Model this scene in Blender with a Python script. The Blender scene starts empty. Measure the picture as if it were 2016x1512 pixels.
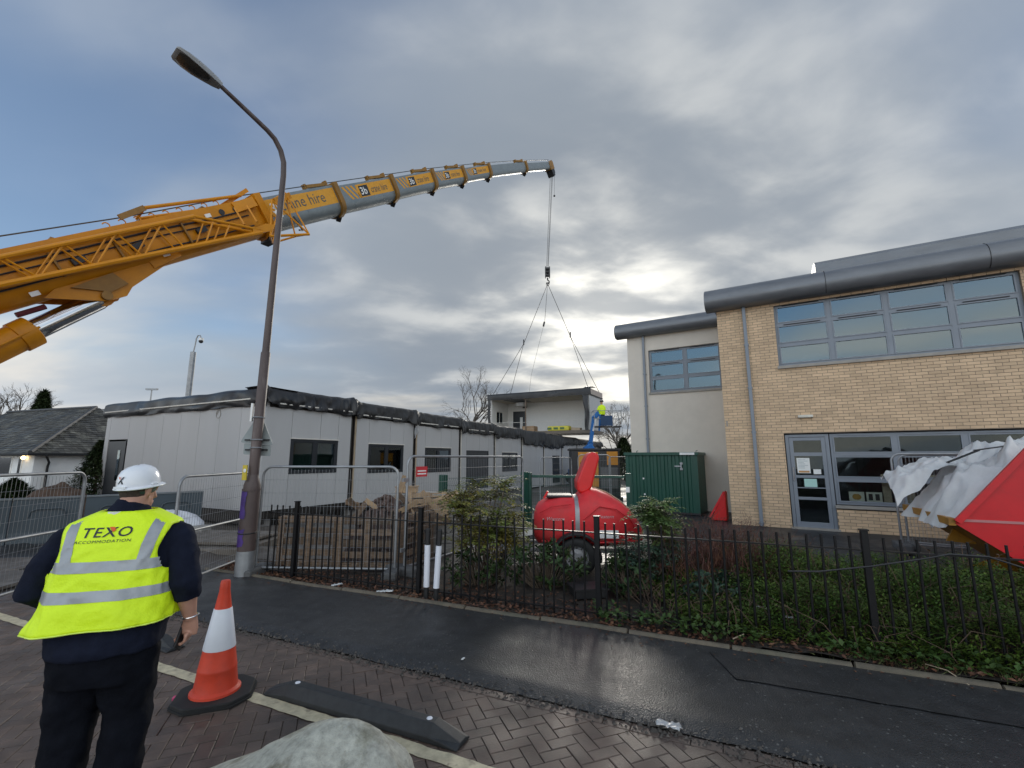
import bpy, bmesh, math, random
from mathutils import Vector, Matrix, noise as mnoise
R = math.radians
random.seed(7)
SC = bpy.context.scene
COL = SC.collection

# ---------------------------------------------------------------- camera
cam_d = bpy.data.cameras.new('camera')
cam_d.sensor_width = 36.0; cam_d.lens = 15.893
cam_d.clip_start = 0.05; cam_d.clip_end = 6000
cam = bpy.data.objects.new('camera', cam_d); COL.objects.link(cam)
cam.location = (0, 0, 1.75); cam.rotation_euler = (R(99.25), 0, 0)
SC.camera = cam

# ---------------------------------------------------------------- sky
SUN_AZ, SUN_EL = R(12.0), R(17.0)          # azimuth to the right of +Y
SUN = Vector((math.sin(SUN_AZ)*math.cos(SUN_EL), math.cos(SUN_AZ)*math.cos(SUN_EL), math.sin(SUN_EL)))
world = bpy.data.worlds.new('World'); SC.world = world; world.use_nodes = True
wt = world.node_tree; wn = wt.nodes; wl = wt.links
wn.clear()
def N(tree, typ, **kw):
    n = tree.nodes.new(typ)
    for k, v in kw.items():
        if k.startswith('i_'):
            n.inputs[k[2:].replace('_', ' ')].default_value = v
        else: setattr(n, k, v)
    return n
def wmath(op, a, b=None, c=None, clamp=False):
    n = wn.new('ShaderNodeMath'); n.operation = op; n.use_clamp = clamp
    for i, x in enumerate((a, b, c)):
        if x is None: continue
        if isinstance(x, (int, float)): n.inputs[i].default_value = x
        else: wl.new(x, n.inputs[i])
    return n.outputs[0]
def wmix(fac, a, b, blend='MIX'):
    n = wn.new('ShaderNodeMix'); n.data_type = 'RGBA'; n.blend_type = blend
    for sock, x in ((n.inputs[0], fac), (n.inputs[6], a), (n.inputs[7], b)):
        if isinstance(x, (int, float)): sock.default_value = x
        elif isinstance(x, tuple): sock.default_value = (*x, 1)
        else: wl.new(x, sock)
    return n.outputs[2]
def wramp(x, lo, hi, smooth=True):
    n = wn.new('ShaderNodeMapRange'); n.interpolation_type = 'SMOOTHSTEP' if smooth else 'LINEAR'
    wl.new(x, n.inputs[0]); n.inputs[1].default_value = lo; n.inputs[2].default_value = hi
    return n.outputs[0]
tc = wn.new('ShaderNodeTexCoord')
sep = wn.new('ShaderNodeSeparateXYZ'); wl.new(tc.outputs['Generated'], sep.inputs[0])
zc = wmath('MAXIMUM', sep.outputs[2], 0.0)
den = wmath('ADD', zc, 0.21)
px_ = wmath('DIVIDE', sep.outputs[0], den); py_ = wmath('DIVIDE', sep.outputs[1], den)
comb = wn.new('ShaderNodeCombineXYZ'); wl.new(px_, comb.inputs[0]); wl.new(py_, comb.inputs[1])
def wnoise(scale, detail, rough, offs, rot=0.0, stretch=(1, 1, 1), dist=0.0):
    m = wn.new('ShaderNodeMapping'); wl.new(comb.outputs[0], m.inputs[0])
    m.inputs[1].default_value = offs; m.inputs[2].default_value = (0, 0, rot); m.inputs[3].default_value = stretch
    n = wn.new('ShaderNodeTexNoise'); wl.new(m.outputs[0], n.inputs['Vector'])
    n.inputs['Scale'].default_value = scale; n.inputs['Detail'].default_value = detail
    n.inputs['Roughness'].default_value = rough; n.inputs['Distortion'].default_value = dist
    return n.outputs[0]
dotn = wn.new('ShaderNodeVectorMath'); dotn.operation = 'DOT_PRODUCT'
wl.new(tc.outputs['Generated'], dotn.inputs[0]); dotn.inputs[1].default_value = SUN
cosg = dotn.outputs['Value']
sky = wn.new('ShaderNodeTexSky'); sky.sky_type = 'NISHITA'; sky.sun_disc = False
sky.sun_elevation = SUN_EL; sky.sun_rotation = SUN_AZ
sky.air_density = 1.0; sky.dust_density = 0.6; sky.ozone_density = 2.0
n_big = wnoise(0.50, 4, .5, (3.2, 1.7, 0), R(-18), (0.8, 1.0, 1), .25)
n_mid = wnoise(0.85, 6, .46, (1.3, 4.4, 0), R(-24), (0.62, 1.25, 1), .35)
n_fine = wnoise(3.0, 6, .50, (7.1, 2.3, 0), R(-30), (0.8, 1.1, 1), .2)
# a deck of grey stratocumulus: dark and light bellies, thin blue gaps, glow where the sun stands behind it
thick = wmath('ADD', wmath('MULTIPLY', n_big, .45), wmath('MULTIPLY', n_mid, .55))
belly = wramp(thick, .28, .72)
cloud = wmix(belly, (2.45, 3.2, 4.3), (3.95, 4.6, 5.45))
fine_f = wramp(n_fine, .30, .70)
cloud = wmix(wmath('MULTIPLY', fine_f, .12), cloud, (5.6, 6.0, 6.4))
gap = wramp(wmath('ADD', wmath('MULTIPLY', n_big, .7), wmath('MULTIPLY', n_mid, .3)), .545, .42)
away = wramp(cosg, .93, .72)
gapf = wmath('MULTIPLY', wmath('MULTIPLY', wmath('MULTIPLY', gap, away), wramp(zc, .06, .26)), .85)
low_ = wmath('MULTIPLY', wmath('MULTIPLY', wramp(zc, .30, .12), wramp(n_mid, .47, .62)), .55)
cloud = wmix(low_, cloud, (7.2, 6.9, 6.2))
blue = wmix(1.0, sky.outputs[0], (.80, .92, 1.08), 'MULTIPLY')
base = wmix(gapf, cloud, blue)
# back-lit deck: dim sunward, side opposite raised and warmed to light the facades
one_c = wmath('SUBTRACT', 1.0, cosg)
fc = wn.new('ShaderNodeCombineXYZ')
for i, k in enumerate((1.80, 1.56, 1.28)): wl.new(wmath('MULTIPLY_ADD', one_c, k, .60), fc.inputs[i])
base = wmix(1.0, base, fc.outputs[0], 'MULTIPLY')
# forward glow broken up by the clouds
g_w = wmath('POWER', wmath('MAXIMUM', cosg, 0.0), 5.0)
g_n = wmath('POWER', wmath('MAXIMUM', cosg, 0.0), 75.0)
brk = wramp(wmath('ADD', wmath('MULTIPLY', n_mid, .55), wmath('MULTIPLY', n_fine, .45)), .44, .62)
glow = wmath('ADD', wmath('MULTIPLY', wmath('MULTIPLY', g_w, wmath('MULTIPLY_ADD', wmath('MULTIPLY', brk, fine_f), 3.6, .75)), 1.0),
             wmath('MULTIPLY', g_n, wmath('MULTIPLY_ADD', brk, 11.0, 2.4)))
gc = wn.new('ShaderNodeMix'); gc.data_type = 'RGBA'; gc.blend_type = 'MULTIPLY'; gc.inputs[0].default_value = 1
gcol = wn.new('ShaderNodeCombineXYZ')
for i in range(3): wl.new(glow, gcol.inputs[i])
wl.new(gcol.outputs[0], gc.inputs[6]); gc.inputs[7].default_value = (1.0, .93, .78, 1)
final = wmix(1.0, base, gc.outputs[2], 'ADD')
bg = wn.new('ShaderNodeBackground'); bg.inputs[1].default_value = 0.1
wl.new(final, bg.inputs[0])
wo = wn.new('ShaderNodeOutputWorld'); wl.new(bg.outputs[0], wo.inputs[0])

# ---------------------------------------------------------------- sun behind thin cloud
sun_d = bpy.data.lights.new('sun', 'SUN'); sun_d.energy = 1.1; sun_d.angle = R(12); sun_d.color = (1.0, .94, .84)
sun_o = bpy.data.objects.new('sun', sun_d); COL.objects.link(sun_o)
sun_o.rotation_euler = (-SUN).to_track_quat('-Z', 'Y').to_euler(); sun_o.location = (20, 60, 40)
SC.view_settings.view_transform = 'Standard'; SC.view_settings.look = 'None'
SC.view_settings.gamma = 1.0; SC.view_settings.exposure = 0.12

# ---------------------------------------------------------------- materials
MATS = {}
def mat(name, col, rough=.6, metal=0.0, var=.12, scale=6.0, bump=0.0, bscale=40.0, island=0.0, spec=.5,
        col2=None, c2lo=.5, c2hi=.7, c2scale=None, coat=0.0, rvar=0.0, trans=0.0, stretch=(1, 1, 1), sub=0.0, emit=None):
    if name in MATS: return MATS[name]
    m = bpy.data.materials.new(name); m.use_nodes = True
    t = m.node_tree; L = t.links
    b = t.nodes['Principled BSDF']
    geo = N(t, 'ShaderNodeNewGeometry')
    mp = N(t, 'ShaderNodeMapping'); mp.inputs[3].default_value = stretch
    L.new(geo.outputs['Position'], mp.inputs[0])
    nz = N(t, 'ShaderNodeTexNoise', i_Scale=scale, i_Detail=6.0, i_Roughness=.6)
    L.new(mp.outputs[0], nz.inputs['Vector'])
    mr = N(t, 'ShaderNodeMapRange'); mr.inputs[1].default_value = .3; mr.inputs[2].default_value = .7
    mr.inputs[3].default_value = 1-var; mr.inputs[4].default_value = 1+var
    L.new(nz.outputs[0], mr.inputs[0])
    val = mr.outputs[0]
    if island > 0:
        oi = N(t, 'ShaderNodeObjectInfo')
        ad = N(t, 'ShaderNodeMath', operation='ADD'); L.new(geo.outputs['Random Per Island'], ad.inputs[0]); L.new(oi.outputs['Random'], ad.inputs[1])
        fr = N(t, 'ShaderNodeMath', operation='FRACT'); L.new(ad.outputs[0], fr.inputs[0])
        mr2 = N(t, 'ShaderNodeMapRange'); mr2.inputs[3].default_value = 1-island; mr2.inputs[4].default_value = 1+island
        L.new(fr.outputs[0], mr2.inputs[0])
        mu = N(t, 'ShaderNodeMath', operation='MULTIPLY'); L.new(val, mu.inputs[0]); L.new(mr2.outputs[0], mu.inputs[1])
        val = mu.outputs[0]
    cx = N(t, 'ShaderNodeCombineXYZ')
    for i in range(3): L.new(val, cx.inputs[i])
    mix = N(t, 'ShaderNodeMix', data_type='RGBA', blend_type='MULTIPLY'); mix.inputs[0].default_value = 1
    L.new(cx.outputs[0], mix.inputs[7])
    if col2 is not None:
        n2 = N(t, 'ShaderNodeTexNoise', i_Scale=c2scale or scale*.35, i_Detail=7.0, i_Roughness=.65)
        L.new(mp.outputs[0], n2.inputs['Vector'])
        r2 = N(t, 'ShaderNodeMapRange'); r2.inputs[1].default_value = c2lo; r2.inputs[2].default_value = c2hi
        L.new(n2.outputs[0], r2.inputs[0])
        mc = N(t, 'ShaderNodeMix', data_type='RGBA'); mc.inputs[6].default_value = (*col, 1); mc.inputs[7].default_value = (*col2, 1)
        L.new(r2.outputs[0], mc.inputs[0]); L.new(mc.outputs[2], mix.inputs[6])
    else:
        mix.inputs[6].default_value = (*col, 1)
    L.new(mix.outputs[2], b.inputs['Base Color'])
    b.inputs['Roughness'].default_value = rough; b.inputs['Metallic'].default_value = metal
    b.inputs['Specular IOR Level'].default_value = spec
    b.inputs['Coat Weight'].default_value = coat
    if trans: b.inputs['Transmission Weight'].default_value = trans
    if sub: b.inputs['Subsurface Weight'].default_value = sub; b.inputs['Subsurface Radius'].default_value = (.02, .008, .004)
    if rvar:
        n3 = N(t, 'ShaderNodeTexNoise', i_Scale=scale*.5, i_Detail=5.0); L.new(mp.outputs[0], n3.inputs['Vector'])
        r3 = N(t, 'ShaderNodeMapRange'); r3.inputs[1].default_value = .35; r3.inputs[2].default_value = .65
        r3.inputs[3].default_value = max(.02, rough-rvar); r3.inputs[4].default_value = min(1, rough+rvar)
        L.new(n3.outputs[0], r3.inputs[0]); L.new(r3.outputs[0], b.inputs['Roughness'])
    if bump:
        nb = N(t, 'ShaderNodeTexNoise', i_Scale=bscale, i_Detail=5.0, i_Roughness=.65); L.new(mp.outputs[0], nb.inputs['Vector'])
        bp = N(t, 'ShaderNodeBump', i_Strength=bump, i_Distance=.01); L.new(nb.outputs[0], bp.inputs['Height'])
        L.new(bp.outputs[0], b.inputs['Normal'])
    if emit: b.inputs['Emission Color'].default_value = (*emit[0], 1); b.inputs['Emission Strength'].default_value = emit[1]
    MATS[name] = m
    return m
def glass(name, tint, refl, rough=.02, ior=1.5):
    if name in MATS: return MATS[name]
    m = bpy.data.materials.new(name); m.use_nodes = True; t = m.node_tree; t.nodes.clear(); L = t.links
    fr = N(t, 'ShaderNodeFresnel', i_IOR=ior)
    mr = N(t, 'ShaderNodeMapRange'); mr.inputs[3].default_value = refl; mr.inputs[4].default_value = 1.0; L.new(fr.outputs[0], mr.inputs[0])
    gl = N(t, 'ShaderNodeBsdfGlossy', i_Roughness=rough); gl.inputs[0].default_value = (.82, .94, 1, 1)
    nz = N(t, 'ShaderNodeTexNoise', i_Scale=1.3, i_Detail=2.0); g = N(t, 'ShaderNodeNewGeometry'); L.new(g.outputs['Position'], nz.inputs['Vector'])
    bp = N(t, 'ShaderNodeBump', i_Strength=.06, i_Distance=.02); L.new(nz.outputs[0], bp.inputs['Height']); L.new(bp.outputs[0], gl.inputs['Normal'])
    tr = N(t, 'ShaderNodeBsdfTransparent'); tr.inputs[0].default_value = (*tint, 1)
    mx = N(t, 'ShaderNodeMixShader'); L.new(mr.outputs[0], mx.inputs[0]); L.new(tr.outputs[0], mx.inputs[1]); L.new(gl.outputs[0], mx.inputs[2])
    o = N(t, 'ShaderNodeOutputMaterial'); L.new(mx.outputs[0], o.inputs[0])
    MATS[name] = m
    return m

# ---------------------------------------------------------------- mesh helpers
class MB:
    def __init__(s): s.v = []; s.f = []
    def quad(s, a, b, c, d):
        n = len(s.v); s.v += [tuple(a), tuple(b), tuple(c), tuple(d)]; s.f.append((n, n+1, n+2, n+3)); return s
    def box(s, c, d, M=None):
        n = len(s.v); h = Vector(d)/2; c = Vector(c)
        for z in (-1, 1):
            for y in (-1, 1):
                for x in (-1, 1):
                    p = Vector((x*h.x, y*h.y, z*h.z))
                    if M is not None: p = M @ p
                    s.v.append(tuple(p+c))
        for q in ((0, 2, 3, 1), (4, 5, 7, 6), (0, 1, 5, 4), (2, 6, 7, 3), (0, 4, 6, 2), (1, 3, 7, 5)):
            s.f.append(tuple(n+i for i in q))
        return s
    def bb(s, x0, x1, y0, y1, z0, z1):
        return s.box(((x0+x1)/2, (y0+y1)/2, (z0+z1)/2), (abs(x1-x0), abs(y1-y0), abs(z1-z0)))
    def bar(s, p, q, w, h, up=(0, 0, 1)):
        p = Vector(p); q = Vector(q); d = (q-p); L = d.length
        if L < 1e-6: return s
        d /= L; u = Vector(up)
        if abs(d.dot(u)) > .98: u = Vector((0, 1, 0))
        x = d.cross(u).normalized(); u = x.cross(d)
        M = Matrix((x, d, u)).transposed()
        return s.box((p+q)/2, (w, L, h), M)
    def tube(s, pts, r, seg=8, cap=True):
        pts = [Vector(p) for p in pts]
        if not hasattr(r, '__len__'): r = [r]*len(pts)
        n0 = len(s.v); prev = None
        for i, p in enumerate(pts):
            a = pts[max(i-1, 0)]; b = pts[min(i+1, len(pts)-1)]
            d = (b-a).normalized()
            if prev is None:
                u = Vector((0, 0, 1)) if abs(d.z) < .9 else Vector((1, 0, 0))
                x = d.cross(u).normalized()
            else:
                x = (prev - d*prev.dot(d)).normalized()
            prev = x; y = d.cross(x)
            rr = r[i]; rx, ry = rr if hasattr(rr, '__len__') else (rr, rr)
            for k in range(seg):
                t = 2*math.pi*k/seg
                s.v.append(tuple(p + x*(rx*math.cos(t)) + y*(ry*math.sin(t))))
        for i in range(len(pts)-1):
            for k in range(seg):
                a = n0+i*seg+k; b = n0+i*seg+(k+1) % seg
                s.f.append((a, b, b+seg, a+seg))
        if cap:
            s.f.append(tuple(n0+k for k in reversed(range(seg))))
            s.f.append(tuple(n0+(len(pts)-1)*seg+k for k in range(seg)))
        return s
    def loft(s, rings, cap=True, closed=True):
        n0 = len(s.v); m = len(rings[0])
        for r in rings: s.v += [tuple(p) for p in r]
        for i in range(len(rings)-1):
            for k in range(m if closed else m-1):
                a = n0+i*m+k; b = n0+i*m+(k+1) % m
                s.f.append((a, b, b+m, a+m))
        if cap and closed:
            s.f.append(tuple(n0+k for k in reversed(range(m)))); s.f.append(tuple(n0+(len(rings)-1)*m+k for k in range(m)))
        return s
    def prism(s, pts, fn, w0, w1):
        """pts 2d outline (ccw), fn(u,v,w)->3d, extruded from w0 to w1"""
        n = len(s.v); m = len(pts)
        for w in (w0, w1):
            for (u, v) in pts: s.v.append(tuple(fn(u, v, w)))
        s.f.append(tuple(n+k for k in reversed(range(m)))); s.f.append(tuple(n+m+k for k in range(m)))
        for k in range(m):
            a = n+k; b = n+(k+1) % m
            s.f.append((a, b, b+m, a+m))
        return s
    def grid(s, nu, nv, fn):
        n = len(s.v)
        for j in range(nv+1):
            for i in range(nu+1): s.v.append(tuple(fn(i/nu, j/nv)))
        for j in range(nv):
            for i in range(nu):
                a = n+j*(nu+1)+i; s.f.append((a, a+1, a+nu+2, a+nu+1))
        return s
    def ball(s, c, r, su=10, sv=7):
        r = r if hasattr(r, '__len__') else (r, r, r); c = Vector(c); rings = []
        for j in range(1, sv):
            t = math.pi*j/sv
            rings.append([(c.x+r[0]*math.sin(t)*math.cos(2*math.pi*k/su), c.y+r[1]*math.sin(t)*math.sin(2*math.pi*k/su), c.z-r[2]*math.cos(t)) for k in range(su)])
        return s.loft(rings)
    def mesh(s, name, fix=True):
        me = bpy.data.meshes.new(name); me.from_pydata(s.v, [], s.f); me.update()
        if fix:
            b = bmesh.new(); b.from_mesh(me); bmesh.ops.recalc_face_normals(b, faces=b.faces); b.to_mesh(me); b.free()
        return me
    def build(s, name, m, parent=None, smooth=False, bevel=0, ang=40, fix=True):
        o = obj(name, s.mesh(name, fix), m, parent)
        if smooth: shade(o, ang)
        if bevel: bev(o, bevel)
        return o
def obj(name, me, m=None, parent=None):
    if m is not None and not me.materials: me.materials.append(m)
    o = bpy.data.objects.new(name, me); COL.objects.link(o)
    if parent is not None: o.parent = parent
    return o
def shade(o, ang=40):
    me = o.data; me.polygons.foreach_set('use_smooth', [True]*len(me.polygons)); me.set_sharp_from_angle(angle=R(ang))
def bev(o, w, seg=2):
    b = o.modifiers.new('bevel', 'BEVEL'); b.width = w; b.segments = seg; b.limit_method = 'ANGLE'; b.angle_limit = R(30)
def tag(o, label, cat, group=None):
    o['label'] = label; o['category'] = cat
    if group: o['group'] = group
    return o
def struct(o): o['kind'] = 'structure'; return o
def stuff(o): o['kind'] = 'stuff'; return o
def thing(name, label, cat, loc=(0, 0, 0), rz=0.0, group=None):
    o = bpy.data.objects.new(name, None); o.empty_display_size = .2; COL.objects.link(o)
    o.location = loc; o.rotation_euler = (0, 0, rz)
    return tag(o, label, cat, group)
def node(name, parent, loc=(0, 0, 0), rz=0.0):
    o = bpy.data.objects.new(name, None); COL.objects.link(o); o.parent = parent; o.location = loc; o.rotation_euler = (0, 0, rz); return o
def dup(o, parent=None):
    c = o.copy(); COL.objects.link(c)
    if parent is not None: c.parent = parent
    for ch in list(o.children): dup(ch, c)
    return c
def text_verts(body, size, align='CENTER', space=1.0, shear=0.0, bold=0.0, sub=0):
    cu = bpy.data.curves.new('txt', 'FONT'); cu.body = body; cu.size = size; cu.align_x = align; cu.space_character = space
    cu.shear = shear; cu.offset = bold; cu.resolution_u = 3
    o = bpy.data.objects.new('txt', cu); COL.objects.link(o)
    dg = bpy.context.evaluated_depsgraph_get(); dg.update()
    me = bpy.data.meshes.new_from_object(o.evaluated_get(dg))
    bpy.data.objects.remove(o); bpy.data.curves.remove(cu)
    if sub:
        b = bmesh.new(); b.from_mesh(me); bmesh.ops.triangulate(b, faces=b.faces)
        for _ in range(sub): bmesh.ops.subdivide_edges(b, edges=[e for e in b.edges if e.calc_length() > size*.12], cuts=1, use_grid_fill=False); bmesh.ops.triangulate(b, faces=b.faces)
        b.to_mesh(me); b.free()
    return me
def text(name, body, size, fn, m, parent, **kw):
    me = text_verts(body, size, **kw)
    for v in me.vertices: v.co = Vector(fn(v.co.x, v.co.y))
    me.name = name; me.update()
    return obj(name, me, m, parent)
def fnoise(x, y=0.0, z=0.0): return mnoise.noise(Vector((x, y, z)))
# ================================================================ GROUND
yk = lambda x: 5.24-.435*x        # front of the edging kerb
ye = lambda x: 3.74-.455*x        # edge between block paving and footway
yl = lambda x: 2.80-.455*x        # painted line
yf = lambda x: 5.58-.42*x         # railings
def rough_ground(name, x0, x1, y0, y1, nx, ny, zf, m, parent=None):
    o = MB().grid(nx, ny, lambda u, v: (x0+(x1-x0)*u, y0+(y1-y0)*v, zf(x0+(x1-x0)*u, y0+(y1-y0)*v))).build(name, m, parent, smooth=True, ang=180)
    return o
M_mud = mat('wet mud', (.075, .062, .05), .55, var=.35, scale=1.4, bump=.6, bscale=14, col2=(.12, .11, .10), c2lo=.45, c2hi=.6, rvar=.2)
struct(MB().quad((-900, -60, -.10), (900, -60, -.10), (900, 1500, -.10), (-900, 1500, -.10)).build('ground', M_mud))
struct(rough_ground('building_site', -34, 12, 6.9, 60, 90, 100, lambda x, y: -.045+.05*fnoise(x*.7, y*.7)+.02*fnoise(x*2.3, y*2.3), M_mud))

# wet tarmac
def tarmac(name, col, r0, r1, chip, bump):
    m = bpy.data.materials.new(name); m.use_nodes = True; t = m.node_tree; L = t.links; b = t.nodes['Principled BSDF']
    g = N(t, 'ShaderNodeNewGeometry')
    big = N(t, 'ShaderNodeTexNoise', i_Scale=.9, i_Detail=6.0, i_Roughness=.6); L.new(g.outputs['Position'], big.inputs['Vector'])
    mid = N(t, 'ShaderNodeTexNoise', i_Scale=7.0, i_Detail=6.0, i_Roughness=.7); L.new(g.outputs['Position'], mid.inputs['Vector'])
    vor = N(t, 'ShaderNodeTexVoronoi', i_Scale=95.0); L.new(g.outputs['Position'], vor.inputs['Vector'])
    v2 = N(t, 'ShaderNodeTexVoronoi', i_Scale=27.0); L.new(g.outputs['Position'], v2.inputs['Vector'])
    cs = N(t, 'ShaderNodeSeparateColor'); L.new(v2.outputs['Color'], cs.inputs[0])
    pick = N(t, 'ShaderNodeMath', operation='GREATER_THAN'); L.new(cs.outputs[0], pick.inputs[0]); pick.inputs[1].default_value = .62
    near = N(t, 'ShaderNodeMath', operation='LESS_THAN'); L.new(v2.outputs['Distance'], near.inputs[0]); near.inputs[1].default_value = .20
    chipf = N(t, 'ShaderNodeMath', operation='MULTIPLY'); L.new(pick.outputs[0], chipf.inputs[0]); L.new(near.outputs[0], chipf.inputs[1])
    mr = N(t, 'ShaderNodeMapRange'); mr.inputs[1].default_value = .3; mr.inputs[2].default_value = .7; mr.inputs[3].default_value = .65; mr.inputs[4].default_value = 1.5
    L.new(mid.outputs[0], mr.inputs[0])
    mc = N(t, 'ShaderNodeMix', data_type='RGBA', blend_type='MULTIPLY'); mc.inputs[0].default_value = 1; mc.inputs[6].default_value = (*col, 1)
    cx = N(t, 'ShaderNodeCombineXYZ')
    for i in range(3): L.new(mr.outputs[0], cx.inputs[i])
    L.new(cx.outputs[0], mc.inputs[7])
    mm = N(t, 'ShaderNodeMix', data_type='RGBA'); mm.inputs[7].default_value = (chip, chip, chip*.95, 1); L.new(mc.outputs[2], mm.inputs[6]); L.new(chipf.outputs[0], mm.inputs[0])
    L.new(mm.outputs[2], b.inputs['Base Color'])
    rr = N(t, 'ShaderNodeMapRange'); rr.inputs[1].default_value = .38; rr.inputs[2].default_value = .62; rr.inputs[3].default_value = r0; rr.inputs[4].default_value = r1
    L.new(big.outputs[0], rr.inputs[0]); L.new(rr.outputs[0], b.inputs['Roughness'])
    sp = N(t, 'ShaderNodeMapRange'); sp.inputs[1].default_value = .4; sp.inputs[2].default_value = .6; sp.inputs[3].default_value = .5; sp.inputs[4].default_value = .3
    L.new(big.outputs[0], sp.inputs[0]); L.new(sp.outputs[0], b.inputs['Specular IOR Level'])
    ad = N(t, 'ShaderNodeMath', operation='MULTIPLY_ADD'); L.new(mid.outputs[0], ad.inputs[0]); ad.inputs[1].default_value = 1.2; L.new(vor.outputs['Distance'], ad.inputs[2])
    bp = N(t, 'ShaderNodeBump', i_Strength=bump, i_Distance=.006); L.new(ad.outputs[0], bp.inputs['Height']); L.new(bp.outputs[0], b.inputs['Normal'])
    return m
M_tar = tarmac('wet footway tarmac', (.026, .0265, .0275), .33, .46, .11, .42)
M_tar2 = tarmac('school yard tarmac', (.03, .031, .034), .4, .6, .07, .4)
def pave_pt(u, v):
    x = -10+18*u
    a = ye(x)+.035*fnoise(x*2.3, 3)+.02*fnoise(x*9, 1)-.02; b = yk(x)+.02
    y = a+(b-a)*v
    z = .006+.03*min(1, v*9)+.014*v+.010*fnoise(x*.9, y*.9)+.004*fnoise(x*5, y*5)*min(1, v*6)
    return (x, y, z)
pav = struct(MB().grid(220, 40, pave_pt).build('pavement', M_tar, smooth=True, ang=180))
# reinstated strip in the footway
def patch_pt(u, v):
    x = 1.75+3.6*u; y = yk(x)-.62+.5*v+.012*fnoise(x*6, v*3)
    return (x, y, pave_pt((x+10)/18, min(1, max(0, (y-ye(x))/(yk(x)-ye(x)))))[2]+.0075)
struct(MB().grid(60, 8, patch_pt).build('pavement_repair', tarmac('repair tarmac', (.0225, .0225, .023), .38, .55, .06, .5), smooth=True, ang=180))
struct(MB().quad((1.2, 7.6, -.02), (17, 1.0, -.02), (26, 18, -.02), (3.6, 21, -.02)).build('school_yard', M_tar2))

# ---- block paving: herringbone, every block its own piece
M_sand = mat('joint sand', (.045, .036, .030), .8, var=.3, scale=30, bump=.5, bscale=80)
road = struct(MB().quad((-14, -3, -.012), (8, -3, -.012), (8, .2, -.012), (-14, 10.2, -.012)).build('road', M_sand))
M_block = mat('wet clay block', (.118, .082, .064), .5, var=.30, scale=9, bump=.35, bscale=120, island=.15, col2=(.072, .054, .045), c2scale=1.1, c2lo=.42, c2hi=.62, rvar=.16)
bl = MB(); hx, hy, c_ = .0903, .0443, .004
bl.loft([[(-hx, -hy, -.03), (hx, -hy, -.03), (hx, hy, -.03), (-hx, hy, -.03)], [(-hx, -hy, -c_), (hx, -hy, -c_), (hx, hy, -c_), (-hx, hy, -c_)],
         [(-hx+c_, -hy+c_, 0), (hx-c_, -hy+c_, 0), (hx-c_, hy-c_, 0), (-hx+c_, hy-c_, 0)]])
me_block = bl.mesh('block'); me_block.materials.append(M_block)
rd = R(-24.4); ca, sa = math.cos(rd+R(45)), math.sin(rd+R(45))
blocks = []
rb = random.Random(3)
for i in range(-100, 100):
    for j in range(-120, 100):
        k = (i-j) % 4
        if k == 0: cx_, cy_, rot = (i+1)*.092, (j+.5)*.092, 0
        elif k == 3: cx_, cy_, rot = (i+.5)*.092, (j+1)*.092, math.pi/2
        else: continue
        X = ca*cx_-sa*cy_-1.5; Y = sa*cx_+ca*cy_+3.0
        if not (-6.6 < X < 3.0 and 1.2 < Y and Y < ye(X)+.0): continue
        if X < -1.25*Y-1.0 or X > 1.2*Y+.4: continue
        blocks.append((X, Y, rot+rd+R(45)))
# stretcher row along the footway
L0 = Vector((math.cos(math.atan(-.455)), math.sin(math.atan(-.455))))
for k in range(50):
    p = Vector((-6.5, ye(-6.5)-.075))+L0*(.184*k); blocks.append((p.x, p.y, math.atan(-.455)))
def score(b):
    X, Y, _ = b; d = math.hypot(X, Y)
    px = 1008+890*X/(Y*.987+.28); py = 756+890*(1.75*.987+Y*.16)/(Y*.987-.28)
    return d if (py < 1520 and 0 < px < 2016 and not (px < 340 and py > 1300)) else d+50
def clipped(b):
    X, Y, a = b; c, s_ = math.cos(a), math.sin(a)
    pts = [(X+c*u-s_*v, Y+s_*u+c*v) for u, v in ((-hx, -hy), (hx, -hy), (hx, hy), (-hx, hy))]
    f = [ye(x)-.134-y for x, y in pts]
    if min(f) >= 0: return None
    out = []
    for i in range(4):
        p, q, fp, fq = pts[i], pts[(i+1) % 4], f[i], f[(i+1) % 4]
        if fp >= 0: out.append(p)
        if fp*fq < 0: t = fp/(fp-fq); out.append((p[0]+(q[0]-p[0])*t, p[1]+(q[1]-p[1])*t))
    return out
cutb = MB(); keep = []
for n_, b in enumerate(blocks):
    soldier = n_ >= len(blocks)-50
    cl = None if soldier else clipped(b)
    if cl is None: keep.append(b)
    elif len(cl) > 2: cutb.prism(cl, lambda u, v, w: (u, v, w), -.03, -.001+rb.uniform(-.002, .001))
blocks = keep
stuff(cutb.build('cut_blocks', M_block, road))
blocks.sort(key=score)
rest = MB()
for n, (X, Y, a) in enumerate(blocks):
    z = rb.uniform(-.0022, .0015); tx, ty = rb.uniform(-.010, .010), rb.uniform(-.010, .010)
    a += rb.uniform(-.012, .012)
    if n < 298:
        o = obj('paving_block', me_block, None, road); o.location = (X, Y, z); o.rotation_euler = (tx, ty, a)
    else:
        Mx = Matrix.Translation((X, Y, z)) @ Matrix.Rotation(a, 4, 'Z') @ Matrix.Rotation(tx, 4, 'X') @ Matrix.Rotation(ty, 4, 'Y')
        k0 = len(rest.v); rest.v += [tuple(Mx @ Vector(p)) for p in bl.v]; rest.f += [tuple(k0+q for q in f) for f in bl.f]
stuff(rest.build('paving_blocks_rest', M_block, road, fix=False))
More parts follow.
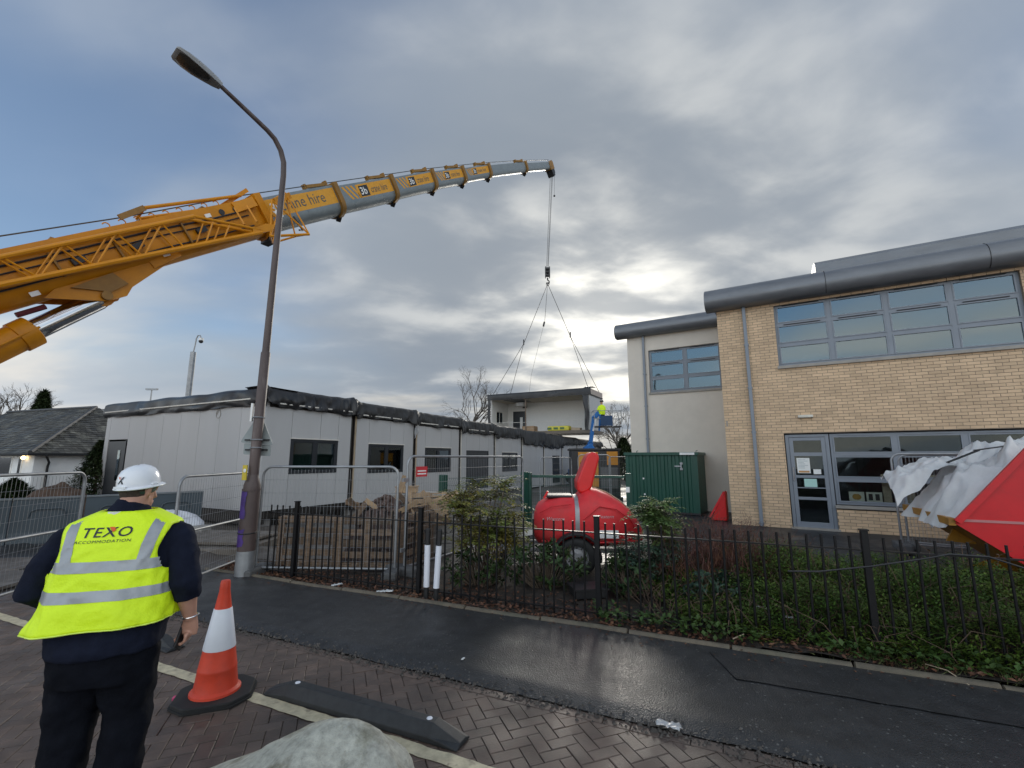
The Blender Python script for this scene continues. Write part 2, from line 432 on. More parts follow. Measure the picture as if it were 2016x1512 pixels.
# painted line, worn at the edges
M_line = mat('worn cream road paint', (.50, .44, .30), .6, var=.25, scale=14, bump=.3, bscale=60, col2=(.20, .16, .12), c2scale=9, c2lo=.56, c2hi=.70)
ml = MB(); nseg = 150
def line_pt(u, v):
    x = -7.2+7.3*u; w = .10
    n = Vector((.455, 1)).normalized()
    off = (v-.5)*w + (.010*fnoise(x*9, v*7)+.008*fnoise(x*31, v*9))*(1 if v in (0, 1) else 0)
    return (x+n.x*off, yl(x)+n.y*off, .0042+.001*fnoise(x*20, v*5))
ml.grid(nseg, 3, line_pt)
struct(ml.build('road_line', M_line, road, smooth=True, ang=180))

# ---- edging kerb: stones end to end
M_kerb = mat('mossy concrete edging', (.115, .095, .068), .7, var=.3, scale=9, bump=.5, bscale=60, col2=(.075, .073, .05), c2scale=3, rvar=.12)
kd = Vector((1, -.435, 0)).normalized(); kn = Vector((.435, 1, 0)).normalized()
kerb = MB(); p0 = Vector((-4.75, yk(-4.75), -.02))
Mk = Matrix.Rotation(math.atan(-.435), 3, 'Z')
kerb.box(p0+kd*6.0+kn*.05+Vector((0, 0, .018)), (12.0, .085, .06), Mk)
kerb_o = struct(kerb.build('kerb', mat('kerb haunch', (.05, .046, .04), .8, bump=.4)))
ks = MB(); rings = []
for xx in (-.452, -.445, -.2, .2, .445, .452):
    e = .012 if abs(xx) > .45 else 0
    rings.append([(xx, -.035+e, -.03), (xx, -.036+e, .055-e), (xx, -.022+e, .072-e), (xx, 0, .078-e), (xx, .022-e, .072-e), (xx, .036-e, .055-e), (xx, .036-e, -.03)])
ks.loft(rings); me_ks = ks.mesh('edging_stone'); me_ks.materials.append(M_kerb)
me_ks.polygons.foreach_set('use_smooth', [True]*len(me_ks.polygons)); me_ks.set_sharp_from_angle(angle=R(50))
for k in range(13):
    o = obj('edging_stone', me_ks, None, kerb_o); q = p0+kd*(.46+.915*k)+kn*.05
    o.location = (q.x, q.y, .0+.006*math.sin(k*2.3)); o.rotation_euler = (.012*math.sin(k*5), .008*math.sin(k*3.1), math.atan(-.435)+.006*math.sin(k*1.7))

# ---- planting bed behind the kerb
M_soil = mat('dark soil', (.030, .022, .016), .8, var=.4, scale=7, bump=1.0, bscale=30, col2=(.05, .034, .022), c2scale=5)
def bed_depth(x):
    if x < -1.7: return .95
    if x < .8: return .95+(x+1.7)/2.5*2.2
    return 3.15
def bed_z(x, y): return .035+.035*fnoise(x*1.7, y*1.7, 4)+.02*fnoise(x*6, y*6)+(.04 if x > 2.2 else 0)
def bed_pt(u, v):
    x = -4.7+13*u; d = .085+v*bed_depth(x); xx = x+d*.0
    y = yk(x)+d
    return (xx, y, bed_z(x, y) if v < .99 else -.08)
bed = struct(MB().grid(150, 46, bed_pt).build('planting_bed', M_soil, smooth=True, ang=180))

# grit and crumbled edge where the footway meets the blocks
rg_ = random.Random(77); gt = MB()
for k in range(2600):
    x = rg_.uniform(-5.2, 2.6); y = ye(x)+rg_.gauss(-.03, .05); r = abs(rg_.gauss(0, .006))+.003; z = pave_pt((x+10)/18, max(0, (y-ye(x))/(yk(x)-ye(x))))[2] if y > ye(x)-.03 else .001
    k0 = len(gt.v)
    for dx, dy, dz in ((-1, -.6, 0), (1, -.8, 0), (.7, 1, 0), (-.8, .8, 0), (0, 0, 1.1)): gt.v.append((x+dx*r*rg_.uniform(.6, 1.3), y+dy*r*rg_.uniform(.6, 1.3), z+dz*r))
    gt.f += [(k0, k0+1, k0+4), (k0+1, k0+2, k0+4), (k0+2, k0+3, k0+4), (k0+3, k0, k0+4)]
tag(stuff(gt.build('edge_grit', mat('edge grit', (.06, .052, .045), .7, var=.4, scale=40, island=.6), None, fix=False)), 'loose grit along the edge of the footway and block paving', 'grit')
# ================================================================ SCHOOL
SA = R(-30.7)
school = thing('school_building', 'two-storey school in buff brick and cream render with grey rounded eaves', 'building', (6.51, 12.21, 0), SA)
M_brick = mat('buff brick', (.60, .435, .28), .8, var=.10, scale=2.5, bump=.25, bscale=90, island=.11)
M_mortar = mat('brick mortar', (.27, .22, .17), .9, var=.15, scale=20, bump=.3)
M_cream = mat('cream render', (.66, .60, .52), .85, var=.05, scale=2.2, bump=.18, bscale=130)
M_alu = mat('blue grey window aluminium', (.20, .225, .26), .4, var=.06, scale=3)
M_eave = mat('grey eave metal', (.17, .178, .19), .42, metal=.35, var=.10, scale=3, stretch=(1, 1, 3), rvar=.08)
M_sill = mat('grey sill', (.30, .28, .25), .6, var=.15)
M_glassU = glass('upper glazing', (.30, .40, .42), .085, .03)
M_glassL = glass('lower glazing', (.80, .84, .85), .004, .02, 1.3)
M_black = mat('black rubber strip', (.012, .012, .013), .6)
def cut(iv, holes):
    out = [iv]
    for a, b in holes:
        n = []
        for p, q in out:
            if b <= p or a >= q: n.append((p, q)); continue
            if a > p: n.append((p, a))
            if b < q: n.append((b, q))
        out = n
    return out
def wall_with_holes(name, x0, x1, z0, z1, y, th, holes, m, parent):
    """solid wall slab with rectangular holes (x0,x1,z0,z1)"""
    xs = sorted({x0, x1, *[h[i] for h in holes for i in (0, 1) if x0 < h[i] < x1]}); mb = MB()
    for a, b in zip(xs, xs[1:]):
        c = (a+b)/2
        for p, q in cut((z0, z1), [(h[2], h[3]) for h in holes if h[0] < c < h[1]]): mb.bb(a, b, y, y+th, p, q)
    return mb.build(name, m, parent)
UW = (.72, 5.44, 4.10, 5.86); DW = (.68, 7.8, -.02, 2.37); UW2 = (6.0, 9.5, 4.10, 5.86)
brick_wall = wall_with_holes('brick_wall', -.70, 9.5, -.05, 6.05, .007, .30, [UW, DW, UW2], M_mortar, school)
MB().bb(-.70, -.45, .32, 6.0, -.05, 6.05).build('brick_return', M_brick, school)
MB().bb(1.64, 7.8, .007, .30, -.05, .50).build('brick_plinth', M_mortar, brick_wall)
# bricks
bricks = []
for c in range(81):
    z = c*.075+.0375-.02
    if z > 6.02: break
    x = -.70-(.1125 if c % 2 else 0)
    holes = []
    if UW[2]-.03 < z < UW[3]: holes += [UW[:2], UW2[:2]]
    if z < DW[3]: holes += [(DW[0], 1.64 if z < .50 else DW[1])]
    while x < 6.6:
        for a, b in cut((max(x, -.70), x+.215), holes):
            if b-a > .03: bricks.append((a, b, z))
        x += .225
def brick_mb(w):
    h, e, d = .0325, .003, .03
    mb = MB(); n = [(-w/2, 0+e, -h), (w/2, e, -h), (w/2, e, h), (-w/2, e, h)]
    f = [(-w/2+e, 0, -h+e), (w/2-e, 0, -h+e), (w/2-e, 0, h-e), (-w/2+e, 0, h-e)]
    bk = [(-w/2, d, -h), (w/2, d, -h), (w/2, d, h), (-w/2, d, h)]
    mb.loft([f, n, bk], cap=False); mb.f.append((0, 1, 2, 3)); return mb
full = brick_mb(.215); me_b = full.mesh('brick'); me_b.materials.append(M_brick)
rs = random.Random(5)
bricks.sort(key=lambda b: (0 if (b[1]-b[0] > .2 and b[1] < 5.15) else 100)+abs(b[2]-2.2)*.6-b[0])
restb = MB(); nb = 0
for a, b, z in bricks:
    dy = rs.uniform(-.003, .002); w = b-a
    if nb < 298 and w > .2:
        o = obj('brick', me_b, None, brick_wall); o.location = ((a+b)/2, dy, z); nb += 1
    else:
        q = brick_mb(w); k0 = len(restb.v)
        restb.v += [(v[0]+(a+b)/2, v[1]+dy, v[2]+z) for v in q.v]; restb.f += [tuple(k0+i for i in f) for f in q.f]
stuff(restb.build('bricks_rest', M_brick, brick_wall, fix=False))
# cream block set back
CY = 3.0; CW = (-3.42, -.95, 4.06, 5.71)
wall_with_holes('rendered_wall', -4.20, -.70, -.05, 6.36, CY, .30, [CW], M_cream, school)
MB().bb(-4.20, -3.94, CY+.3, 12, -.05, 6.36).build('rendered_side_wall', M_cream, school)
MB().bb(-3.6, 9.5, 8.5, 8.7, -.05, 6.6).build('rear_wall', M_cream, school)
def eave(name, x0, x1, y, z, parent, s=1.0):
    prof = [(.02, -.10), (-.26, -.10), (-.36, -.04), (-.43, .08), (-.44, .20), (-.40, .33), (-.31, .44), (-.16, .52), (.10, .58), (1.6, .80), (1.6, .70), (.02, .40)]
    o = MB().prism([(p[0]*s, p[1]*s) for p in prof], lambda u, v, w: (w, y+u, z+v), x0, x1).build(name, M_eave, parent, smooth=True, ang=35)
    return o
ev = eave('eave', -.96, 9.6, 0, 6.0, school)
for xj in (1.9, 4.9):
    MB().prism([(-.262, -.105), (-.365, -.045), (-.436, .078), (-.446, .20), (-.405, .335), (-.314, .446), (-.162, .526), (.1, .586), (.1, .57), (-.3, .43), (-.43, .2), (-.35, -.03)], lambda u, v, w: (w, u, 6.0+v), xj, xj+.012).build('eave_joint', M_black, ev)
eave('eave', -4.58, -.72, CY, 6.36, school, .9)
MB().bb(-.9, 9.5, .3, 8.6, 6.38, 6.5).build('roof', M_eave, school)
MB().bb(-4.4, -.72, CY+.2, 8.6, 6.66, 6.8).build('roof', M_eave, school)
# raised roof behind
MB().prism([(0, 0), (0, .42), (.25, .60), (.6, .68), (4, .9), (4, 0)], lambda u, v, w: (w, 2.6+u, 7.36+v*.9), 1.97, 9.6).build('upper_roof', M_eave, school, smooth=True, ang=35)
MB().bb(2.1, 9.5, 2.75, 6, 6.45, 7.37).build('upper_roof_wall', M_cream, school)
def downpipe(x, y, z1, w=.085):
    o = MB().bb(x-w/2, x+w/2, y-w-.02, y-.02, .0, z1).build('downpipe', M_alu, school, bevel=.008)
    for z in (.05, 1.2, 2.4, 3.6, 4.8): MB().bb(x-w/2-.015, x+w/2+.015, y-w-.026, y-.001, z, z+.045).build('pipe_bracket', M_alu, o)
downpipe(.0, 0, 5.92); downpipe(-3.57, CY, 6.28, .08)
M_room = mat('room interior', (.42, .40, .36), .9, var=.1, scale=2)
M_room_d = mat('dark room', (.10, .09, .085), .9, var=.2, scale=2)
def window(parent, x0, x1, z0, z1, y, cols, rows, fr, gm, rec=.09, vents=True, vm=None):
    """frame mesh + one pane object for every light. cols/rows are boundaries as fractions"""
    xs = [x0+(x1-x0)*c for c in cols]; zs = [z0+(z1-z0)*r for r in rows]
    f = MB(); t = .06
    f.bb(x0, x1, y+rec, y+rec+.07, z0, z0+t); f.bb(x0, x1, y+rec, y+rec+.07, z1-t, z1)
    f.bb(x0, x0+t, y+rec-.001, y+rec+.07, z0+t, z1-t); f.bb(x1-t, x1, y+rec-.001, y+rec+.07, z0+t, z1-t)
    for x in xs[1:-1]: f.bb(x-.05, x+.05, y+rec-.012, y+rec+.07, z0+t, z1-t)
    for i in range(len(xs)-1):
        for z in zs[1:-1]: f.bb(xs[i]+.04, xs[i+1]-.04, y+rec-.006, y+rec+.07, z-.04, z+.04)
    w = f.build('window', fr, parent, bevel=.004)
    for i in range(len(xs)-1):
        for j in range(len(zs)-1):
            a, b = xs[i]+(.06 if i == 0 else .05), xs[i+1]-(.06 if i == len(xs)-2 else .05)
            c, d = zs[j]+(.06 if j == 0 else .04), zs[j+1]-(.06 if j == len(zs)-2 else .04)
            # opening sash: inner rim
            r = .028; s = MB()
            s.bb(a, b, y+rec-.02, y+rec+.03, c, c+r); s.bb(a, b, y+rec-.02, y+rec+.03, d-r, d); s.bb(a, a+r, y+rec-.02, y+rec+.03, c+r, d-r); s.bb(b-r, b, y+rec-.02, y+rec+.03, c+r, d-r)
            s.build('sash', fr, w)
            MB().bb(a+r-.004, b-r+.004, y+rec+.012, y+rec+.020, c+r-.004, d-r+.004).build('pane', gm, w)
            if vents and j > 0:
                MB().bb(a+.14, b-.14, y+rec-.034, y+rec-.018, d+.012, d+.030).build('trickle_vent', vm or M_black, w)
    return w
wu = window(school, UW[0], UW[1], UW[2]+.06, UW[3], 0, [0, .258, .505, .755, 1], [0, .345, .675, 1], M_alu, M_glassU)
MB().bb(UW[0]-.03, UW[1]+.03, -.06, .16, UW[2]-.02, UW[2]+.055).build('sill', M_sill, wu, bevel=.006)
window(school, UW2[0], UW2[1], UW2[2]+.06, UW2[3], 0, [0, .33, .66, 1], [0, .345, .675, 1], M_alu, M_glassU)
wc = window(school, CW[0], CW[1], CW[2]+.06, CW[3], CY, [0, .515, 1], [0, .335, .67, 1], M_alu, M_glassU)
MB().bb(CW[0]-.03, CW[1]+.03, CY-.05, CY+.16, CW[2]-.02, CW[2]+.055).build('sill', M_sill, wc, bevel=.006)
# rooms behind the glass
def room(name, x0, x1, y0, y1, z0, z1, m):
    o = MB()
    o.quad((x0, y1, z0), (x1, y1, z0), (x1, y1, z1), (x0, y1, z1)); o.quad((x0, y0, z0), (x0, y1, z0), (x0, y1, z1), (x0, y0, z1)); o.quad((x1, y0, z0), (x1, y1, z0), (x1, y1, z1), (x1, y0, z1))
    o.quad((x0, y0, z0), (x1, y0, z0), (x1, y1, z0), (x0, y1, z0)); o.quad((x0, y0, z1), (x1, y0, z1), (x1, y1, z1), (x0, y1, z1))
    return o.build(name, m, school)
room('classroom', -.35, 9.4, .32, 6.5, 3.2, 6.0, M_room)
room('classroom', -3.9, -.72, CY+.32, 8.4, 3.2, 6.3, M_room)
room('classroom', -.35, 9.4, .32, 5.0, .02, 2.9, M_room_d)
# things on the upstairs sill
M_white = mat('white paper', (.75, .76, .74), .8, var=.05)
MB().tube([(1.25, .22, 4.30), (1.4, .24, 4.36), (1.6, .22, 4.36), (1.85, .23, 4.29)], [.05, .10, .11, .04], 8).build('folded_cloth', mat('blue grey cloth', (.35, .42, .48), .9, var=.3, scale=12), school, smooth=True)
# ground floor glazing
wl_ = [1.66, 2.93, 4.16, 5.4, 6.6, 7.78]
lw = window(school, 1.66, 7.78, .62, 2.34, 0, [(x-1.66)/(7.78-1.66) for x in wl_], [0, .355, .70, 1], M_alu, M_glassL, vents=True, vm=M_alu)
MB().bb(1.62, 7.8, -.04, .16, .53, .60).build('sill', M_sill, lw, bevel=.006)
for x, w, c in ((1.93, .30, (.62, .58, .45)), (2.27, .30, (.60, .58, .5))):
    cd = MB().bb(x, x+w, .16, .175, .70, .93).build('card', mat('cream card', (.62, .58, .46), .8), school)
    if x < 2: MB().ball((x+.15, .155, .81), (.09, .006, .075)).build('card_picture', mat('ochre print', (.42, .22, .05), .8), cd)
    else:
        for dx in (.08, .21): MB().bb(x+dx-.04, x+dx+.04, .152, .159, .74, .89).build('card_picture', mat('dark print', (.05, .045, .04), .8), cd)
for x in (2.62, 3.05, 3.5):
    MB().bb(x, x+.16, .35, .40, .66, 1.35).build('curtain', mat('pale curtain', (.5, .4, .27), .9, var=.2), school)
# glazed door
dr = MB(); y = .07
for a, b, c, d in ((.70, .78, 0, 2.34), (1.56, 1.64, 0, 2.34), (.78, 1.56, 2.27, 2.34)): dr.bb(a, b, y, y+.08, c, d)
dr.build('door_frame', M_alu, school, bevel=.004)
dz = [.0, .16, .70, .77, 1.24, 1.31, 1.79, 1.88, 2.18, 2.26]
lf = MB(); lf.bb(.785, .87, y-.015, y+.05, 0.015, 2.26); lf.bb(1.47, 1.555, y-.015, y+.05, .015, 2.26)
for i in range(0, 10, 2): lf.bb(.87, 1.47, y-.012, y+.05, max(.015, dz[i]), dz[i+1])
door = lf.build('door', M_alu, school, bevel=.004)
for i in range(1, 9, 2): MB().bb(.865, 1.475, y+.012, y+.02, dz[i]-.005, dz[i+1]+.005).build('pane', M_glassL, door)
MB().tube([(.82, y-.015, 1.18), (.82, y-.07, 1.18), (.82, y-.07, 1.50), (.82, y-.015, 1.50)], .012, 8).build('door_handle', mat('steel handle', (.6, .6, .6), .3, metal=1), door, smooth=True)
MB().bb(.91, 1.19, y+.004, y+.008, 1.36, 1.74).build('notice', M_white, door)
nt = mat('grey print', (.45, .5, .5), .8)
for k in range(7): MB().bb(.935, 1.10+.05*math.sin(k*2), y+.0005, y+.003, 1.69-.035*k, 1.705-.035*k).build('notice_line', nt, door)
MB().bb(.935, 1.165, y+.0005, y+.003, 1.375, 1.42).build('notice_line', mat('orange print', (.55, .3, .12), .8), door)
MB().bb(1.25, 1.41, y+.004, y+.008, 1.34, 1.46).build('notice', M_white, door)
MB().bb(1.03, 1.30, y+.004, y+.008, 1.02, 1.22).build('notice', mat('pale green paper', (.42, .66, .60), .8, var=.04), door)
MB().bb(.87, 1.47, y-.02, y+.01, .985, 1.01).build('push_bar', M_alu, door)
MB().bb(.66, 1.68, -.02, .16, -.03, .03).build('threshold', M_sill, school)
MB().bb(1.03, 1.36, -.09, .0, 2.76, 2.83).build('bulkhead_light', mat('pale plastic', (.62, .6, .52), .5), school, bevel=.015)
MB().bb(-.66, -.62, -.012, .0, 2.6, 2.75).build('wall_plate', M_sill, school)
# ================================================================ MODULAR BUILDING
BA = R(62.5)
modb = thing('modular_building', 'long single-storey row of grey portable cabins with black roof sheeting', 'building', (-6.57, 12.0, 0), BA)
M_panel = mat('light grey cabin panel', (.46, .46, .46), .45, var=.05, scale=1.2, stretch=(1, 1, .25), rvar=.08, bump=.05, bscale=200, island=.02)
M_frame = mat('dark brown steel frame', (.020, .017, .015), .5, var=.3)
M_timber = mat('pale timber strip', (.42, .33, .23), .8, var=.25, scale=12, stretch=(1, 1, .2))
M_memb = mat('black roof sheeting', (.022, .022, .024), .38, var=.35, scale=3, bump=.25, bscale=8, rvar=.12)
M_tarp = mat('charcoal roof sheeting', (.030, .030, .030), .5, var=.3, scale=3, bump=.25, bscale=8, rvar=.1)
M_anth = mat('anthracite window frame', (.022, .026, .032), .4, var=.1)
M_gl_m = glass('cabin glazing', (.42, .45, .47), .05, .02)
M_batten = mat('white batten', (.66, .63, .57), .6, var=.1)
BW, BD = 3.08, 8.75
Z0, Z1, ZT = .37, 3.16, 3.60
wins = {0: (.82, 2.46), 1: (.68, 2.42), 2: (.62, 2.36), 4: (.78, 2.50), 8: (.6, 1.9)}
doors = {3: (.50, 2.45), 6: (1.35, 2.55), 9: (.8, 1.8)}
drop = [.44, .46, .42, .50, .52, .78, .80, .50, .34, .40]
rt = random.Random(11)
for i in range(10):
    dz = -.021*(i*BW)
    fr = MB()
    for x in (.03, BW-.03-.07): fr.bb(x, x+.07, .012, .14, Z0-.1, ZT-.06)
    fr.bb(.10, BW-.10, .02, .14, Z0-.2, Z0+.02); fr.bb(.03, BW-.03, .02, BD, 3.30, 3.54); fr.bb(.03, BW-.03, .03, BD, Z0-.12, Z0-.02)
    fr.bb(.03, BW-.03, BD-.1, BD, Z0, 3.3)
    mod = fr.build('cabin_frame', M_frame, modb); mod.location = (i*BW, 0, dz)
    hole = wins.get(i) or doors.get(i); isd = i in doors
    hz = ((.52 if isd else 1.30), 2.27) if hole else None
    a0, a1 = .115 if i else .0, BW-.115
    seams = [a0, a0+.95, a0+1.9, a1]
    if hole: seams = sorted([a0, hole[0], (hole[0]+hole[1])/2+.15, hole[1], a1])
    for p, q in zip(seams, seams[1:]):
        c = (p+q)/2
        segs = cut((Z0, Z1+.12), [hz] if hole and hole[0] < c < hole[1] else [])
        for u, v in segs: MB().bb(p+.006, q-.006, -.018, .02, u, v).build('wall_panel', M_panel, mod, bevel=.002)
    for c in seams[1:-1]:
        if not hole or c not in (hole[0], hole[1]): MB().bb(c-.03, c+.03, .021, .03, Z0 if not hole or not (hole[0] < c < hole[1]) else 2.3, Z1).build('seam_backing', M_frame, mod)
    if i:
        MB().bb(a0-.05, a0-.008, -.022, .015, Z0, Z1).build('timber_strip', M_timber if i in (1, 2) else M_batten, mod)
    if hole:
        x0, x1 = hole; f = MB(); t = .075; y = -.005
        if not isd:
            zz0, zz1 = hz; xm = (x0+x1)/2
            for r in ((x0, x1, zz0, zz0+t), (x0, x1, zz1-t, zz1)): f.bb(r[0], r[1], y-.03, y+.06, r[2], r[3])
            for r in ((x0, x0+t), (xm-.05, xm+.05), (x1-t, x1)): f.bb(r[0], r[1], y-.028, y+.06, zz0+t, zz1-t)
            f.build('window_frame', M_anth, mod, bevel=.004)
            for r in ((x0+t, xm-.05), (xm+.05, x1-t)):
                MB().bb(r[0]-.004, r[1]+.004, y+.006, y+.014, zz0+t-.004, zz1-t+.004).build('pane', M_gl_m, mod)
                s = MB(); e = .03
                s.bb(r[0], r[1], y-.018, y+.03, zz0+t, zz0+t+e); s.bb(r[0], r[1], y-.018, y+.03, zz1-t-e, zz1-t); s.bb(r[0], r[0]+e, y-.018, y+.03, zz0+t+e, zz1-t-e); s.bb(r[1]-e, r[1], y-.018, y+.03, zz0+t+e, zz1-t-e)
                s.build('sash', M_anth, mod)
            MB().bb(x0-.02, x1+.02, -.055, .0, zz1, zz1+.03).build('drip_bead', M_batten, mod)
        else:
            zz0, zz1 = hz
            f.bb(x0, x0+.06, -.03, .05, zz0, zz1); f.bb(x1-.06, x1, -.03, .05, zz0, zz1); f.bb(x0+.06, x1-.06, -.03, .05, zz1-.06, zz1)
            f.build('door_frame', M_anth, mod)
            xm = (x0+x1)/2
            for r in (((x0+.06, xm-.003), (xm+.003, x1-.06)) if x1-x0 > 1.4 else ((x0+.06, x1-.06),)):
                MB().bb(r[0], r[1], -.012, .03, zz0, zz1-.06).build('door_leaf', M_anth, mod)
    # room lining seen through the glass
    rm = MB(); rm.quad((.12, 4.0, Z0), (BW-.12, 4.0, Z0), (BW-.12, 4.0, 2.95), (.12, 4.0, 2.95)); rm.quad((.12, .15, Z0+.03), (BW-.12, .15, Z0+.03), (BW-.12, 4.0, Z0+.03), (.12, 4.0, Z0+.03))
    rm.quad((.12, .15, 2.95), (BW-.12, .15, 2.95), (BW-.12, 4.0, 2.95), (.12, 4.0, 2.95)); rm.quad((.12, .15, Z0), (.12, 4, Z0), (.12, 4, 2.95), (.12, .15, 2.95)); rm.quad((BW-.12, .15, Z0), (BW-.12, 4, Z0), (BW-.12, 4, 2.95), (BW-.12, .15, 2.95))
    rm.build('room_lining', M_room, mod)
    if i in (0, 1): MB().bar((hole[1]-.42, .5, 1.1), (hole[1]-.30, .35, 2.6), .06, .05).build('stored_board', M_batten, mod)
    # roof and the sheeting dressed over its edge
    MB().bb(.0, BW, .10, BD, 3.545, 3.585).build('roof', M_memb, mod)
    d = drop[i]; sd = rt.uniform(0, 50)
    def sheet(u, v, d=d, sd=sd, i=i):
        x = -.05+(BW+.10)*u
        path = [(.9, 3.60), (.3, 3.61), (-.02, 3.62), (-.075, 3.56), (-.085, 3.56-d*.4), (-.08, 3.56-d*.75), (-.075, 3.56-d)]
        k = v*(len(path)-1); a = min(int(k), len(path)-2); fz = k-a
        y = path[a][0]*(1-fz)+path[a+1][0]*fz; z = path[a][1]*(1-fz)+path[a+1][1]*fz
        w = min(1, max(0, (v-.35)*2.2))
        end = max(0, 1-min(u, 1-u)*6)
        fold = fnoise(x*1.6+sd, v*2.1)*.14+fnoise(x*5+sd, v*1.4+x*.6)*.075*(1+2.2*end)+.035*fnoise(x*11+sd, v*4+x*3)
        sag = .20*fnoise(x*1.1+sd, 3)+.10*fnoise(x*4.5+sd, 9)+(.22*end*fnoise(sd, x*3))
        top = .22*end*abs(fnoise(x*4+sd, 1))+.035*fnoise(x*2+sd, 5)
        return (x, y-abs(fold)*w-.015*w*end, z+sag*max(0, v-.55)*2+top*(1-w*.6))
    sh = MB().grid(64, 18, sheet).build('roof_sheeting', M_memb if i == 0 else M_tarp, mod, smooth=True, ang=180)
    so_ = sh.modifiers.new('thick', 'SOLIDIFY'); so_.thickness = .008
    if i < 4: MB().bb(.12, BW-.16-.5*(i == 1), -.12, -.085, 3.19, 3.225).build('batten', M_batten, mod)
    if i in (0, 1, 2, 3): MB().bb(.1, BW-.1, -.03, .02, 3.1, 3.28).build('header_strip', M_frame, mod)
    if i >= 7:
        MB().bb(.1, BW-.1, .0, .25, 3.58, 3.66).build('roof_timber', M_timber, mod)
# torn polythene at the joint
def poly_(u, v): return (6.0+.25*u+.05*fnoise(v*4, 2), -.11-.05*abs(fnoise(u*5, v*5)), 3.2-.75*v*(1-.5*u)+.04*fnoise(u*6, v*6))
M_polyt = mat('clear polythene', (.72, .74, .76), .35, var=.1, trans=.55)
MB().grid(8, 14, poly_).build('torn_polythene', M_polyt, modb, smooth=True, ang=180)
# end wall facing the gate: local -x face
ys = [.0, .98, 1.98, 2.98, 3.98, 4.98, 5.98, 7.10, 8.42, 8.72]
for a, b in zip(ys, ys[1:]):
    dh = (.45, 2.36) if a == 7.10 else None
    for u, v in cut((Z0, 3.28), [dh] if dh else []):
        MB().bb(-.03, .008, a+.006, b-.006, u, v).build('end_panel', M_panel, modb, bevel=.002)
MB().bb(.009, .03, .02, 7.08, Z0, 3.2).build('seam_backing', M_frame, modb)
dl = MB().bb(-.035, .0, 7.16, 8.36, .45, 2.30).build('end_door', M_anth, modb)
MB().bb(-.045, -.036, 7.45, 7.62, 1.0, 2.0).build('door_light', M_gl_m, dl)
MB().bb(-.05, -.036, 7.13, 7.16, .45, 2.36).build('door_jamb', M_anth, dl)
MB().bb(.04, .3, .1, 8.6, .02, Z0-.02).build('underfloor_skirt', M_frame, modb)
MB().bb(.3, 30.6, .35, .5, -.05, Z0-.12).build('underfloor_skirt', M_frame, modb)
for k in range(10):
    if k < 9: MB().bb(.1+k*BW, .5+k*BW, .15, .55, -.10, Z0-.12-.021*k*BW).build('pier', mat('concrete block', (.25, .24, .23), .9), modb)
def endsheet(u, v):
    y = -.1+8.95*u
    path = [(.9, 3.61), (.3, 3.62), (.0, 3.63), (-.08, 3.57), (-.09, 3.40), (-.085, 3.22), (-.06, 3.13)]
    k = v*6; a = min(int(k), 5); fz = k-a
    x = path[a][0]*(1-fz)+path[a+1][0]*fz; z = path[a][1]*(1-fz)+path[a+1][1]*fz
    w = min(1, max(0, (v-.35)*2.2))
    return (x-w*(.12*abs(fnoise(y*.8, v*2))+.035*abs(fnoise(y*3, v*3+y))), y, z+.05*fnoise(y*.9, 2)+.05*fnoise(y*2.2, 4)*max(0, v-.5))
MB().grid(90, 16, endsheet).build('end_roof_sheeting', M_memb, modb, smooth=True, ang=180)
MB().bb(-.145, -.11, .0, 8.7, 3.30, 3.335).build('batten', M_batten, modb)
MB().tube([(-.10, -.10, 3.10), (-.115, -.115, 3.3), (-.10, -.10, 3.62)], .05, 8).build('corner_fold', M_memb, modb, smooth=True)
MB().tube([(-.035, 2.05+.11*math.cos(t*.5), 2.98+.12*math.sin(t*.5)) for t in range(13)]+[(-.035, 2.0, 3.12)], .009, 6).build('cable_coil', M_sill, modb)

# ================================================================ MODULE ON THE HOOK
lift = thing('lifted_cabin', 'open-sided cabin module hanging in slings above the row', 'cabin', (5.53, 32.0, 3.48), BA)
M_int = mat('white cabin lining', (.74, .73, .70), .6, var=.03)
M_ceil = mat('cabin ceiling', (.52, .46, .37), .7, var=.06)
LW, LD, LH = 3.05, 8.25, 3.25
MB().bb(0, LW, 0, LD, 0, .22).build('floor', mat('cabin floor', (.16, .13, .10), .6), lift)
MB().bb(LW-.08, LW, .08, LD-.08, .22, 2.78).build('back_wall', M_int, lift)
wend = wall_with_holes('left_end_wall', .25, LW-.08, .22, 2.78, LD-.08, .08, [(1.0, 2.1, 1.0, 2.0)], M_int, lift)
MB().bb(1.0, 2.1, LD-.05, LD-.04, 1.0, 2.0).build('pane', M_gl_m, wend)
fw = MB(); [fw.bb(a, b, LD-.07, LD-.02, c, d) for a, b, c, d in ((1.0, 1.06, 1, 2), (2.04, 2.1, 1, 2), (1.52, 1.58, 1, 2), (1.06, 2.04, 1, 1.06), (1.06, 2.04, 1.94, 2))]
fw.build('window_frame', M_batten, wend)
for k in range(3): MB().bb(.02+k*1.01, .02+k*1.01+1.0, -.03, .08, .22, 2.72).build('end_panel', M_panel, lift, bevel=.002)
MB().bb(.06, LW, .0, LD, 2.78, 2.86).build('ceiling', M_ceil, lift)
MB().bb(.0, LW, .0, LD, 2.86, 3.2).build('roof_frame', M_frame, lift)
MB().bb(.0, LW+.02, -.06, -.005, 2.74, 3.18).build('end_fascia', mat('fascia board', (.45, .38, .33), .7), lift)
MB().bb(-.02, LW+.02, -.09, -.065, 2.70, 2.78).build('end_trim', M_frame, lift)
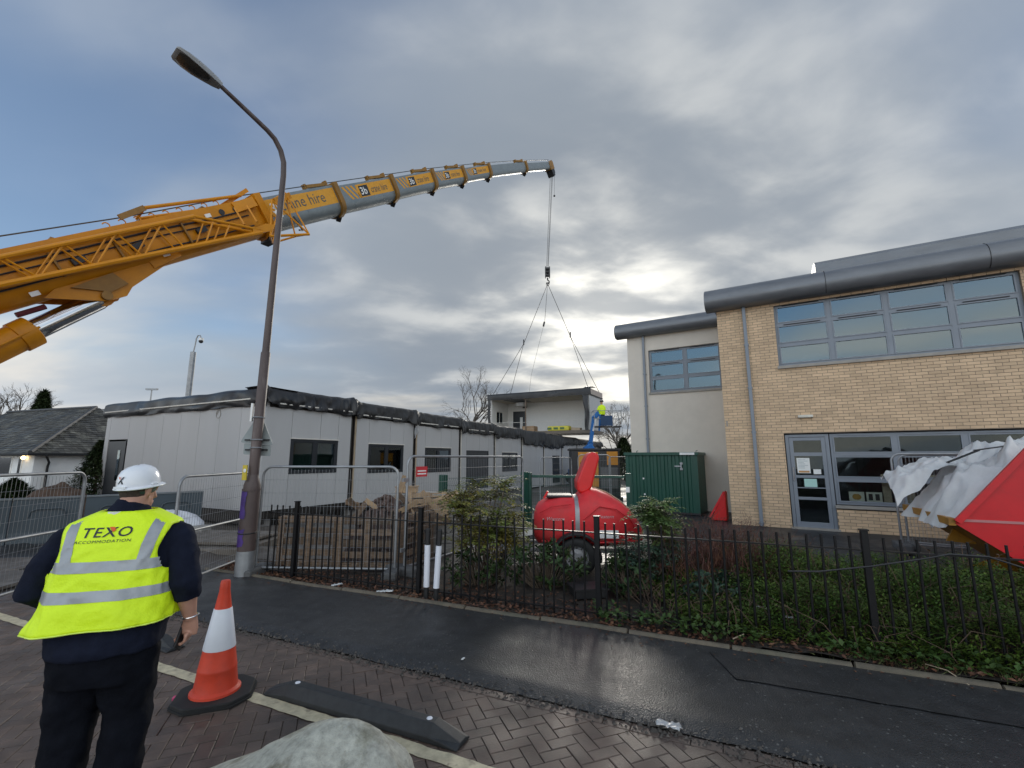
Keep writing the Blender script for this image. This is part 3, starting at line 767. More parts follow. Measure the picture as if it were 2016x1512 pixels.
def lsheet(u, v):
    y = -.15+8.55*u; path = [(1.2, 3.24), (.2, 3.25), (-.06, 3.22), (-.12, 3.1), (-.13, 2.95), (-.11, 2.72)]
    k = v*5; a = min(int(k), 4); fz = k-a; w = min(1, max(0, v*2-.6))
    return (path[a][0]*(1-fz)+path[a+1][0]*fz-.05*w*abs(fnoise(y*.9, v)), y, path[a][1]*(1-fz)+path[a+1][1]*fz+.05*w*fnoise(y*.6, 7)+(.12 if u < .06 else 0)*(1-v))
MB().grid(60, 10, lsheet).build('roof_sheeting', M_memb, lift, smooth=True, ang=180)
def ldrape(u, v): return (-.12+.10*fnoise(v*3, u*2), .05+.45*u*(1-.4*v)+.12*fnoise(v*2.5, 4), 3.15-2.95*v)
MB().grid(10, 24, ldrape).build('hanging_sheet', M_memb, lift, smooth=True, ang=180)
MB().grid(6, 20, lambda u, v: (-.1+.08*fnoise(v*3, u+9), 8.1+.25*u+.08*fnoise(v*3, 2), 3.1-2.7*v)).build('hanging_sheet', M_memb, lift, smooth=True, ang=180)
MB().bb(.02, .10, 5.05, 5.12, .22, 2.78).build('prop', mat('brown steel', (.14, .10, .07), .6), lift)
MB().tube([(.05, .1, .95), (.03, 4, .90), (.05, 8.1, .96)], .015, 6).build('edge_rope', M_batten, lift)
dd = MB().bb(LW-.12, LW-.085, 6.55, 7.65, .22, 2.1).build('inner_door', M_anth, lift)
MB().bb(LW-.128, LW-.121, 6.75, 7.0, .6, 1.6).build('door_light', M_int, dd)
MB().bb(1.6, 2.3, 6.05, 6.75, 2.42, 2.7).build('heater_unit', mat('white unit', (.7, .7, .7), .4), lift, bevel=.03)
MB().bb(2.4, 2.6, 6.2, 6.5, 2.3, 2.42).build('heater_vent', M_black, lift)
MB().bb(.4, 2.2, 5.6, 7.2, 2.765, 2.779).build('ceiling_panel', M_anth, lift)
MB().bb(.3, 2.9, 8.3, 8.34, .0, .3).build('end_sill', M_frame, lift)
def on_lift(x, y, z):
    c, s = math.cos(BA), math.sin(BA); return Vector((5.53+c*x-s*y, 32.0+s*x+c*y, 3.48+z))
cb = thing('cardboard_box', 'brown cardboard box standing in the lifted cabin', 'box', on_lift(.6, 5.0, .22), BA)
MB().bb(-.35, .35, -.5, .5, 0, .42).build('carton', mat('brown cardboard', (.33, .22, .13), .8, var=.1), cb); MB().bb(-.352, -.345, -.5, .5, .19, .23).build('tape', M_timber, cb)
yp = thing('insulation_pack', 'yellow wrapped insulation pack on the lifted cabin floor', 'package', on_lift(.55, 2.6, .22), BA)
MB().bb(-.3, .3, -.9, .8, 0, .36).build('wrap', mat('yellow wrap', (.62, .55, .05), .4, var=.15, bump=.2, bscale=9), yp, bevel=.08)
for k in range(3): MB().bb(-.304, -.3, -.55+.5*k, -.2+.5*k, .1, .26).build('print_patch', mat('dark green print', (.06, .14, .05), .5), yp)
pb = tag(MB().bar(on_lift(.55, 1.55, .35), on_lift(.6, .9, .30), .5, .2).build('timber_bundle', M_timber), 'pale timber offcuts beside the yellow insulation pack', 'timber')

# ================================================================ WHITE BUNGALOW, FAR LEFT
HA = math.atan2(.33, -.945)            # local +x: along the front to the left, local y: ...
house = thing('bungalow', 'white rendered bungalow with hipped grey slate roof', 'house', (-22.93, 22.0, -.1), 0)
hu = Vector((-.945, .33, 0)).normalized(); hv = Vector((.33, .945, 0)).normalized()
def HP(a, b, z): p = hu*a+hv*b; return (p.x, p.y, z)
M_hw = mat('white roughcast', (.82, .82, .80), .9, var=.07, scale=3, bump=.5, bscale=50)
M_slate = mat('weathered slate', (.080, .076, .066), .65, spec=.3, var=.35, scale=1.8, island=.40, col2=(.19, .185, .155), c2scale=1.1, rvar=.15)
EZ, HWD = 2.12, 9.2
w = MB()
w.prism([(0, 0), (16, 0), (16, HWD), (0, HWD)], lambda u, v, z: HP(u, v, z), -.3, EZ); w.build('wall', M_hw, house)
def slope_pt(face, u, t):        # u along the eave, t 0 eave .. 1 ridge
    o = .35; r = t*(HWD/2+o)-o; z = EZ-.08+t*2.85
    return (HP(u, r, z) if face == 0 else HP(r, u, z))
under = MB()
A_ = HP(HWD/2, HWD/2, EZ+2.76); Bq = HP(14, HWD/2, EZ+2.76)
c0, c1, c2, c3 = HP(-.35, -.35, EZ-.1), HP(17, -.35, EZ-.1), HP(-.35, HWD+.35, EZ-.1), HP(17, HWD+.35, EZ-.1)
under.v += [c0, c1, c2, c3, A_, Bq]; under.f += [(0, 1, 5, 4), (0, 4, 2), (2, 4, 5, 3), (1, 3, 5), (0, 2, 3, 1)]
rf = under.build('roof', mat('roof underlay', (.03, .03, .03), .9), house)
sl = MB(); rsl = random.Random(2)
for face in (0, 1):
    nrow = 24
    for r in range(nrow):
        t0, t1 = r/nrow, (r+1.6)/nrow
        lim0 = t0*(HWD/2+.35)-.35; u = lim0+(0 if r % 2 else .13); uend = 13.0 if face == 0 else HWD-lim0
        while u < uend-.05:
            ww = .25*rsl.uniform(.9, 1.1); tt = min(1, t1); b = min(u+ww-.012, uend)
            off = .03+rsl.uniform(0, .014)
            ps = [Vector(slope_pt(face, u, t0)), Vector(slope_pt(face, b, t0)), Vector(slope_pt(face, b, tt)), Vector(slope_pt(face, u, tt))]
            n = (ps[1]-ps[0]).cross(ps[3]-ps[0]).normalized(); n = n if n.z > 0 else -n
            q = [ps[0]+n*off, ps[1]+n*off, ps[2]+n*.006, ps[3]+n*.006]
            k0 = len(sl.v); sl.v += [tuple(p) for p in q]+[tuple(ps[0]), tuple(ps[1])]; sl.f += [(k0, k0+1, k0+2, k0+3), (k0+4, k0+5, k0+1, k0)]
            u += ww
stuff(sl.build('slates', M_slate, rf, fix=False))
MB().tube([HP(-.35, -.35, EZ-.02), (A_[0], A_[1], A_[2]+.05), (Bq[0], Bq[1], Bq[2]+.05)], .10, 6).build('ridge_tiles', mat('ridge lead', (.06, .06, .062), .6), rf)
MB().tube([HP(16, -.42, EZ-.12), HP(-.42, -.42, EZ-.12), HP(-.42, HWD, EZ-.12)], .06, 6).build('gutter', M_black, house)
for a0, a1 in ((.9, 1.25), (1.75, 3.0), (3.3, 3.9), (5.0, 6.4)):
    f = MB(); f.prism([(a0, -.03), (a1, -.03), (a1, .02), (a0, .02)], lambda u, v, z: HP(u, v, z), .95, EZ-.2)
    wf = f.build('window', M_hw, house)
    MB().prism([(a0+.08, -.045), (a1-.08, -.045), (a1-.08, -.035), (a0+.08, -.035)], lambda u, v, z: HP(u, v, z), 1.03, EZ-.28).build('pane', mat('dark bungalow glass', (.03, .032, .035), .1, spec=.6), wf)
MB().tube([HP(-.45, .2, EZ-.15), HP(-.15, .5, EZ-.5), HP(-.08, .5, EZ-.7), HP(-.08, .5, 0)], .05, 6).build('downpipe', M_black, house, smooth=True)
wl2 = MB().ball(HP(.6, -.14, 1.85), .09).build('wall_lamp', mat('lit lamp glass', (1, .8, .5), .4, emit=((1, .72, .35), 6.0)), house, smooth=True)
# ================================================================ MOBILE CRANE
CA_ = R(56.2826); CU = Vector((math.cos(CA_), math.sin(CA_), 0)); CN = Vector((math.sin(CA_), -math.cos(CA_), 0)); CO = Vector((-13.15, 11.0, 0))
def CP(s, z, n=0.0): return CO+CU*s+CN*n+Vector((0, 0, z))
top_s = [(-6, 2.75), (-.07, 7.03), (2.34, 8.86), (5.56, 11.32), (7.35, 12.62), (8.8, 13.61), (10.34, 14.67), (12.11, 15.84), (13.45, 16.8), (14.95, 17.8), (16.41, 18.73), (17.78, 19.62), (20.5, 21.42), (23.15, 23.13), (25.26, 24.41), (29.38, 26.88), (31, 27.85)]
bot_s = [(-6, .55), (.15, 5.24), (2.13, 6.80), (3.38, 7.72), (5.07, 9.0), (6.25, 9.86), (8.02, 11.28), (10.45, 12.98), (12.36, 14.45), (15.2, 16.61), (17.82, 18.46), (20.52, 20.41), (23.15, 22.11), (25.25, 23.5), (29.36, 26.15), (31, 27.2)]
def itp(t, s):
    for (a, p), (b, q) in zip(t, t[1:]):
        if s <= b: return p+(q-p)*(s-a)/(b-a)
    return t[-1][1]
def zc_(s):                       # smoothed centre line of the boom
    return sum((itp(top_s, s+d)+itp(bot_s, s+d))/2 for d in (-1.5, -.75, 0, .75, 1.5))/5
def BPt(s, q, n):                 # q: offset square to the boom in its own vertical plane
    d = Vector((1, zc_(s+.05)-zc_(s-.05), 0)); d = Vector((.1, d.y)).normalized()
    return CP(s-d.y*q, zc_(s)+d.x*q, n)
crane = thing('mobile_crane', 'yellow mobile crane with long grey telescopic boom reaching over the site', 'crane', (0, 0, 0))
M_cy = mat('crane yellow', (.58, .228, .004), .4, var=.10, scale=2.0, spec=.35, rvar=.08, col2=(.47, .175, .004), c2scale=1.3, c2lo=.5, c2hi=.75)
M_cg = mat('boom grey', (.22, .25, .26), .35, metal=.2, var=.12, scale=2.5, rvar=.1)
M_cb = mat('collar ochre brown', (.26, .13, .02), .5, var=.2, scale=3)
M_dec = mat('orange decal', (.66, .31, .02), .45, var=.06)
M_txt = mat('dark grey lettering', (.10, .10, .09), .5)
M_wh = mat('white lettering', (.78, .78, .76), .5)
M_dk = mat('dark machinery', (.02, .02, .022), .5, var=.2)
M_rope = mat('steel rope', (.10, .095, .09), .45, metal=.6)
def sect(h, ratio=.40):
    w = h*ratio; P_ = [(-w, .5*h), (w, .5*h), (w, -.12*h)]
    for k in range(1, 7):
        t = math.pi*k/7; P_.append((w*math.cos(t), -.12*h-.38*h*math.sin(t)))
    P_.append((-w, -.12*h)); return P_
def boom_part(name, s0, s1, h0, h1, m, parent, ratio=.40, n=10):
    rings = []
    for k in range(n+1):
        s = s0+(s1-s0)*k/n; h = h0+(h1-h0)*k/n
        rings.append([BPt(s, q, a) for a, q in sect(h, ratio)])
    return MB().loft(rings).build(name, m, parent, smooth=True, ang=35)
boom_part('base_boom', -5.2, 6.15, 1.40, 1.34, M_cy, crane, .42, 20)
cols_ = [6.15, 9.23, 12.31, 15.17, 17.80, 20.51, 25.26, 29.3]
hs = [1.34, 1.24, 1.13, 1.02, .92, .82, .72, .60]
for k in range(1, 8):
    s0, s1 = cols_[k-1], cols_[k]; h = hs[k]
    tube = boom_part('boom_section', s0-.3, s1, h, h, M_cg, crane, .42, 8)
    # collar with rope guide
    ch = h+.16
    if k < 7:
        cl = boom_part('boom_collar', s1-.09, s1+.09, ch, ch, M_cb, crane, .47, 1)
        MB().bar(BPt(s1, h*.5, 0), BPt(s1+.02, h*.5+.30, 0), .22, .10).build('rope_guide', M_cb, cl)
        MB().bar(BPt(s1-.9, h*.5+.20, 0), BPt(s1, h*.5+.16, 0), .2, .12).build('guide_arm', M_cb, cl)
        MB().bar(BPt(s1-.9, h*.5+.10, 0), BPt(s1-.9, h*.5+.30, 0), .2, .1).build('guide_tip', M_cb, cl)
        MB().bar(BPt(s1-.05, -h*.5-.16, -.1), BPt(s1-.05, -h*.5-.02, .1), .2, .1).build('collar_lug', M_dk, cl)
    # decal band on the near side: stripes, square badge, lettering
    w = h*.42; Ls = (s1-.12)-(s0+.15)
    if k >= 6: Ls *= .0
    if Ls > 0 and k <= 6:
        n1 = w+.004
        a0 = s0+.15+Ls*.30 if k > 1 else s0+.1
        def band(sa, sb, q0, q1, off, name, m, sk=0.0, n1=n1, h=h):
            pts = [BPt(sa+sk, q0*h, n1+off), BPt(sb+sk, q0*h, n1+off), BPt(sb, q1*h, n1+off), BPt(sa, q1*h, n1+off)]
            mb = MB(); mb.quad(*pts); b2 = [p-CN*.003 for p in pts]; mb.quad(*reversed(b2)); return mb.build(name, m, crane)
        band(a0, s1-.12, -.10, .42, 0, 'decal_band', M_dec)
        for j in range(3): band(a0-.62*h+.19*h*j, a0-.53*h+.19*h*j, -.10, .42, 0, 'decal_stripe', M_dec, sk=.30*h)
        bx = a0+.12*h
        if k > 1: band(bx, bx+.42*h, -.06, .36, .003, 'badge', M_dk)
        u0 = bx+.52*h if k > 1 else a0+.5
        sz = .42*h*(1.0 if k > 1 else 1.15)
        for body, st, mm, sc in (('3b', bx+.02*h, M_wh, .40*h), ('crane hire', u0, M_txt, sz)):
            # text runs along the boom, upright to its side
            me = text_verts(body, sc, 'LEFT', bold=.006*h if body == '3b' else 0)
            xmax = max(v.co.x for v in me.vertices)
            kx = min(1.0, (.40*h if body == '3b' else (s1-.22-u0))/xmax) if body != '3b' else .38*h/xmax
            for v in me.vertices:
                v.co = BPt(st+v.co.x*kx*.82, (.0*h+v.co.y+.02), n1+.006)
            obj('boom_lettering', me, mm, crane)
# boom head with sheaves
MB().bar(BPt(29.1, -.05, 0), BPt(29.75, .05, 0), .62, .62).build('boom_head', M_cb, crane, bevel=.03)
MB().bar(BPt(29.3, .2, 0), BPt(29.9, .42, 0), .3, .2).build('head_bracket', M_cb, crane)
for n in (-.18, 0, .18):
    c = BPt(29.6, -.45, n); MB().tube([c-CN*.05, c+CN*.05], .34, 16).build('sheave', M_dk, crane)
MB().bar(BPt(29.35, -.2, 0), BPt(29.6, -.85, 0), .55, .35).build('sheave_block', M_dk, crane)
# ribs, eyelets and access plates along the base boom
for s in (-1.5, 1.2, 3.0, 4.6):
    MB().bar(BPt(s, .70, -.3), BPt(s, .70, .3), .10, .14).build('top_bracket', M_cb, crane)
for k in range(9):
    c = BPt(2.2+.34*k, .70, .42); MB().tube([c+CU*(.09*math.cos(t))+Vector((0, 0, .09*math.sin(t)+.06)) for t in [i*.6 for i in range(6)]], .018, 5).build('eyelet', M_cy, crane)
for k in range(3):
    c = BPt(4.9+.42*k, .42, .58); MB().tube([c, c+CN*.012], .10, 12).build('lightening_hole', M_dk, crane)
boom_part('base_boom_collar', 6.0, 6.22, 1.56, 1.56, M_cy, crane, .46, 1)
MB().bar(BPt(6.1, -.85, -.3), BPt(6.1, -.85, .3), .3, .16).build('wear_pad', M_dk, crane)
# cylinder bracket under the boom
br = [(.4, -.64), (1.35, -1.18), (1.75, -1.20), (1.95, -1.02), (3.3, -.55), (1.0, -.3)]
for n in (-.42, .34):
    MB().prism(br, lambda u, v, w: BPt(u, v, w), n, n+.08).build('cylinder_bracket', M_cy, crane)
piv = BPt(1.38, -1.04, 0)
MB().tube([piv-CN*.55, piv+CN*.55], .13, 14).build('pivot_pin', M_cb, crane, smooth=True)
for n in (-.22, .16): MB().tube([piv+CN*n, piv+CN*(n+.06)], .25, 18).build('rod_eye', M_cy, crane)
low = CP(-2.6, 1.7, 0); dcy = (low-piv).normalized()
MB().tube([piv+dcy*.1, piv+dcy*1.9], .27, 24).build('cylinder_rod', mat('chrome rod', (.62, .63, .65), .12, metal=1.0, var=.05), crane, smooth=True)
MB().tube([piv+dcy*1.75, piv+dcy*1.77, piv+dcy*2.15, piv+dcy*2.17, low], [.36, .40, .40, .36, .36], 24).build('cylinder_barrel', M_cy, crane, smooth=True, ang=30)
MB().tube([piv+dcy*1.7+CN*.36, piv+dcy*2.6+CN*.40, piv+dcy*3.6+CN*.36], .035, 6).build('hydraulic_pipe', M_cy, crane, smooth=True)
MB().bar(piv+dcy*1.75+CN*.33, piv+dcy*1.95+CN*.33, .12, .12).build('barrel_lug', M_cy, crane)
c = BPt(-.1, -.82, .1); MB().tube([c, c+CU*.5+Vector((0, 0, .38))], .07, 8).build('marker_lamp', mat('maroon plastic', (.12, .02, .03), .4), crane, smooth=True)
MB().tube([BPt(-1.6, -.76, .2), BPt(-1.2, -.84, .25), BPt(-.9, -.78, .2), BPt(-.6, -.80, .2)], .03, 6).build('cable_loom', M_dk, crane, smooth=True)
# lattice fly jib stowed along the near side
JN, JF = 1.45, .72
def jt(s, n): return CP(s, (6.40+(s+.21)*.748) if n > 1 else (6.62+(s+.12)*.75), n)
def jb(s, n): return CP(s, (5.74+(s+.13)*.669) if n > 1 else (5.93+(s+.04)*.672), n)
for n in (JN, JF):
    MB().tube([jt(-5.0, n), jt(3.56, n)], .065, 8).build('jib_chord', M_cy, crane, smooth=True)
    MB().tube([jt(3.56, n), jb(5.62, n)+Vector((0, 0, .08))], .05, 8).build('jib_chord', M_cy, crane, smooth=True)
    MB().tube([jb(-5.0, n), jb(5.62, n)], .075, 8).build('jib_chord', M_cy, crane, smooth=True)
    s = -4.4; k = 0
    while s < 3.3:
        MB().tube([jb(s, n), jt(s+.30, n)], .027, 6).build('jib_brace', M_cy, crane)
        MB().tube([jt(s+.30, n), jb(s+.95, n)], .027, 6).build('jib_brace', M_cy, crane)
        s += .98; k += 1
    for s, e in ((3.6, 4.1), (4.1, 4.6)):
        tp = jt(3.56, n).lerp(jb(5.62, n)+Vector((0, 0, .08)), (e-3.56)/2.1); MB().tube([jb(s+.35, n), tp], .025, 6).build('jib_brace', M_cy, crane)
for k in range(9):
    s = -4.2+.98*k
    if s < 3.5:
        MB().tube([jt(s, JN), jt(s, JF)], .022, 6).build('jib_brace', M_cy, crane); MB().tube([jb(s, JN), jb(s, JF)], .022, 6).build('jib_brace', M_cy, crane); MB().tube([jb(s, JN), jb(s+.98, JF)], .018, 5).build('jib_brace', M_cy, crane)
# jib foot frame and hinge plates at the boom end
MB().prism([(5.35, -.10), (5.95, -.12), (6.05, .08), (5.7, .22), (5.3, .12)], lambda u, v, w: CP(u, 9.66+(u-5.6)*.70+v, w), JN-.05, JN+.04).build('hinge_plate', M_cy, crane)
F_ = [CP(5.9, 9.55, 1.5), CP(7.35, 10.25, 1.5), CP(7.15, 10.25, .9), CP(5.99, 11.1, 1.2), CP(6.55, 11.75, 1.0), CP(6.3, 9.62, .9)]
for a, b, r in ((0, 1, .05), (1, 3, .03), (1, 4, .03), (2, 4, .03), (0, 3, .03), (5, 2, .04), (1, 2, .03), (5, 4, .025), (0, 4, .03), (5, 0, .03), (3, 4, .03)):
    MB().tube([F_[a], F_[b]], r, 6).build('foot_frame_tube', M_cy, crane, smooth=True)
MB().bar(F_[3]+CU*.1, F_[4]+CU*.2, .05, .22).build('warning_plate', M_cy, crane); MB().bar(CP(6.15, 10.75, 1.25), CP(6.35, 10.55, 1.28), .02, .22).build('data_plate', M_wh, crane)
MB().tube([CP(6.9, 10.9, 1.1), CP(7.2, 10.4, 1.3), CP(7.0, 10.3, 1.4)], .035, 6).build('hose', M_dk, crane, smooth=True)
for s in (4.9, 5.3):
    MB().bar(CP(s, 10.35+(s-4.9)*.7, .9), CP(s+.25, 9.75+(s-4.9)*.7, 1.2), .07, .05).build('stow_arm', M_cy, crane)
MB().bar(BPt(5.3, .45, .6), BPt(5.9, .50, .75), .12, .35).build('stow_bracket', M_cy, crane)
for q, r_ in ((.30, .030), (.12, .022), (-.25, .026)):  # added dark hoses, deepening the shade between boom and jib
    MB().tube([BPt(s, q+.03*math.sin(s*2.3), .60) for s in (-4.5, -3, -1.5, 0, 1.5, 3, 4.5, 5.6)], r_, 6).build('shade_hose', M_dk, crane, smooth=True)
for s in (-2.6, -.7, .9, 2.1, 3.7):  # clamps and dark blocks added to fill in shade behind the lattice
    MB().bar(BPt(s, .36, .62), BPt(s, -.30, .62), .10, .05).build('shade_hose_clamp', M_cb, crane); MB().bar(BPt(s+.25, -.02, .66), BPt(s+.52, .02, .66), .10, .16).build('shade_block', M_dk, crane)
for s, q in ((.2, -.50), (2.9, -.42), (4.4, .40)):
    MB().bar(BPt(s, q, .60), BPt(s+.16, q, .60), .02, .12).build('safety_label', M_wh, crane)
MB().bar(BPt(2.6, -.55, .42), BPt(3.3, -.42, .50), .06, .30).build('gusset', M_cy, crane); MB().prism([(.9, -.58), (1.5, -.98), (1.9, -.9), (1.75, -.50)], lambda u, v, w: BPt(u, v, w), .43, .50).build('bracket_rib', M_cb, crane)
# rope guide mast over the base boom, hoist rope
MB().bar(CP(2.03, 8.78, .45), CP(2.58, 9.36, .45), .06, .16).build('rope_mast', M_cb, crane)
MB().tube([CP(2.58, 9.36, .45), CP(5.25, 11.15, .45)], .055, 8).build('rope_mast', M_cy, crane, smooth=True)
MB().tube([CP(2.60, 9.20, -.2), CP(5.25, 10.95, -.1)], .05, 8).build('rope_mast', M_cy, crane, smooth=True)
MB().tube([CP(2.58, 9.36, .45), CP(2.60, 9.20, -.2)], .045, 8).build('rope_mast', M_cy, crane, smooth=True)
MB().bar(CP(4.9, 10.75, .1), CP(5.5, 11.55, .1), .5, .14).build('guide_frame', M_cy, crane)
MB().tube([CP(-6, 3.2, .2), CP(-.12, 7.34, .2), CP(2.10, 8.88, .2), CP(5.4, 11.32, .2)]+[BPt(s, h_*.5+.24, 0) for s, h_ in ((9.2, 1.2), (12.3, 1.1), (15.2, 1.0), (17.8, .9), (20.5, .8), (25.2, .7), (29.6, .6))], .020, 6).build('hoist_rope', M_rope, crane)
hk = Vector((2.92, 35.2, 0)); tipb = BPt(29.6, -.6, 0)
for dx, dy in ((-.10, 0), (.10, .05), (.02, -.1)):
    MB().tube([tipb+Vector((dx, dy, -.2)), hk+Vector((dx*.7, dy, 17.25))], .018, 6).build('hoist_fall', M_rope, crane)
MB().tube([tipb+Vector((.25, 0, 0)), tipb+Vector((.22, 0, -2.0))], .012, 5).build('limit_rope', M_rope, crane); MB().ball(tipb+Vector((.22, 0, -2.1)), .09).build('limit_weight', M_dk, crane)
# the carrier, standing on the road to the left
cz = node('carrier', crane, (-15.6, 7.6, 0), CA_)
crr = [MB().bb(-6.5, 5.5, -1.35, 1.35, 1.0, 1.55).build('carrier_deck', M_cy, crane), MB().bb(-3.2, 1.6, -1.3, 1.3, 1.75, 2.9).build('superstructure', M_cy, crane, bevel=.08),
       MB().bb(-4.6, -3.2, -1.4, 1.4, 1.7, 3.0).build('counterweight', M_dk, crane, bevel=.05), MB().bb(.2, 2.0, .75, 1.5, 1.7, 3.3).build('operator_cab', M_cy, crane, bevel=.1), MB().bb(3.9, 5.9, -1.3, 1.3, .7, 2.6).build('driving_cab', M_cy, crane, bevel=.12)]
for x in (-4.8, -3.2, 1.0, 2.8):
    for y in (-1.2, 1.2): crr.append(MB().tube([(x, y-.25, .62), (x, y+.25, .62)], .62, 20).build('wheel', M_black, crane))
for x in (-5.6, 3.5):
    for y in (-1, 1): crr += [MB().bar((x, y*1.2, .9), (x, y*3.0, .9), .3, .3).build('outrigger', M_cy, crane), MB().tube([(x, y*3.0, 1.2), (x, y*3.0, .1)], .1, 10).build('outrigger_leg', M_cg, crane), MB().bb(x-.4, x+.4, y*3-.4, y*3+.4, -.08, .1).build('outrigger_pad', M_dk, crane)]
bpy.data.objects.remove(cz)
for o in crr: o.location = (-15.6, 7.6, 0); o.rotation_euler = (0, 0, R(-24))

# hook block and slings
hb = thing('hook_block', 'black hook block hanging from the crane ropes', 'hook', (2.92, 35.2, 16.3))
for x in (-.2, .14): MB().bb(x, x+.06, -.16, .16, .0, .95).build('cheek_plate', M_dk, hb, bevel=.02)
for z in (.22, .5, .78): MB().tube([(-.12, 0, z), (.12, 0, z)], .14, 14).build('sheave', M_dk, hb)
MB().tube([(0, 0, 0), (0, 0, -.18), (.12, 0, -.28), (.13, 0, -.42), (0, 0, -.52), (-.12, 0, -.42)], [.06, .06, .05, .055, .06, .03], 8).build('hook', M_dk, hb, smooth=True)
M_sl = mat('steel sling', (.07, .065, .06), .5, metal=.3)
sg = thing('lifting_slings', 'four-leg wire slings from the hook to the hanging cabin', 'sling', (2.92, 35.2, 15.78))
org = Vector((2.92, 35.2, 15.78))
corners = [on_lift(.15, 8.0, 3.28), on_lift(2.9, 8.0, 3.28), on_lift(.15, .15, 3.30), on_lift(2.9, .15, 3.28)]
ring = Vector((2.92, 35.2, 15.78))
for (a, b), nd in (((0, 1), Vector((.95, 35.6, 10.85))), ((2, 3), Vector((4.6, 34.6, 11.2)))):
    MB().tube([ring-org, nd-org], .022, 6).build('sling_leg', M_sl, sg)
    MB().bar(nd-org+Vector((0, 0, .35)), nd-org-Vector((0, 0, .1)), .10, .06).build('shackle', M_dk, sg)
    for c in (a, b): MB().tube([nd-org, corners[c]-org], .02, 6).build('sling_leg', M_sl, sg)
MB().tube([Vector((math.cos(t)*.12, 0, math.sin(t)*.14)) for t in [i*math.pi/6 for i in range(13)]], .025, 6).build('master_ring', M_dk, sg, smooth=True)
MB().tube([Vector((-.02, 0, -.1)), Vector((-.28, .1, -3.25))], .016, 5).build('spare_leg', M_sl, sg)
MB().bar(Vector((-.30, .1, -3.2)), Vector((-.38, .1, -3.55)), .2, .14).build('spare_hook', M_dk, sg)
MB().tube([Vector((-.36, .1, -3.5)), Vector((-.9, .1, -5.6)), Vector((-1.4, 0, -7.6)), Vector((-1.65, -.5, -9.6))], .012, 5).build('tag_line', M_sill, sg)

# ================================================================ LAMP POST AND SIGN
lamp = thing('street_lamp', 'tall brown painted street lamp with bent arm over the pavement', 'street lamp', (-3.92, 6.97, 0))
M_lp = mat('faded brown lamp paint', (.085, .060, .055), .5, var=.25, scale=5, stretch=(1, 1, .3), col2=(.17, .14, .13), c2scale=4, c2lo=.55, c2hi=.75, bump=.2, bscale=30)
M_galv = mat('galvanised steel', (.30, .31, .32), .45, metal=.5, var=.2, scale=6)
def lpz(pts, r, name, m, seg=16): return MB().tube(pts, r, seg).build(name, m, lamp, smooth=True, ang=50)
lpz([(0, 0, -.1), (0, 0, .40)], [.128, .126], 'galvanised_foot', M_galv)
lpz([(0, 0, .40), (.005, 0, 1.28), (.005, 0, 1.34), (.005, 0, 1.46), (.006, 0, 1.50)], [.124, .118, .118, .08, .074], 'base_compartment', M_lp)
MB().tube([(0, 0, 1.26), (0, 0, 1.29)], .128, 16).build('band', M_lp, lamp)
lpz([(.006, 0, 1.45), (.03, 0, 3.38), (.03, 0, 3.40)], [.074, .069, .056], 'lower_shaft', M_lp)
lpz([(.03, 0, 3.3), (.06, 0, 6.45), (.055, -.02, 6.68), (.02, -.08, 6.86), (-.04, -.18, 7.0), (-.11, -.29, 7.07), (-.24, -.52, 7.15), (-.50, -.95, 7.31)], [.056, .044, .043, .042, .040, .038, .036, .032], 'upper_shaft', M_lp)
hd = Vector((-.50, -.95, 7.31)); hdir = Vector((-.32, -.42, .10)).normalized(); hr = hdir.cross(Vector((0, 0, 1))).normalized(); hup = hr.cross(hdir)
rings = []
for t, w, a, b in ((-.02, .05, .04, -.04), (.06, .075, .06, -.05), (.18, .10, .07, -.055), (.32, .125, .065, -.06), (.46, .135, .055, -.05), (.57, .125, .035, -.035), (.60, .10, .015, -.02)):
    c = hd+hdir*t; rings.append([c+hr*(1.25*w*x)+hup*(a if z > 0 else b)*abs(z) for x, z in ((-1, 0), (-.85, .6), (-.4, 1), (.4, 1), (.85, .6), (1, 0), (.9, -.8), (-.9, -.8))])
head = MB().loft(rings).build('lamp_head', mat('grey lamp head', (.30, .31, .32), .4), lamp, smooth=True, ang=40)
rings = []
for t, w, b in ((.14, .06, .06), (.2, .085, .075), (.34, .105, .082), (.48, .11, .068), (.55, .08, .05)):
    c = hd+hdir*t; rings.append([c+hr*(1.25*w*x)-hup*(b*z) for x, z in ((-1, .6), (-.5, 1), (.5, 1), (1, .6))])
MB().loft(rings, closed=False, cap=False).build('lamp_lens', mat('smoked lens', (.05, .045, .04), .25), head, smooth=True)
MB().bb(-.085, -.02, -.135, -.115, 1.42, 1.64).build('number_plate', mat('yellow plate', (.55, .42, .03), .5), lamp)
MB().ball((-.05, -.138, 1.56), (.022, .004, .03)).build('plate_mark', M_wh, lamp)
M_gr = mat('purple spray paint', (.055, .025, .16), .5, var=.4, scale=9)
for a0, a1, z0, z1 in ((-2.6, -1.55, .85, 1.24), (-2.75, -1.5, .48, .72)):
    MB().grid(10, 8, lambda u, v: (.1265*math.cos(a0+(a1-a0)*u+.25*fnoise(v*4+z0, 2)), .1265*math.sin(a0+(a1-a0)*u+.25*fnoise(v*4+z0, 2)), z0+(z1-z0)*v+.06*fnoise(u*3, z0*3))).build('graffiti', M_gr, lamp, smooth=True, ang=180)
MB().tube([(.13*math.cos(t), .13*math.sin(t), .66+.01*math.sin(t)) for t in [i*.5 for i in range(14)]], .009, 5).build('tie_wire', M_black, lamp)
sign = thing('road_sign', 'back of a grey triangular road sign with small plate on the lamp post', 'sign', (-3.92, 6.97, 0))
M_sb = mat('grey sign back', (.26, .29, .29), .5, var=.1)
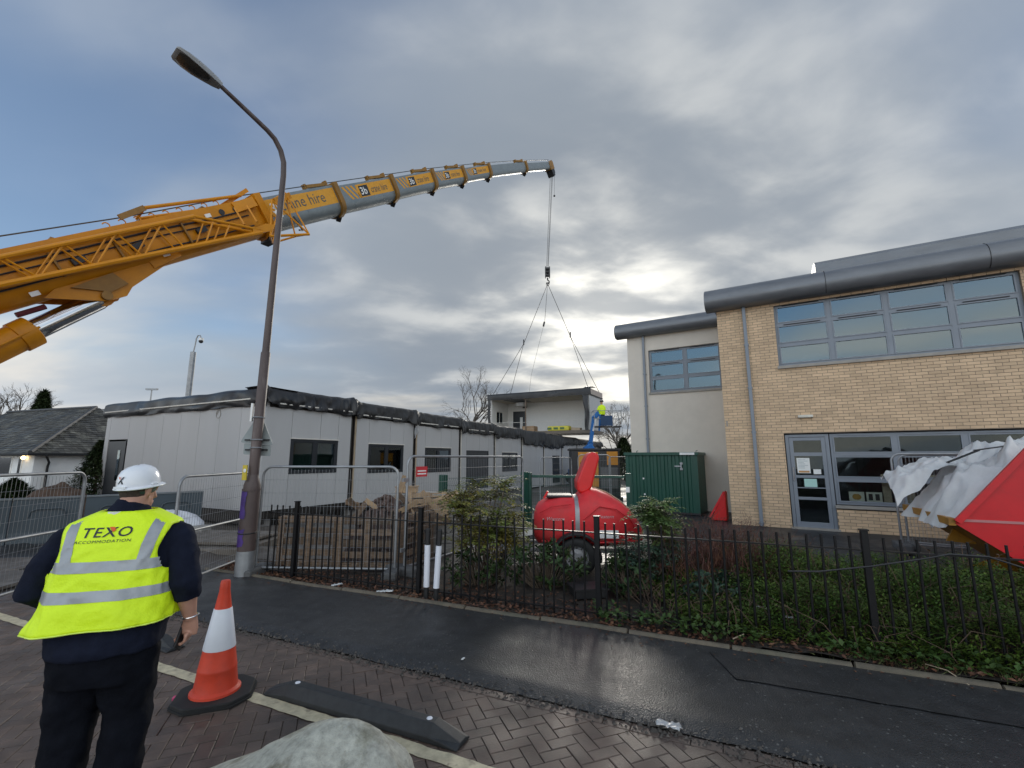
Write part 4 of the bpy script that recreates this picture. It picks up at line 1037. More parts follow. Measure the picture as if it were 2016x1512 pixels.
def rounded(pts, r, n=4):
    out = []
    for i, p in enumerate(pts):
        p = Vector(p); a = (Vector(pts[i-1])-p).normalized(); b = (Vector(pts[(i+1) % len(pts)])-p).normalized()
        for k in range(n+1):
            t = k/n; out.append(tuple((p+a*r*(1-t)**2+b*r*t**2)))
    return out
MB().prism(rounded([(-.30, 1.98), (.22, 1.94), (-.03, 2.46)], .05), lambda u, v, w: (u, w, v), .095, .105).build('triangle_plate', M_sb, sign)
MB().prism(rounded([(-.24, 1.80), (.18, 1.77), (.18, 1.94), (-.24, 1.97)], .02), lambda u, v, w: (u, w, v), .108, .116).build('supplementary_plate', M_sb, sign)
for z, a, b in ((2.02, -.22, .16), (1.87, -.20, .14)): MB().bb(a, b, .075, .095, z-.012, z+.012).build('rail', M_dk, sign)
for z in (2.36, 2.02, 1.90): MB().tube([(.012+.080*math.cos(t), .080*math.sin(t), z) for t in [i*.4 for i in range(17)]], .010, 5).build('clamp_band', M_galv, sign)
MB().bb(-.115, -.085, -.02, .02, 2.3, 2.58).build('clip', M_wh, sign)
# ================================================================ RAILINGS
M_rail = mat('black railing paint', (.006, .006, .007), .42, var=.3, scale=8, spec=.3)
fa = math.atan(-.42); fd = Vector((math.cos(fa), math.sin(fa), 0))
F0 = Vector((-3.72, yf(-3.72), 0))
rail = thing('iron_railings', 'low black iron railings along the pavement edge', 'railing', F0, fa)
LEN = 10.6; posts = [.58, 2.75, 5.05, 7.48, 9.9]
me_bar = MB().tube([(0, 0, .05), (0, 0, 1.045)], .0112, 8).mesh('bar'); me_bar.materials.append(M_rail)
me_bar.polygons.foreach_set('use_smooth', [True]*len(me_bar.polygons)); me_bar.set_sharp_from_angle(angle=R(50))
rr_ = random.Random(4); x = .06
while x < LEN:
    if min(abs(x-p) for p in posts) > .05:
        b = obj('bar', me_bar, None, rail); b.location = (x, rr_.uniform(-.003, .003), rr_.uniform(-.006, .006)); b.rotation_euler = (rr_.uniform(-.008, .008), rr_.uniform(-.012, .012), 0)
    x += .118
for p in posts:
    po = MB().bb(p-.028, p+.028, -.028, .028, -.1, 1.10).build('post', M_rail, rail, bevel=.006)
    MB().bb(p-.034, p+.034, -.034, .034, 1.10, 1.112).build('post_cap', M_rail, po)
ends = [.0]+posts+[LEN]
for a, b in zip(ends, ends[1:]):
    MB().bb(a+.03, b-.03, -.020, .020, .925, .937).build('top_rail', M_rail, rail); MB().bb(a+.03, b-.03, -.020, .020, .10, .112).build('bottom_rail', M_rail, rail)

# ================================================================ STEEL MESH FENCE PANELS
M_wire = mat('galvanised wire', (.30, .31, .32), .45, metal=.5)
M_foot = mat('grey rubber block', (.10, .10, .10), .8, var=.2)
def heras(label, p, q, z0, z1, mid=False, tilt=0.0, foot=True, mesh_step=.055, name='fence_panel', group='temporary fence panels'):
    p = Vector((*p, 0)); q = Vector((*q, 0)); L = (q-p).length; a = math.atan2((q-p).y, (q-p).x)
    t = thing(name, label, 'fence panel', p, a, group)
    h = z1-z0; rr = .14; r = .020
    pts = [(0, 0, 0), (0, 0, h-rr)]+[(rr-rr*math.cos(u), 0, h-rr+rr*math.sin(u)) for u in [i*math.pi/12 for i in range(1, 6)]]+[(rr, 0, h), (L-rr, 0, h)]+[(L-rr+rr*math.sin(u), 0, h-rr+rr*math.cos(u)) for u in [i*math.pi/12 for i in range(1, 6)]]+[(L, 0, h-rr), (L, 0, 0)]
    fr = MB().tube(pts, r, 8).build('frame', M_galv, t, smooth=True, ang=60)
    MB().tube([(0, 0, .10), (L, 0, .10)], .017, 8).build('bottom_rail', M_galv, t, smooth=True)
    if mid: MB().tube([(0, 0, .74), (L, 0, .74)], .018, 8).build('mid_rail', M_galv, t, smooth=True)
    w = MB(); x = mesh_step
    while x < L-.02: w.tube([(x, .0, .10), (x, .0, h-.04)], .0021, 3, False); x += mesh_step
    for k in range(7):
        z = .2+(h-.4)*k/6; w.tube([(.02, .004, z), (L-.02, .004, z)], .0024, 3, False)
    stuff(w.build('mesh_infill', M_wire, t))
    if foot:
        for x in (.0, L):
            MB().bb(x-.11, x+.11, -.30, .30, -.02, .12).build('foot_block', M_foot, t, bevel=.03)
    t.location.z = z0; t.rotation_euler = (0, 0, a)
    return t
heras('tall mesh fence panel behind the railings by the pallets', (-3.86, 7.16), (-1.74, 7.05), .02, 1.61)
pD = heras('mesh fence panel running back beside the broken pallet with a red notice', (-1.62, 7.14), (.24, 10.3), .03, 1.77)
rs_ = MB().bb(.16, .42, -.035, -.028, 1.42, 1.58).build('warning_sign', mat('red sign', (.55, .04, .05), .5), pD)
for k in range(2): MB().bb(.19, .39, -.0375, -.0352, 1.455+.045*k, 1.475+.045*k).build('sign_line', M_wh, rs_)
MB().bar((-.10, 0, 1.38), (.02, 0, 1.38), .05, .05).build('coupler', M_galv, pD); MB().bar((-.10, 0, .35), (.02, 0, .35), .05, .05).build('coupler', M_galv, pD)
heras('narrow mesh gate panel swung open beside the lamp post', (-4.40, 6.12), (-4.44, 7.85), .02, 1.50, True, foot=False)
heras('open mesh gate panel at the far left behind the worker', (-6.0, 4.3), (-6.24, 6.75), .02, 1.54, True, foot=False)
heras('outer of two mesh panels stacked by the school skip', (7.36, 8.9), (9.8, 7.5), .05, 1.82)
heras('inner of two mesh panels stacked by the school skip', (7.62, 9.05), (10.0, 7.65), .05, 1.80)
heras('distant mesh panel left of the black generator', (.95, 15.6), (2.2, 17.0), .0, 1.75)
heras('distant mesh panel in front of the black generator', (2.45, 17.0), (3.62, 16.9), .0, 1.85)
heras('distant mesh panel between generator and green container', (3.68, 17.4), (5.0, 18.3), .0, 1.78)

# ================================================================ GREEN SCHOOL GATE AND FENCE
M_gp = mat('green powder coat', (.008, .06, .042), .4, var=.15)
gate = thing('green_mesh_gate', 'green mesh gate on square posts behind the red bowser', 'gate', (.40, 11.0, 0), math.atan2(-.55, 2.25))
GL = 2.30
for x, w in ((0, .13), (GL, .12)): MB().bb(x-w/2, x+w/2, -.06, .06, 0, 1.40).build('gate_post', M_gp, gate, bevel=.008)
MB().bb(.08, GL-.08, -.025, .025, 1.29, 1.345).build('top_rail', M_gp, gate); MB().bb(.08, GL-.08, -.025, .025, .15, .20).build('bottom_rail', M_gp, gate)
w = MB()
for k in range(42): w.tube([(.1+.05*k, 0, .18), (.1+.05*k, 0, 1.3)], .003, 3, False)
for k in range(7): w.tube([(.08, .005, .2+.18*k), (GL-.08, .005, .2+.18*k)], .004, 3, False)
stuff(w.build('mesh_infill', M_gp, gate))
MB().bb(GL-.06, GL+.02, -.075, -.064, .98, 1.10).build('gate_label', M_wh, gate)
gf = thing('green_mesh_fence', 'green mesh fence panel behind the yellow-green shrub', 'fence', (-1.34, 9.0, 0), math.atan2(1.95, 1.68))
for x in (0, 2.5): MB().bb(x-.07, x+.07, -.06, .06, 0, 1.42).build('fence_post', M_gp, gf, bevel=.008)
w = MB()
for k in range(47): w.tube([(.1+.05*k, 0, .05), (.1+.05*k, 0, 1.18), (.1+.05*k, -.06, 1.26), (.1+.05*k, 0, 1.36)], .003, 3, False)
for z in (.05, .25, .45, .65, .85, 1.05, 1.20, 1.34): w.tube([(.07, .006, z), (2.43, .006, z)], .004, 3, False)
stuff(w.build('mesh_infill', M_gp, gf))

# ================================================================ PALLETS, RUBBLE, TIMBER
M_pal = mat('weathered pallet wood', (.17, .115, .075), .8, var=.35, scale=9, stretch=(1, 1, 5), island=.3, bump=.4, bscale=40, col2=(.10, .075, .055), c2scale=3)
M_palp = mat('fresh pallet wood', (.36, .25, .15), .8, var=.25, scale=9, island=.2, bump=.3, bscale=40)
def pallet(label, loc, rz, w=1.0, h=.78, tilt=0.0, m=None, group='wooden pallets round the rubble'):
    t = thing('wooden_pallet', label, 'pallet', loc, rz, group); m = m or M_pal
    T = Matrix.Rotation(tilt, 3, 'X')
    def b(x0, x1, y0, y1, z0, z1, nm):
        mb = MB().bb(x0, x1, y0, y1, z0, z1); mb.v = [tuple(T @ Vector(v)) for v in mb.v]; mb.build(nm, m, t, bevel=.004)
    for k in range(5):
        z = .0+k*(h-.10)/4; dx = .02*math.sin(k*7+loc[0]*9)
        b(-w/2+dx, w/2+dx, .018, .036, z, z+.098, 'deck_board'); 
        if k in (0, 2, 4): b(-w/2, w/2, .128, .146, z, z+.098, 'bottom_board')
    for x in (-w/2, -.05, w/2-.10):
        b(x, x+.10, .0, .018, .0, h, 'stringer_board')
        for z in (.0, h/2-.05, h-.10): b(x+.003, x+.097, .036, .128, z, z+.10, 'block')
    return t
pallet('left of two weathered pallets standing upright behind the railings', (-3.30, 7.62, .02), R(-3), 1.02)
pallet('right of two weathered pallets standing upright behind the railings', (-2.28, 7.42, .02), R(-2), 1.02)
pallet('weathered pallet standing edge-on at the corner below the mesh panel joint', (-1.56, 7.85, .02), R(68), 1.0)
pallet('pale broken pallet leaning on top of the rubble heap', (-1.50, 8.35, .62), R(15), .75, .62, R(-38), M_palp)
for lb, a, b in (('long pale plank sticking up steeply from the rubble', (-2.15, 8.45, .82), (-1.98, 8.55, 1.42)),
                 ('pale plank crossing the broken pallet from left to right', (-1.75, 8.15, .82), (-1.0, 8.55, 1.12)),
                 ('pale plank crossing the broken pallet from right to left', (-1.62, 8.3, 1.15), (-1.2, 8.2, .72)),
                 ('split board leaning between the upright pallets', (-1.85, 7.55, .05), (-1.93, 7.62, .90)),
                 ('short board propped on the left of the soil heap', (-2.75, 8.0, .66), (-2.55, 8.15, .98))):
    pl = thing('timber_plank', lb, 'plank', (0, 0, 0)); MB().bar(a, b, .10, .025, (0, 1, 0)).build('plank', M_palp if 'pale' in lb else M_pal, pl, bevel=.003)
    MB().bar(Vector(a).lerp(Vector(b), .9)+Vector((0, -.02, 0)), Vector(a).lerp(Vector(b), .93)+Vector((0, -.02, 0)), .02, .012).build('nail_plate', M_galv, pl)
M_rub = mat('red brown rubble', (.085, .055, .045), .85, var=.45, scale=8, bump=1.0, bscale=22, col2=(.20, .15, .13), c2scale=14, c2lo=.55, c2hi=.65)
def mound(name, c, rx, ry, h, m, n=28, rough=.18, f=3.0):
    def pt(u, v):
        x = (u-.5)*2.6; y = (v-.5)*2.6; r = math.hypot(x, y)
        k = max(0, 1-r*r*.75)
        z = h*k**1.1*(1+rough*2*fnoise(x*f+c[0], y*f+c[1]))+h*rough*fnoise(x*f*2.3+5, y*f*2.3)*min(1, k*3)-.06
        return (c[0]+x*rx, c[1]+y*ry, c[2]+z)
    return MB().grid(n, n, pt).build(name, m, None, smooth=True, ang=60)
tag(mound('soil_heap', (-2.25, 8.25, 0), .66, .45, 1.08, M_rub, 44, .09), 'red-brown heap of soil and rubble behind the upright pallets', 'rubble')
rk = random.Random(8)
me_st = []
for k in range(4):
    mb = MB().ball((0, 0, 0), (.05, .04, .035), 7, 5); mb.v = [tuple(Vector(v)*(1+.4*fnoise(v[0]*30+k*9, v[1]*30, v[2]*30))) for v in mb.v]; me = mb.mesh('stone'); me.materials.append(M_rub); me_st.append(me)
sth = bpy.data.objects['soil_heap']
for k in range(60):
    a = rk.uniform(0, 6.28); r = rk.uniform(0, .8); x, y = -2.25+.62*r*math.cos(a)*1.1, 8.25+.42*r*math.sin(a)*1.1
    o = obj('rubble_stone', me_st[k % 4], None, sth); o.location = (x, y, max(.05, 1.08*(1-r*r*.75)-.03)); o.rotation_euler = (rk.uniform(0, 3), rk.uniform(0, 3), 0); s = rk.uniform(.5, 1.3); o.scale = (s, s, s)
rq = random.Random(19)
for k in range(11):
    a = Vector((rq.uniform(-2.75, -1.3), rq.uniform(7.85, 8.5), rq.uniform(.66, .95))); b = a+Vector((rq.gauss(0, .28), rq.gauss(0, .15), rq.uniform(-.18, .30)))
    MB().bar(a, b, .085, .022, (0, 1, .2)).build('broken_board', rq.choice((M_palp, M_pal, M_pal)), sth, bevel=.003)
M_conc = mat('concrete slab', (.30, .29, .27), .85, var=.2, scale=5, bump=.3)
st = thing('slab_stack', 'stack of grey concrete slabs behind the rubble heap', 'slabs', (-1.75, 9.1, 0), R(8))
for k in range(6): MB().bb(-.62+.02*math.sin(k*4), .62+.02*math.sin(k*4), -.4, .4, .18*k, .18*k+.17).build('slab', M_conc, st, bevel=.01)
cr = thing('timber_crate', 'small pale crate on top of the slab stack', 'crate', (-2.05, 9.05, 1.08), R(5))
MB().bb(-.2, .2, -.15, .15, 0, .10).build('crate_body', M_palp, cr, bevel=.01); MB().bb(-.21, .21, -.16, .16, .10, .125).build('crate_lid', M_palp, cr); MB().tube([(.12, 0, .125), (.12, 0, .22)], .025, 8).build('bottle', M_dk, cr)
# site clutter left: bag, boards, barriers
M_bag = mat('white woven bag', (.68, .69, .73), .7, var=.12, scale=6, bump=.4, bscale=12)
def bagpt(u, v):
    t = u*2*math.pi; prof = [(0.02, 0), (.50, .0), (.58, .15), (.55, .34), (.42, .48), (.25, .56), (.10, .60), (.0, .58)]
    k = v*7; a = min(int(k), 6); f = k-a; r = prof[a][0]*(1-f)+prof[a+1][0]*f; z = prof[a][1]*(1-f)+prof[a+1][1]*f
    r *= 1+.16*fnoise(math.cos(t)*1.7, math.sin(t)*1.7, z*3)
    return (r*math.cos(t)*1.15, r*math.sin(t)*.8, z+.05*fnoise(math.cos(t)*2, math.sin(t)*2, 5)*(z > .1))
bag = thing('bulk_bag', 'slumped white bulk bag inside the open gate', 'bag', (-7.35, 10.1, .02)); MB().grid(36, 14, bagpt).build('sack', M_bag, bag, smooth=True, ang=180)
MB().tube([(-.3, -.35, .50), (-.12, -.42, .42), (-.02, -.5, .2)], .014, 6).build('lifting_loop', mat('navy strap', (.03, .035, .06), .7), bag)
bgb = MB().bb(.55, .85, -.25, .05, .0, .30).build('tub', M_conc, bag); bgb.name = 'rubble_tub'
M_mat = mat('muddy ply sheet', (.13, .11, .09), .6, var=.3, scale=4, bump=.3, col2=(.20, .18, .16), c2scale=2)
for lb, c, sz, rz in (('large muddy board lying flat behind the narrow gate panel', (-6.15, 9.35, .20), (2.5, 1.3, .05), -6), ('dark ground mat lying under the large muddy board', (-6.1, 9.2, .08), (2.7, 1.5, .14), -4),
                      ('muddy board lying at the foot of the blue-grey barriers', (-8.6, 7.6, .03), (1.9, 1.0, .06), 12), ('second muddy board lying left of the worker', (-7.4, 6.3, .03), (1.2, 2.0, .05), 8)):
    b = thing('ground_board', lb, 'board', (*c[:2], 0), R(rz), 'boards laid on the mud'); MB().bb(-sz[0]/2, sz[0]/2, -sz[1]/2, sz[1]/2, c[2]-sz[2]/2, c[2]+sz[2]/2).build('sheet', M_mat, b, bevel=.008)
M_bar = mat('blue grey barrier plastic', (.045, .065, .08), .45, var=.15, scale=3)
bA, bB = Vector((-10.9, 8.7, 0)), Vector((-7.7, 11.6, 0)); bd_ = (bB-bA).normalized(); ba_ = math.atan2(bd_.y, bd_.x)
for k, lb in enumerate(('nearest of the blue-grey solid barriers at the left edge', 'second blue-grey solid barrier from the left edge', 'third blue-grey solid barrier, behind the hard hat', 'last blue-grey solid barrier by the cabin door')):
    q = bA+bd_*(1.08*k); b = thing('site_barrier', lb, 'barrier', q, ba_, 'blue-grey site barriers')
    MB().prism([(-.10, 0), (.10, 0), (.06, .25), (.045, .9), (-.045, .9), (-.06, .25)], lambda u, v, w: (w, u, v), .0, 1.06).build('panel', M_bar, b, bevel=.012)
    MB().bb(.0, 1.06, -.06, .06, .9, .935).build('top_cap', mat('grey cap', (.16, .18, .19), .5), b)
    MB().tube([(.25, -.065, .55), (.27, -.075, .66), (.35, -.072, .70), (.70, -.072, .70), (.78, -.075, .66), (.80, -.065, .55)], .018, 6).build('hand_hold', M_bar, b, smooth=True)
tag(mound('earth_mound', (-14.5, 14.8, 0), 1.2, .8, .95, mat('brown earth', (.10, .065, .045), .9, var=.4, scale=4, bump=1, bscale=12), 30, .08), 'brown earth mound between the bungalow and the cabins', 'soil')
tag(mound('spoil_bank', (-5.6, 8.8, 0), 1.4, .7, .22, M_mud, 30), 'low muddy spoil bank behind the narrow gate panel', 'soil')

# ================================================================ RED WATER BOWSER
bw = thing('water_bowser', 'red plastic water bowser trailer with its lid open', 'trailer', (1.03, 7.85, 0), R(-4))
bw.scale = (1.06, 1.0, 1.0)
M_red = mat('faded red plastic', (.64, .030, .036), .55, spec=.35, var=.14, scale=5, bump=.08, bscale=60, rvar=.12, col2=(.46, .06, .055), c2scale=2.2, c2lo=.52, c2hi=.74)
M_red2 = mat('bright red plastic', (.64, .012, .012), .4, var=.06)
M_tyre = mat('tyre rubber', (.016, .016, .016), .75, var=.3)
M_rim = mat('silver wheel rim', (.32, .32, .33), .55, metal=.25, var=.25, scale=14)
def ringY(x, zb, zt, hw, e=3.2, n=28, cut_=1.0):
    zc = (zb+zt)/2; hz = (zt-zb)/2; out = []
    for k in range(n):
        t = 2*math.pi*k/n; c, s = math.cos(t), math.sin(t)
        out.append((x, hw*math.copysign(abs(c)**(2/e), c), zc+hz*math.copysign(abs(s)**(2/e), s)))
    return out
front = [(-.62, .50, .82, .40), (-.60, .44, .92, .46), (-.55, .38, 1.0, .50), (-.44, .345, 1.07, .53), (-.2, .33, 1.115, .55), (.0, .33, 1.12, .55)]
tank = MB().loft([ringY(*r) for r in front]).build('tank_front', M_red, bw, smooth=True, ang=45)
rear = [(.055, .33, 1.14, .55), (.10, .33, 1.20, .55), (.20, .33, 1.255, .55), (.34, .33, 1.25, .55), (.52, .335, 1.17, .545), (.70, .345, 1.05, .53), (.85, .36, .91, .50), (.95, .39, .77, .45), (1.0, .44, .66, .38)]
tank2 = MB().loft([ringY(*r) for r in rear]).build('tank_rear', M_red, bw, smooth=True, ang=45)
for s in (-1,):
    MB().tube([(.12, s*.555, .80), (.35, s*.56, 1.0), (.6, s*.55, .96), (.8, s*.52, .80), (.9, s*.48, .62)], .012, 6).build('moulded_rib', M_red, tank2, smooth=True)
    MB().tube([(-.52, s*.53, .90), (-.35, s*.553, .99), (-.06, s*.56, 1.03)], .010, 6).build('moulded_rib', M_red, tank, smooth=True)
MB().loft([ringY(-.002, .322, 1.128, .557), ringY(.062, .322, 1.135, .557)]).build('strap', M_galv, bw, smooth=True, ang=45)
MB().bb(-.42, -.02, -.26, .26, 1.095, 1.14).build('hatch_rim', M_dk, bw, bevel=.02)
MB().bar((-.46, -.2, 1.09), (-.40, -.2, 1.20), .08, .03).build('hatch_lug', M_red2, bw)
lid = [(.05, 1.22), (.10, 1.17), (.20, 1.20), (.27, 1.26), (.40, 1.74), (.385, 1.81), (.33, 1.845), (.25, 1.83), (.20, 1.76), (.045, 1.36)]
MB().prism(lid, lambda u, v, w: (u, w, v), -.33, .33).build('lid', M_red2, bw, bevel=.035)
MB().bb(.12, .26, -.2, .2, 1.13, 1.22).build('hinge', M_dk, bw)
for y, m_ in ((-.14, M_timber), (-.07, mat('mustard line', (.5, .33, .06), .6)), (.05, M_timber)):
    MB().tube([(.30, y, 1.262), (.52, y, 1.183), (.70, y, 1.063), (.85, y, .925), (.93, y, .815)], .009, 5).build('paint_line', m_, tank2)
MB().tube([(-.60, -.30, .62), (-.70, -.34, .55), (-.72, -.34, .42)], .03, 8).build('outlet_pipe', M_dk, bw, smooth=True); MB().bb(.30, .62, -.551, -.545, .52, .64).build('warning_label', M_wh, bw)
MB().tube([(-.5, -.56, .47), (-.1, -.575, .46), (.4, -.575, .46), (.9, -.50, .48)], .012, 6).build('moulded_rib', M_red, bw, smooth=True); MB().bb(.93, .99, -.30, .30, .50, .62).build('rear_lamp_board', M_dk, bw)
M_pale = mat('faded lettering', (.55, .35, .36), .6)
text('lettering', 'Western', .075, lambda u, v: (-.30+u, -.5545+.0*u, .78+v*1.0), M_pale, bw, shear=.3)
text('lettering', 'Western', .075, lambda u, v: (.42+u, -.553, .82+v*1.0), M_pale, bw, shear=.3)
for s in (-1, 1):
    y = s*.66
    ty = MB(); rings = []
    for k in range(13):
        t = math.pi*(k/12)-math.pi/2
    prof = [(.165, -.075), (.20, -.088), (.255, -.085), (.278, -.06), (.282, 0), (.278, .06), (.255, .085), (.20, .088), (.165, .075)]
    for r, dy in prof: rings.append([(r*math.cos(a), y+dy, .265+r*math.sin(a)) for a in [2*math.pi*i/32 for i in range(32)]])
    wl3 = ty.loft(rings, cap=False).build('wheel', M_tyre, bw, smooth=True, ang=50)
    rm_ = MB(); prof = [(.17, -.07), (.165, -.06), (.15, -.02), (.12, -.015), (.10, -.03), (.055, -.04), (.05, -.055), (.0, -.055)]
    rm_.loft([[(max(r, .001)*math.cos(a), y-s*abs(0)+(dy if s < 0 else -dy), .265+max(r, .001)*math.sin(a)) for a in [2*math.pi*i/28 for i in range(28)]] for r, dy in prof], cap=False)
    rm_.build('rim', M_rim, wl3, smooth=True, ang=30)
    for k in range(12):
        a = k*math.pi/6; MB().ball((.132*math.cos(a), y+s*.022, .265+.132*math.sin(a)), (.013, .006, .013), 8, 5).build('rim_hole', M_dk, wl3)
    for k in range(4):
        a = k*math.pi/2+.4; MB().ball((.07*math.cos(a), y+s*.045, .265+.07*math.sin(a)), (.010, .010, .010), 6, 4).build('wheel_nut', M_galv, wl3)
    MB().grid(24, 3, lambda u, v: (.35*math.cos(math.pi*(1.06-1.12*u)), y-.11+.22*v, .265+.35*math.sin(math.pi*(1.06-1.12*u)))).build('mudguard', M_tyre, bw, smooth=True, ang=180).modifiers.new('t', 'SOLIDIFY').thickness = .025
ch = MB()
for y in (-.35, .35): ch.bb(-.75, 1.0, y-.03, y+.03, .27, .33)
ch.bar((-.75, -.35, .30), (-1.35, 0, .34), .06, .06); ch.bar((-.75, .35, .30), (-1.35, 0, .34), .06, .06); ch.bb(-.05, .05, -.6, .6, .235, .295)
ch.build('chassis', M_galv, bw)
MB().bar((-1.3, 0, .36), (-1.62, 0, .40), .09, .08).build('tow_hitch', M_dk, bw); MB().bar((-.62, -.42, .60), (-.98, -.42, .52), .05, .10).build('light_board', M_wh, bw)
MB().tube([(-1.15, .12, .75), (-1.15, .12, .08)], .03, 8).build('jockey_leg', M_galv, bw); MB().tube([(-1.15, .07, .09), (-1.15, .17, .09)], .09, 14).build('jockey_wheel', M_tyre, bw)

# ================================================================ GREEN STEEL STORE
gc_ = thing('steel_store', 'dark green corrugated steel store with a flat lid by the school', 'container', (3.83, 15.46, 0), SA)
M_gs = mat('dark green steel', (.006, .062, .040), .42, var=.12, scale=2, bump=.08, bscale=6)
W_, D_, H_ = 2.27, 1.42, 1.88
pts = []; x = 0
rib = [(0, 0), (.10, 0), (.125, .03), (.205, .03), (.23, 0)]
prof = [(0, 0)]
while x < W_-.24:
    for a, b in rib[1:]: prof.append((x+a, b))
    x += .23
prof.append((W_, 0))
MB().prism(prof+[(W_, .06), (0, .06)], lambda u, v, w: (u, v, w), .06, H_-.06).build('front_panel', M_gs, gc_)
MB().bb(0, .05, .06, D_, .06, H_-.06).build('side_panel', M_gs, gc_)
MB().prism([(y_/10*D_+.06, (.02 if k % 2 else 0)) for k, y_ in enumerate(range(0, 10))]+[(D_, 0), (D_, -.05), (.06, -.05)], lambda u, v, w: (W_+v, u, w), .06, H_-.06).build('side_panel', M_gs, gc_)
MB().bb(0, W_, D_-.05, D_+.02, .06, H_-.06).build('back_panel', M_gs, gc_)
MB().bb(-.05, W_+.05, -.05, D_+.07, H_-.06, H_+.04).build('lid', M_gs, gc_, bevel=.012); MB().bb(0, W_, 0, D_, .0, .06).build('base_frame', M_dk, gc_)
MB().bb(1.76, 2.20, -.058, -.051, H_-.045, H_+.03).build('maker_label', M_wh, gc_)
for a in ((1.58, 1.76, 1.46, 1.50), (1.74, 1.83, 1.54, 1.60), (1.74, 1.83, 1.36, 1.42), (1.76, 1.80, 1.42, 1.54)): MB().bb(a[0], a[1], -.03, -.002, a[2], a[3]).build('latch', M_galv, gc_)
for x, z in ((.55, 1.05), (.57, .55)): MB().bb(x, x+.05, -.008, -.001, z, z+.05).build('paint_chip', M_wh, gc_)
for x in (.3, 2.2): MB().tube([(x, .3, H_+.04), (x, .3, H_+.08), (x+.05, .3, H_+.10)], .012, 6).build('lifting_eye', M_gs, gc_)
rb_ = thing('red_plastic_ramp', 'red plastic wedge leaning at the brick corner of the school', 'ramp', (6.02, 13.25, 0), SA)
MB().prism([(-.34, 0), (.08, 0), (.08, .78), (.03, .80)], lambda u, v, w: (u, w, v), -.15, .35).build('wedge', M_red2, rb_, bevel=.02); MB().bar((-.36, -.16, .08), (.05, -.16, .80), .02, .05).build('edge_rib', M_red, rb_)

# ================================================================ GENERATOR, BOOM LIFT
gn = thing('site_generator', 'black site generator with orange panels behind the green gate', 'generator', (3.45, 19.0, 0), R(-4))
M_or = mat('orange machine panel', (.58, .24, .015), .45, var=.08)
MB().bb(-1.0, 1.0, 0, 1.5, .15, 2.05).build('housing', M_dk, gn, bevel=.03); MB().bb(-1.06, 1.06, -.05, 1.55, 2.05, 2.13).build('roof', M_dk, gn)
MB().bb(-.70, .12, -.02, -.001, .55, 1.98).build('orange_panel', M_or, gn); MB().bb(.48, .92, -.02, -.001, 1.45, 2.0).build('orange_panel', M_or, gn)
bd = MB().bb(-.62, -.02, -.035, -.021, 1.28, 1.55).build('badge', M_dk, gn); text('lettering', 'CA', .26, lambda u, v: (-.40+u, -.04, 1.33+v*.9), M_wh, bd, bold=.01)
MB().bb(-.62, -.02, -.03, -.021, 1.05, 1.22).build('white_strip', M_wh, gn); MB().bb(.2, .9, -.02, -.001, .5, 1.35).build('grille', mat('grey grille', (.12, .12, .12), .5), gn)
MB().bb(-1.1, 1.1, .1, 1.4, 0, .15).build('skid', M_dk, gn)
bl_ = thing('boom_lift', 'blue articulated boom lift with basket beside the hanging cabin', 'boom lift', (4.9, 30.4, 0))
M_blue = mat('boom lift blue', (.012, .14, .42), .4, var=.08)
MB().bb(-1.1, 1.1, -1.0, 1.0, .35, 1.0).build('chassis', M_blue, bl_, bevel=.06); MB().bb(-.8, .9, -.8, .8, 1.05, 2.0).build('turret', M_blue, bl_, bevel=.08)
for x in (-.85, .85):
    for y in (-1.0, 1.0): MB().tube([(x, y-.15, .42), (x, y+.15, .42)], .42, 18).build('wheel', M_tyre, bl_)
MB().bar((.10, 0, 1.9), (.35, 0, 2.75), .30, .34).build('lower_boom', M_blue, bl_, bevel=.02)
MB().bar((-.05, -.05, 2.2), (.45, 0, 2.55), .45, .45).build('knuckle', M_blue, bl_, bevel=.05)
MB().bar((.32, 0, 2.6), (.62, 0, 4.45), .24, .30).build('upper_boom', M_blue, bl_, bevel=.02)
MB().bar((.50, -.18, 3.5), (.72, -.18, 4.35), .08, .10).build('boom_ram', M_wh, bl_)
MB().bar((.55, 0, 4.3), (.95, 0, 4.75), .30, .30).build('jib_knuckle', M_blue, bl_, bevel=.05); MB().bar((.9, -.2, 3.5), (1.0, -.2, 4.6), .10, .12).build('jib_arm', M_blue, bl_)
bz, bx0, bx1, by0, by1 = 3.75, .55, 2.35, -.5, .45
MB().bb(bx0, bx1, by0, by1, bz, bz+.06).build('basket_floor', M_dk, bl_)
for z in (bz+.55, bz+1.08):
    MB().tube([(bx0, by0, z), (bx1, by0, z), (bx1, by1, z), (bx0, by1, z), (bx0, by0, z)], .022, 6).build('basket_rail', M_galv, bl_)
for x, y in ((bx0, by0), (bx1, by0), (bx0, by1), (bx1, by1), ((bx0+bx1)/2+.3, by0)): MB().tube([(x, y, bz), (x, y, bz+1.1)], .022, 6).build('basket_post', M_galv, bl_)
MB().bb(.95, 1.75, -.53, -.51, bz+.08, bz+.75).build('control_cover', mat('navy cover', (.015, .05, .12), .6), bl_)

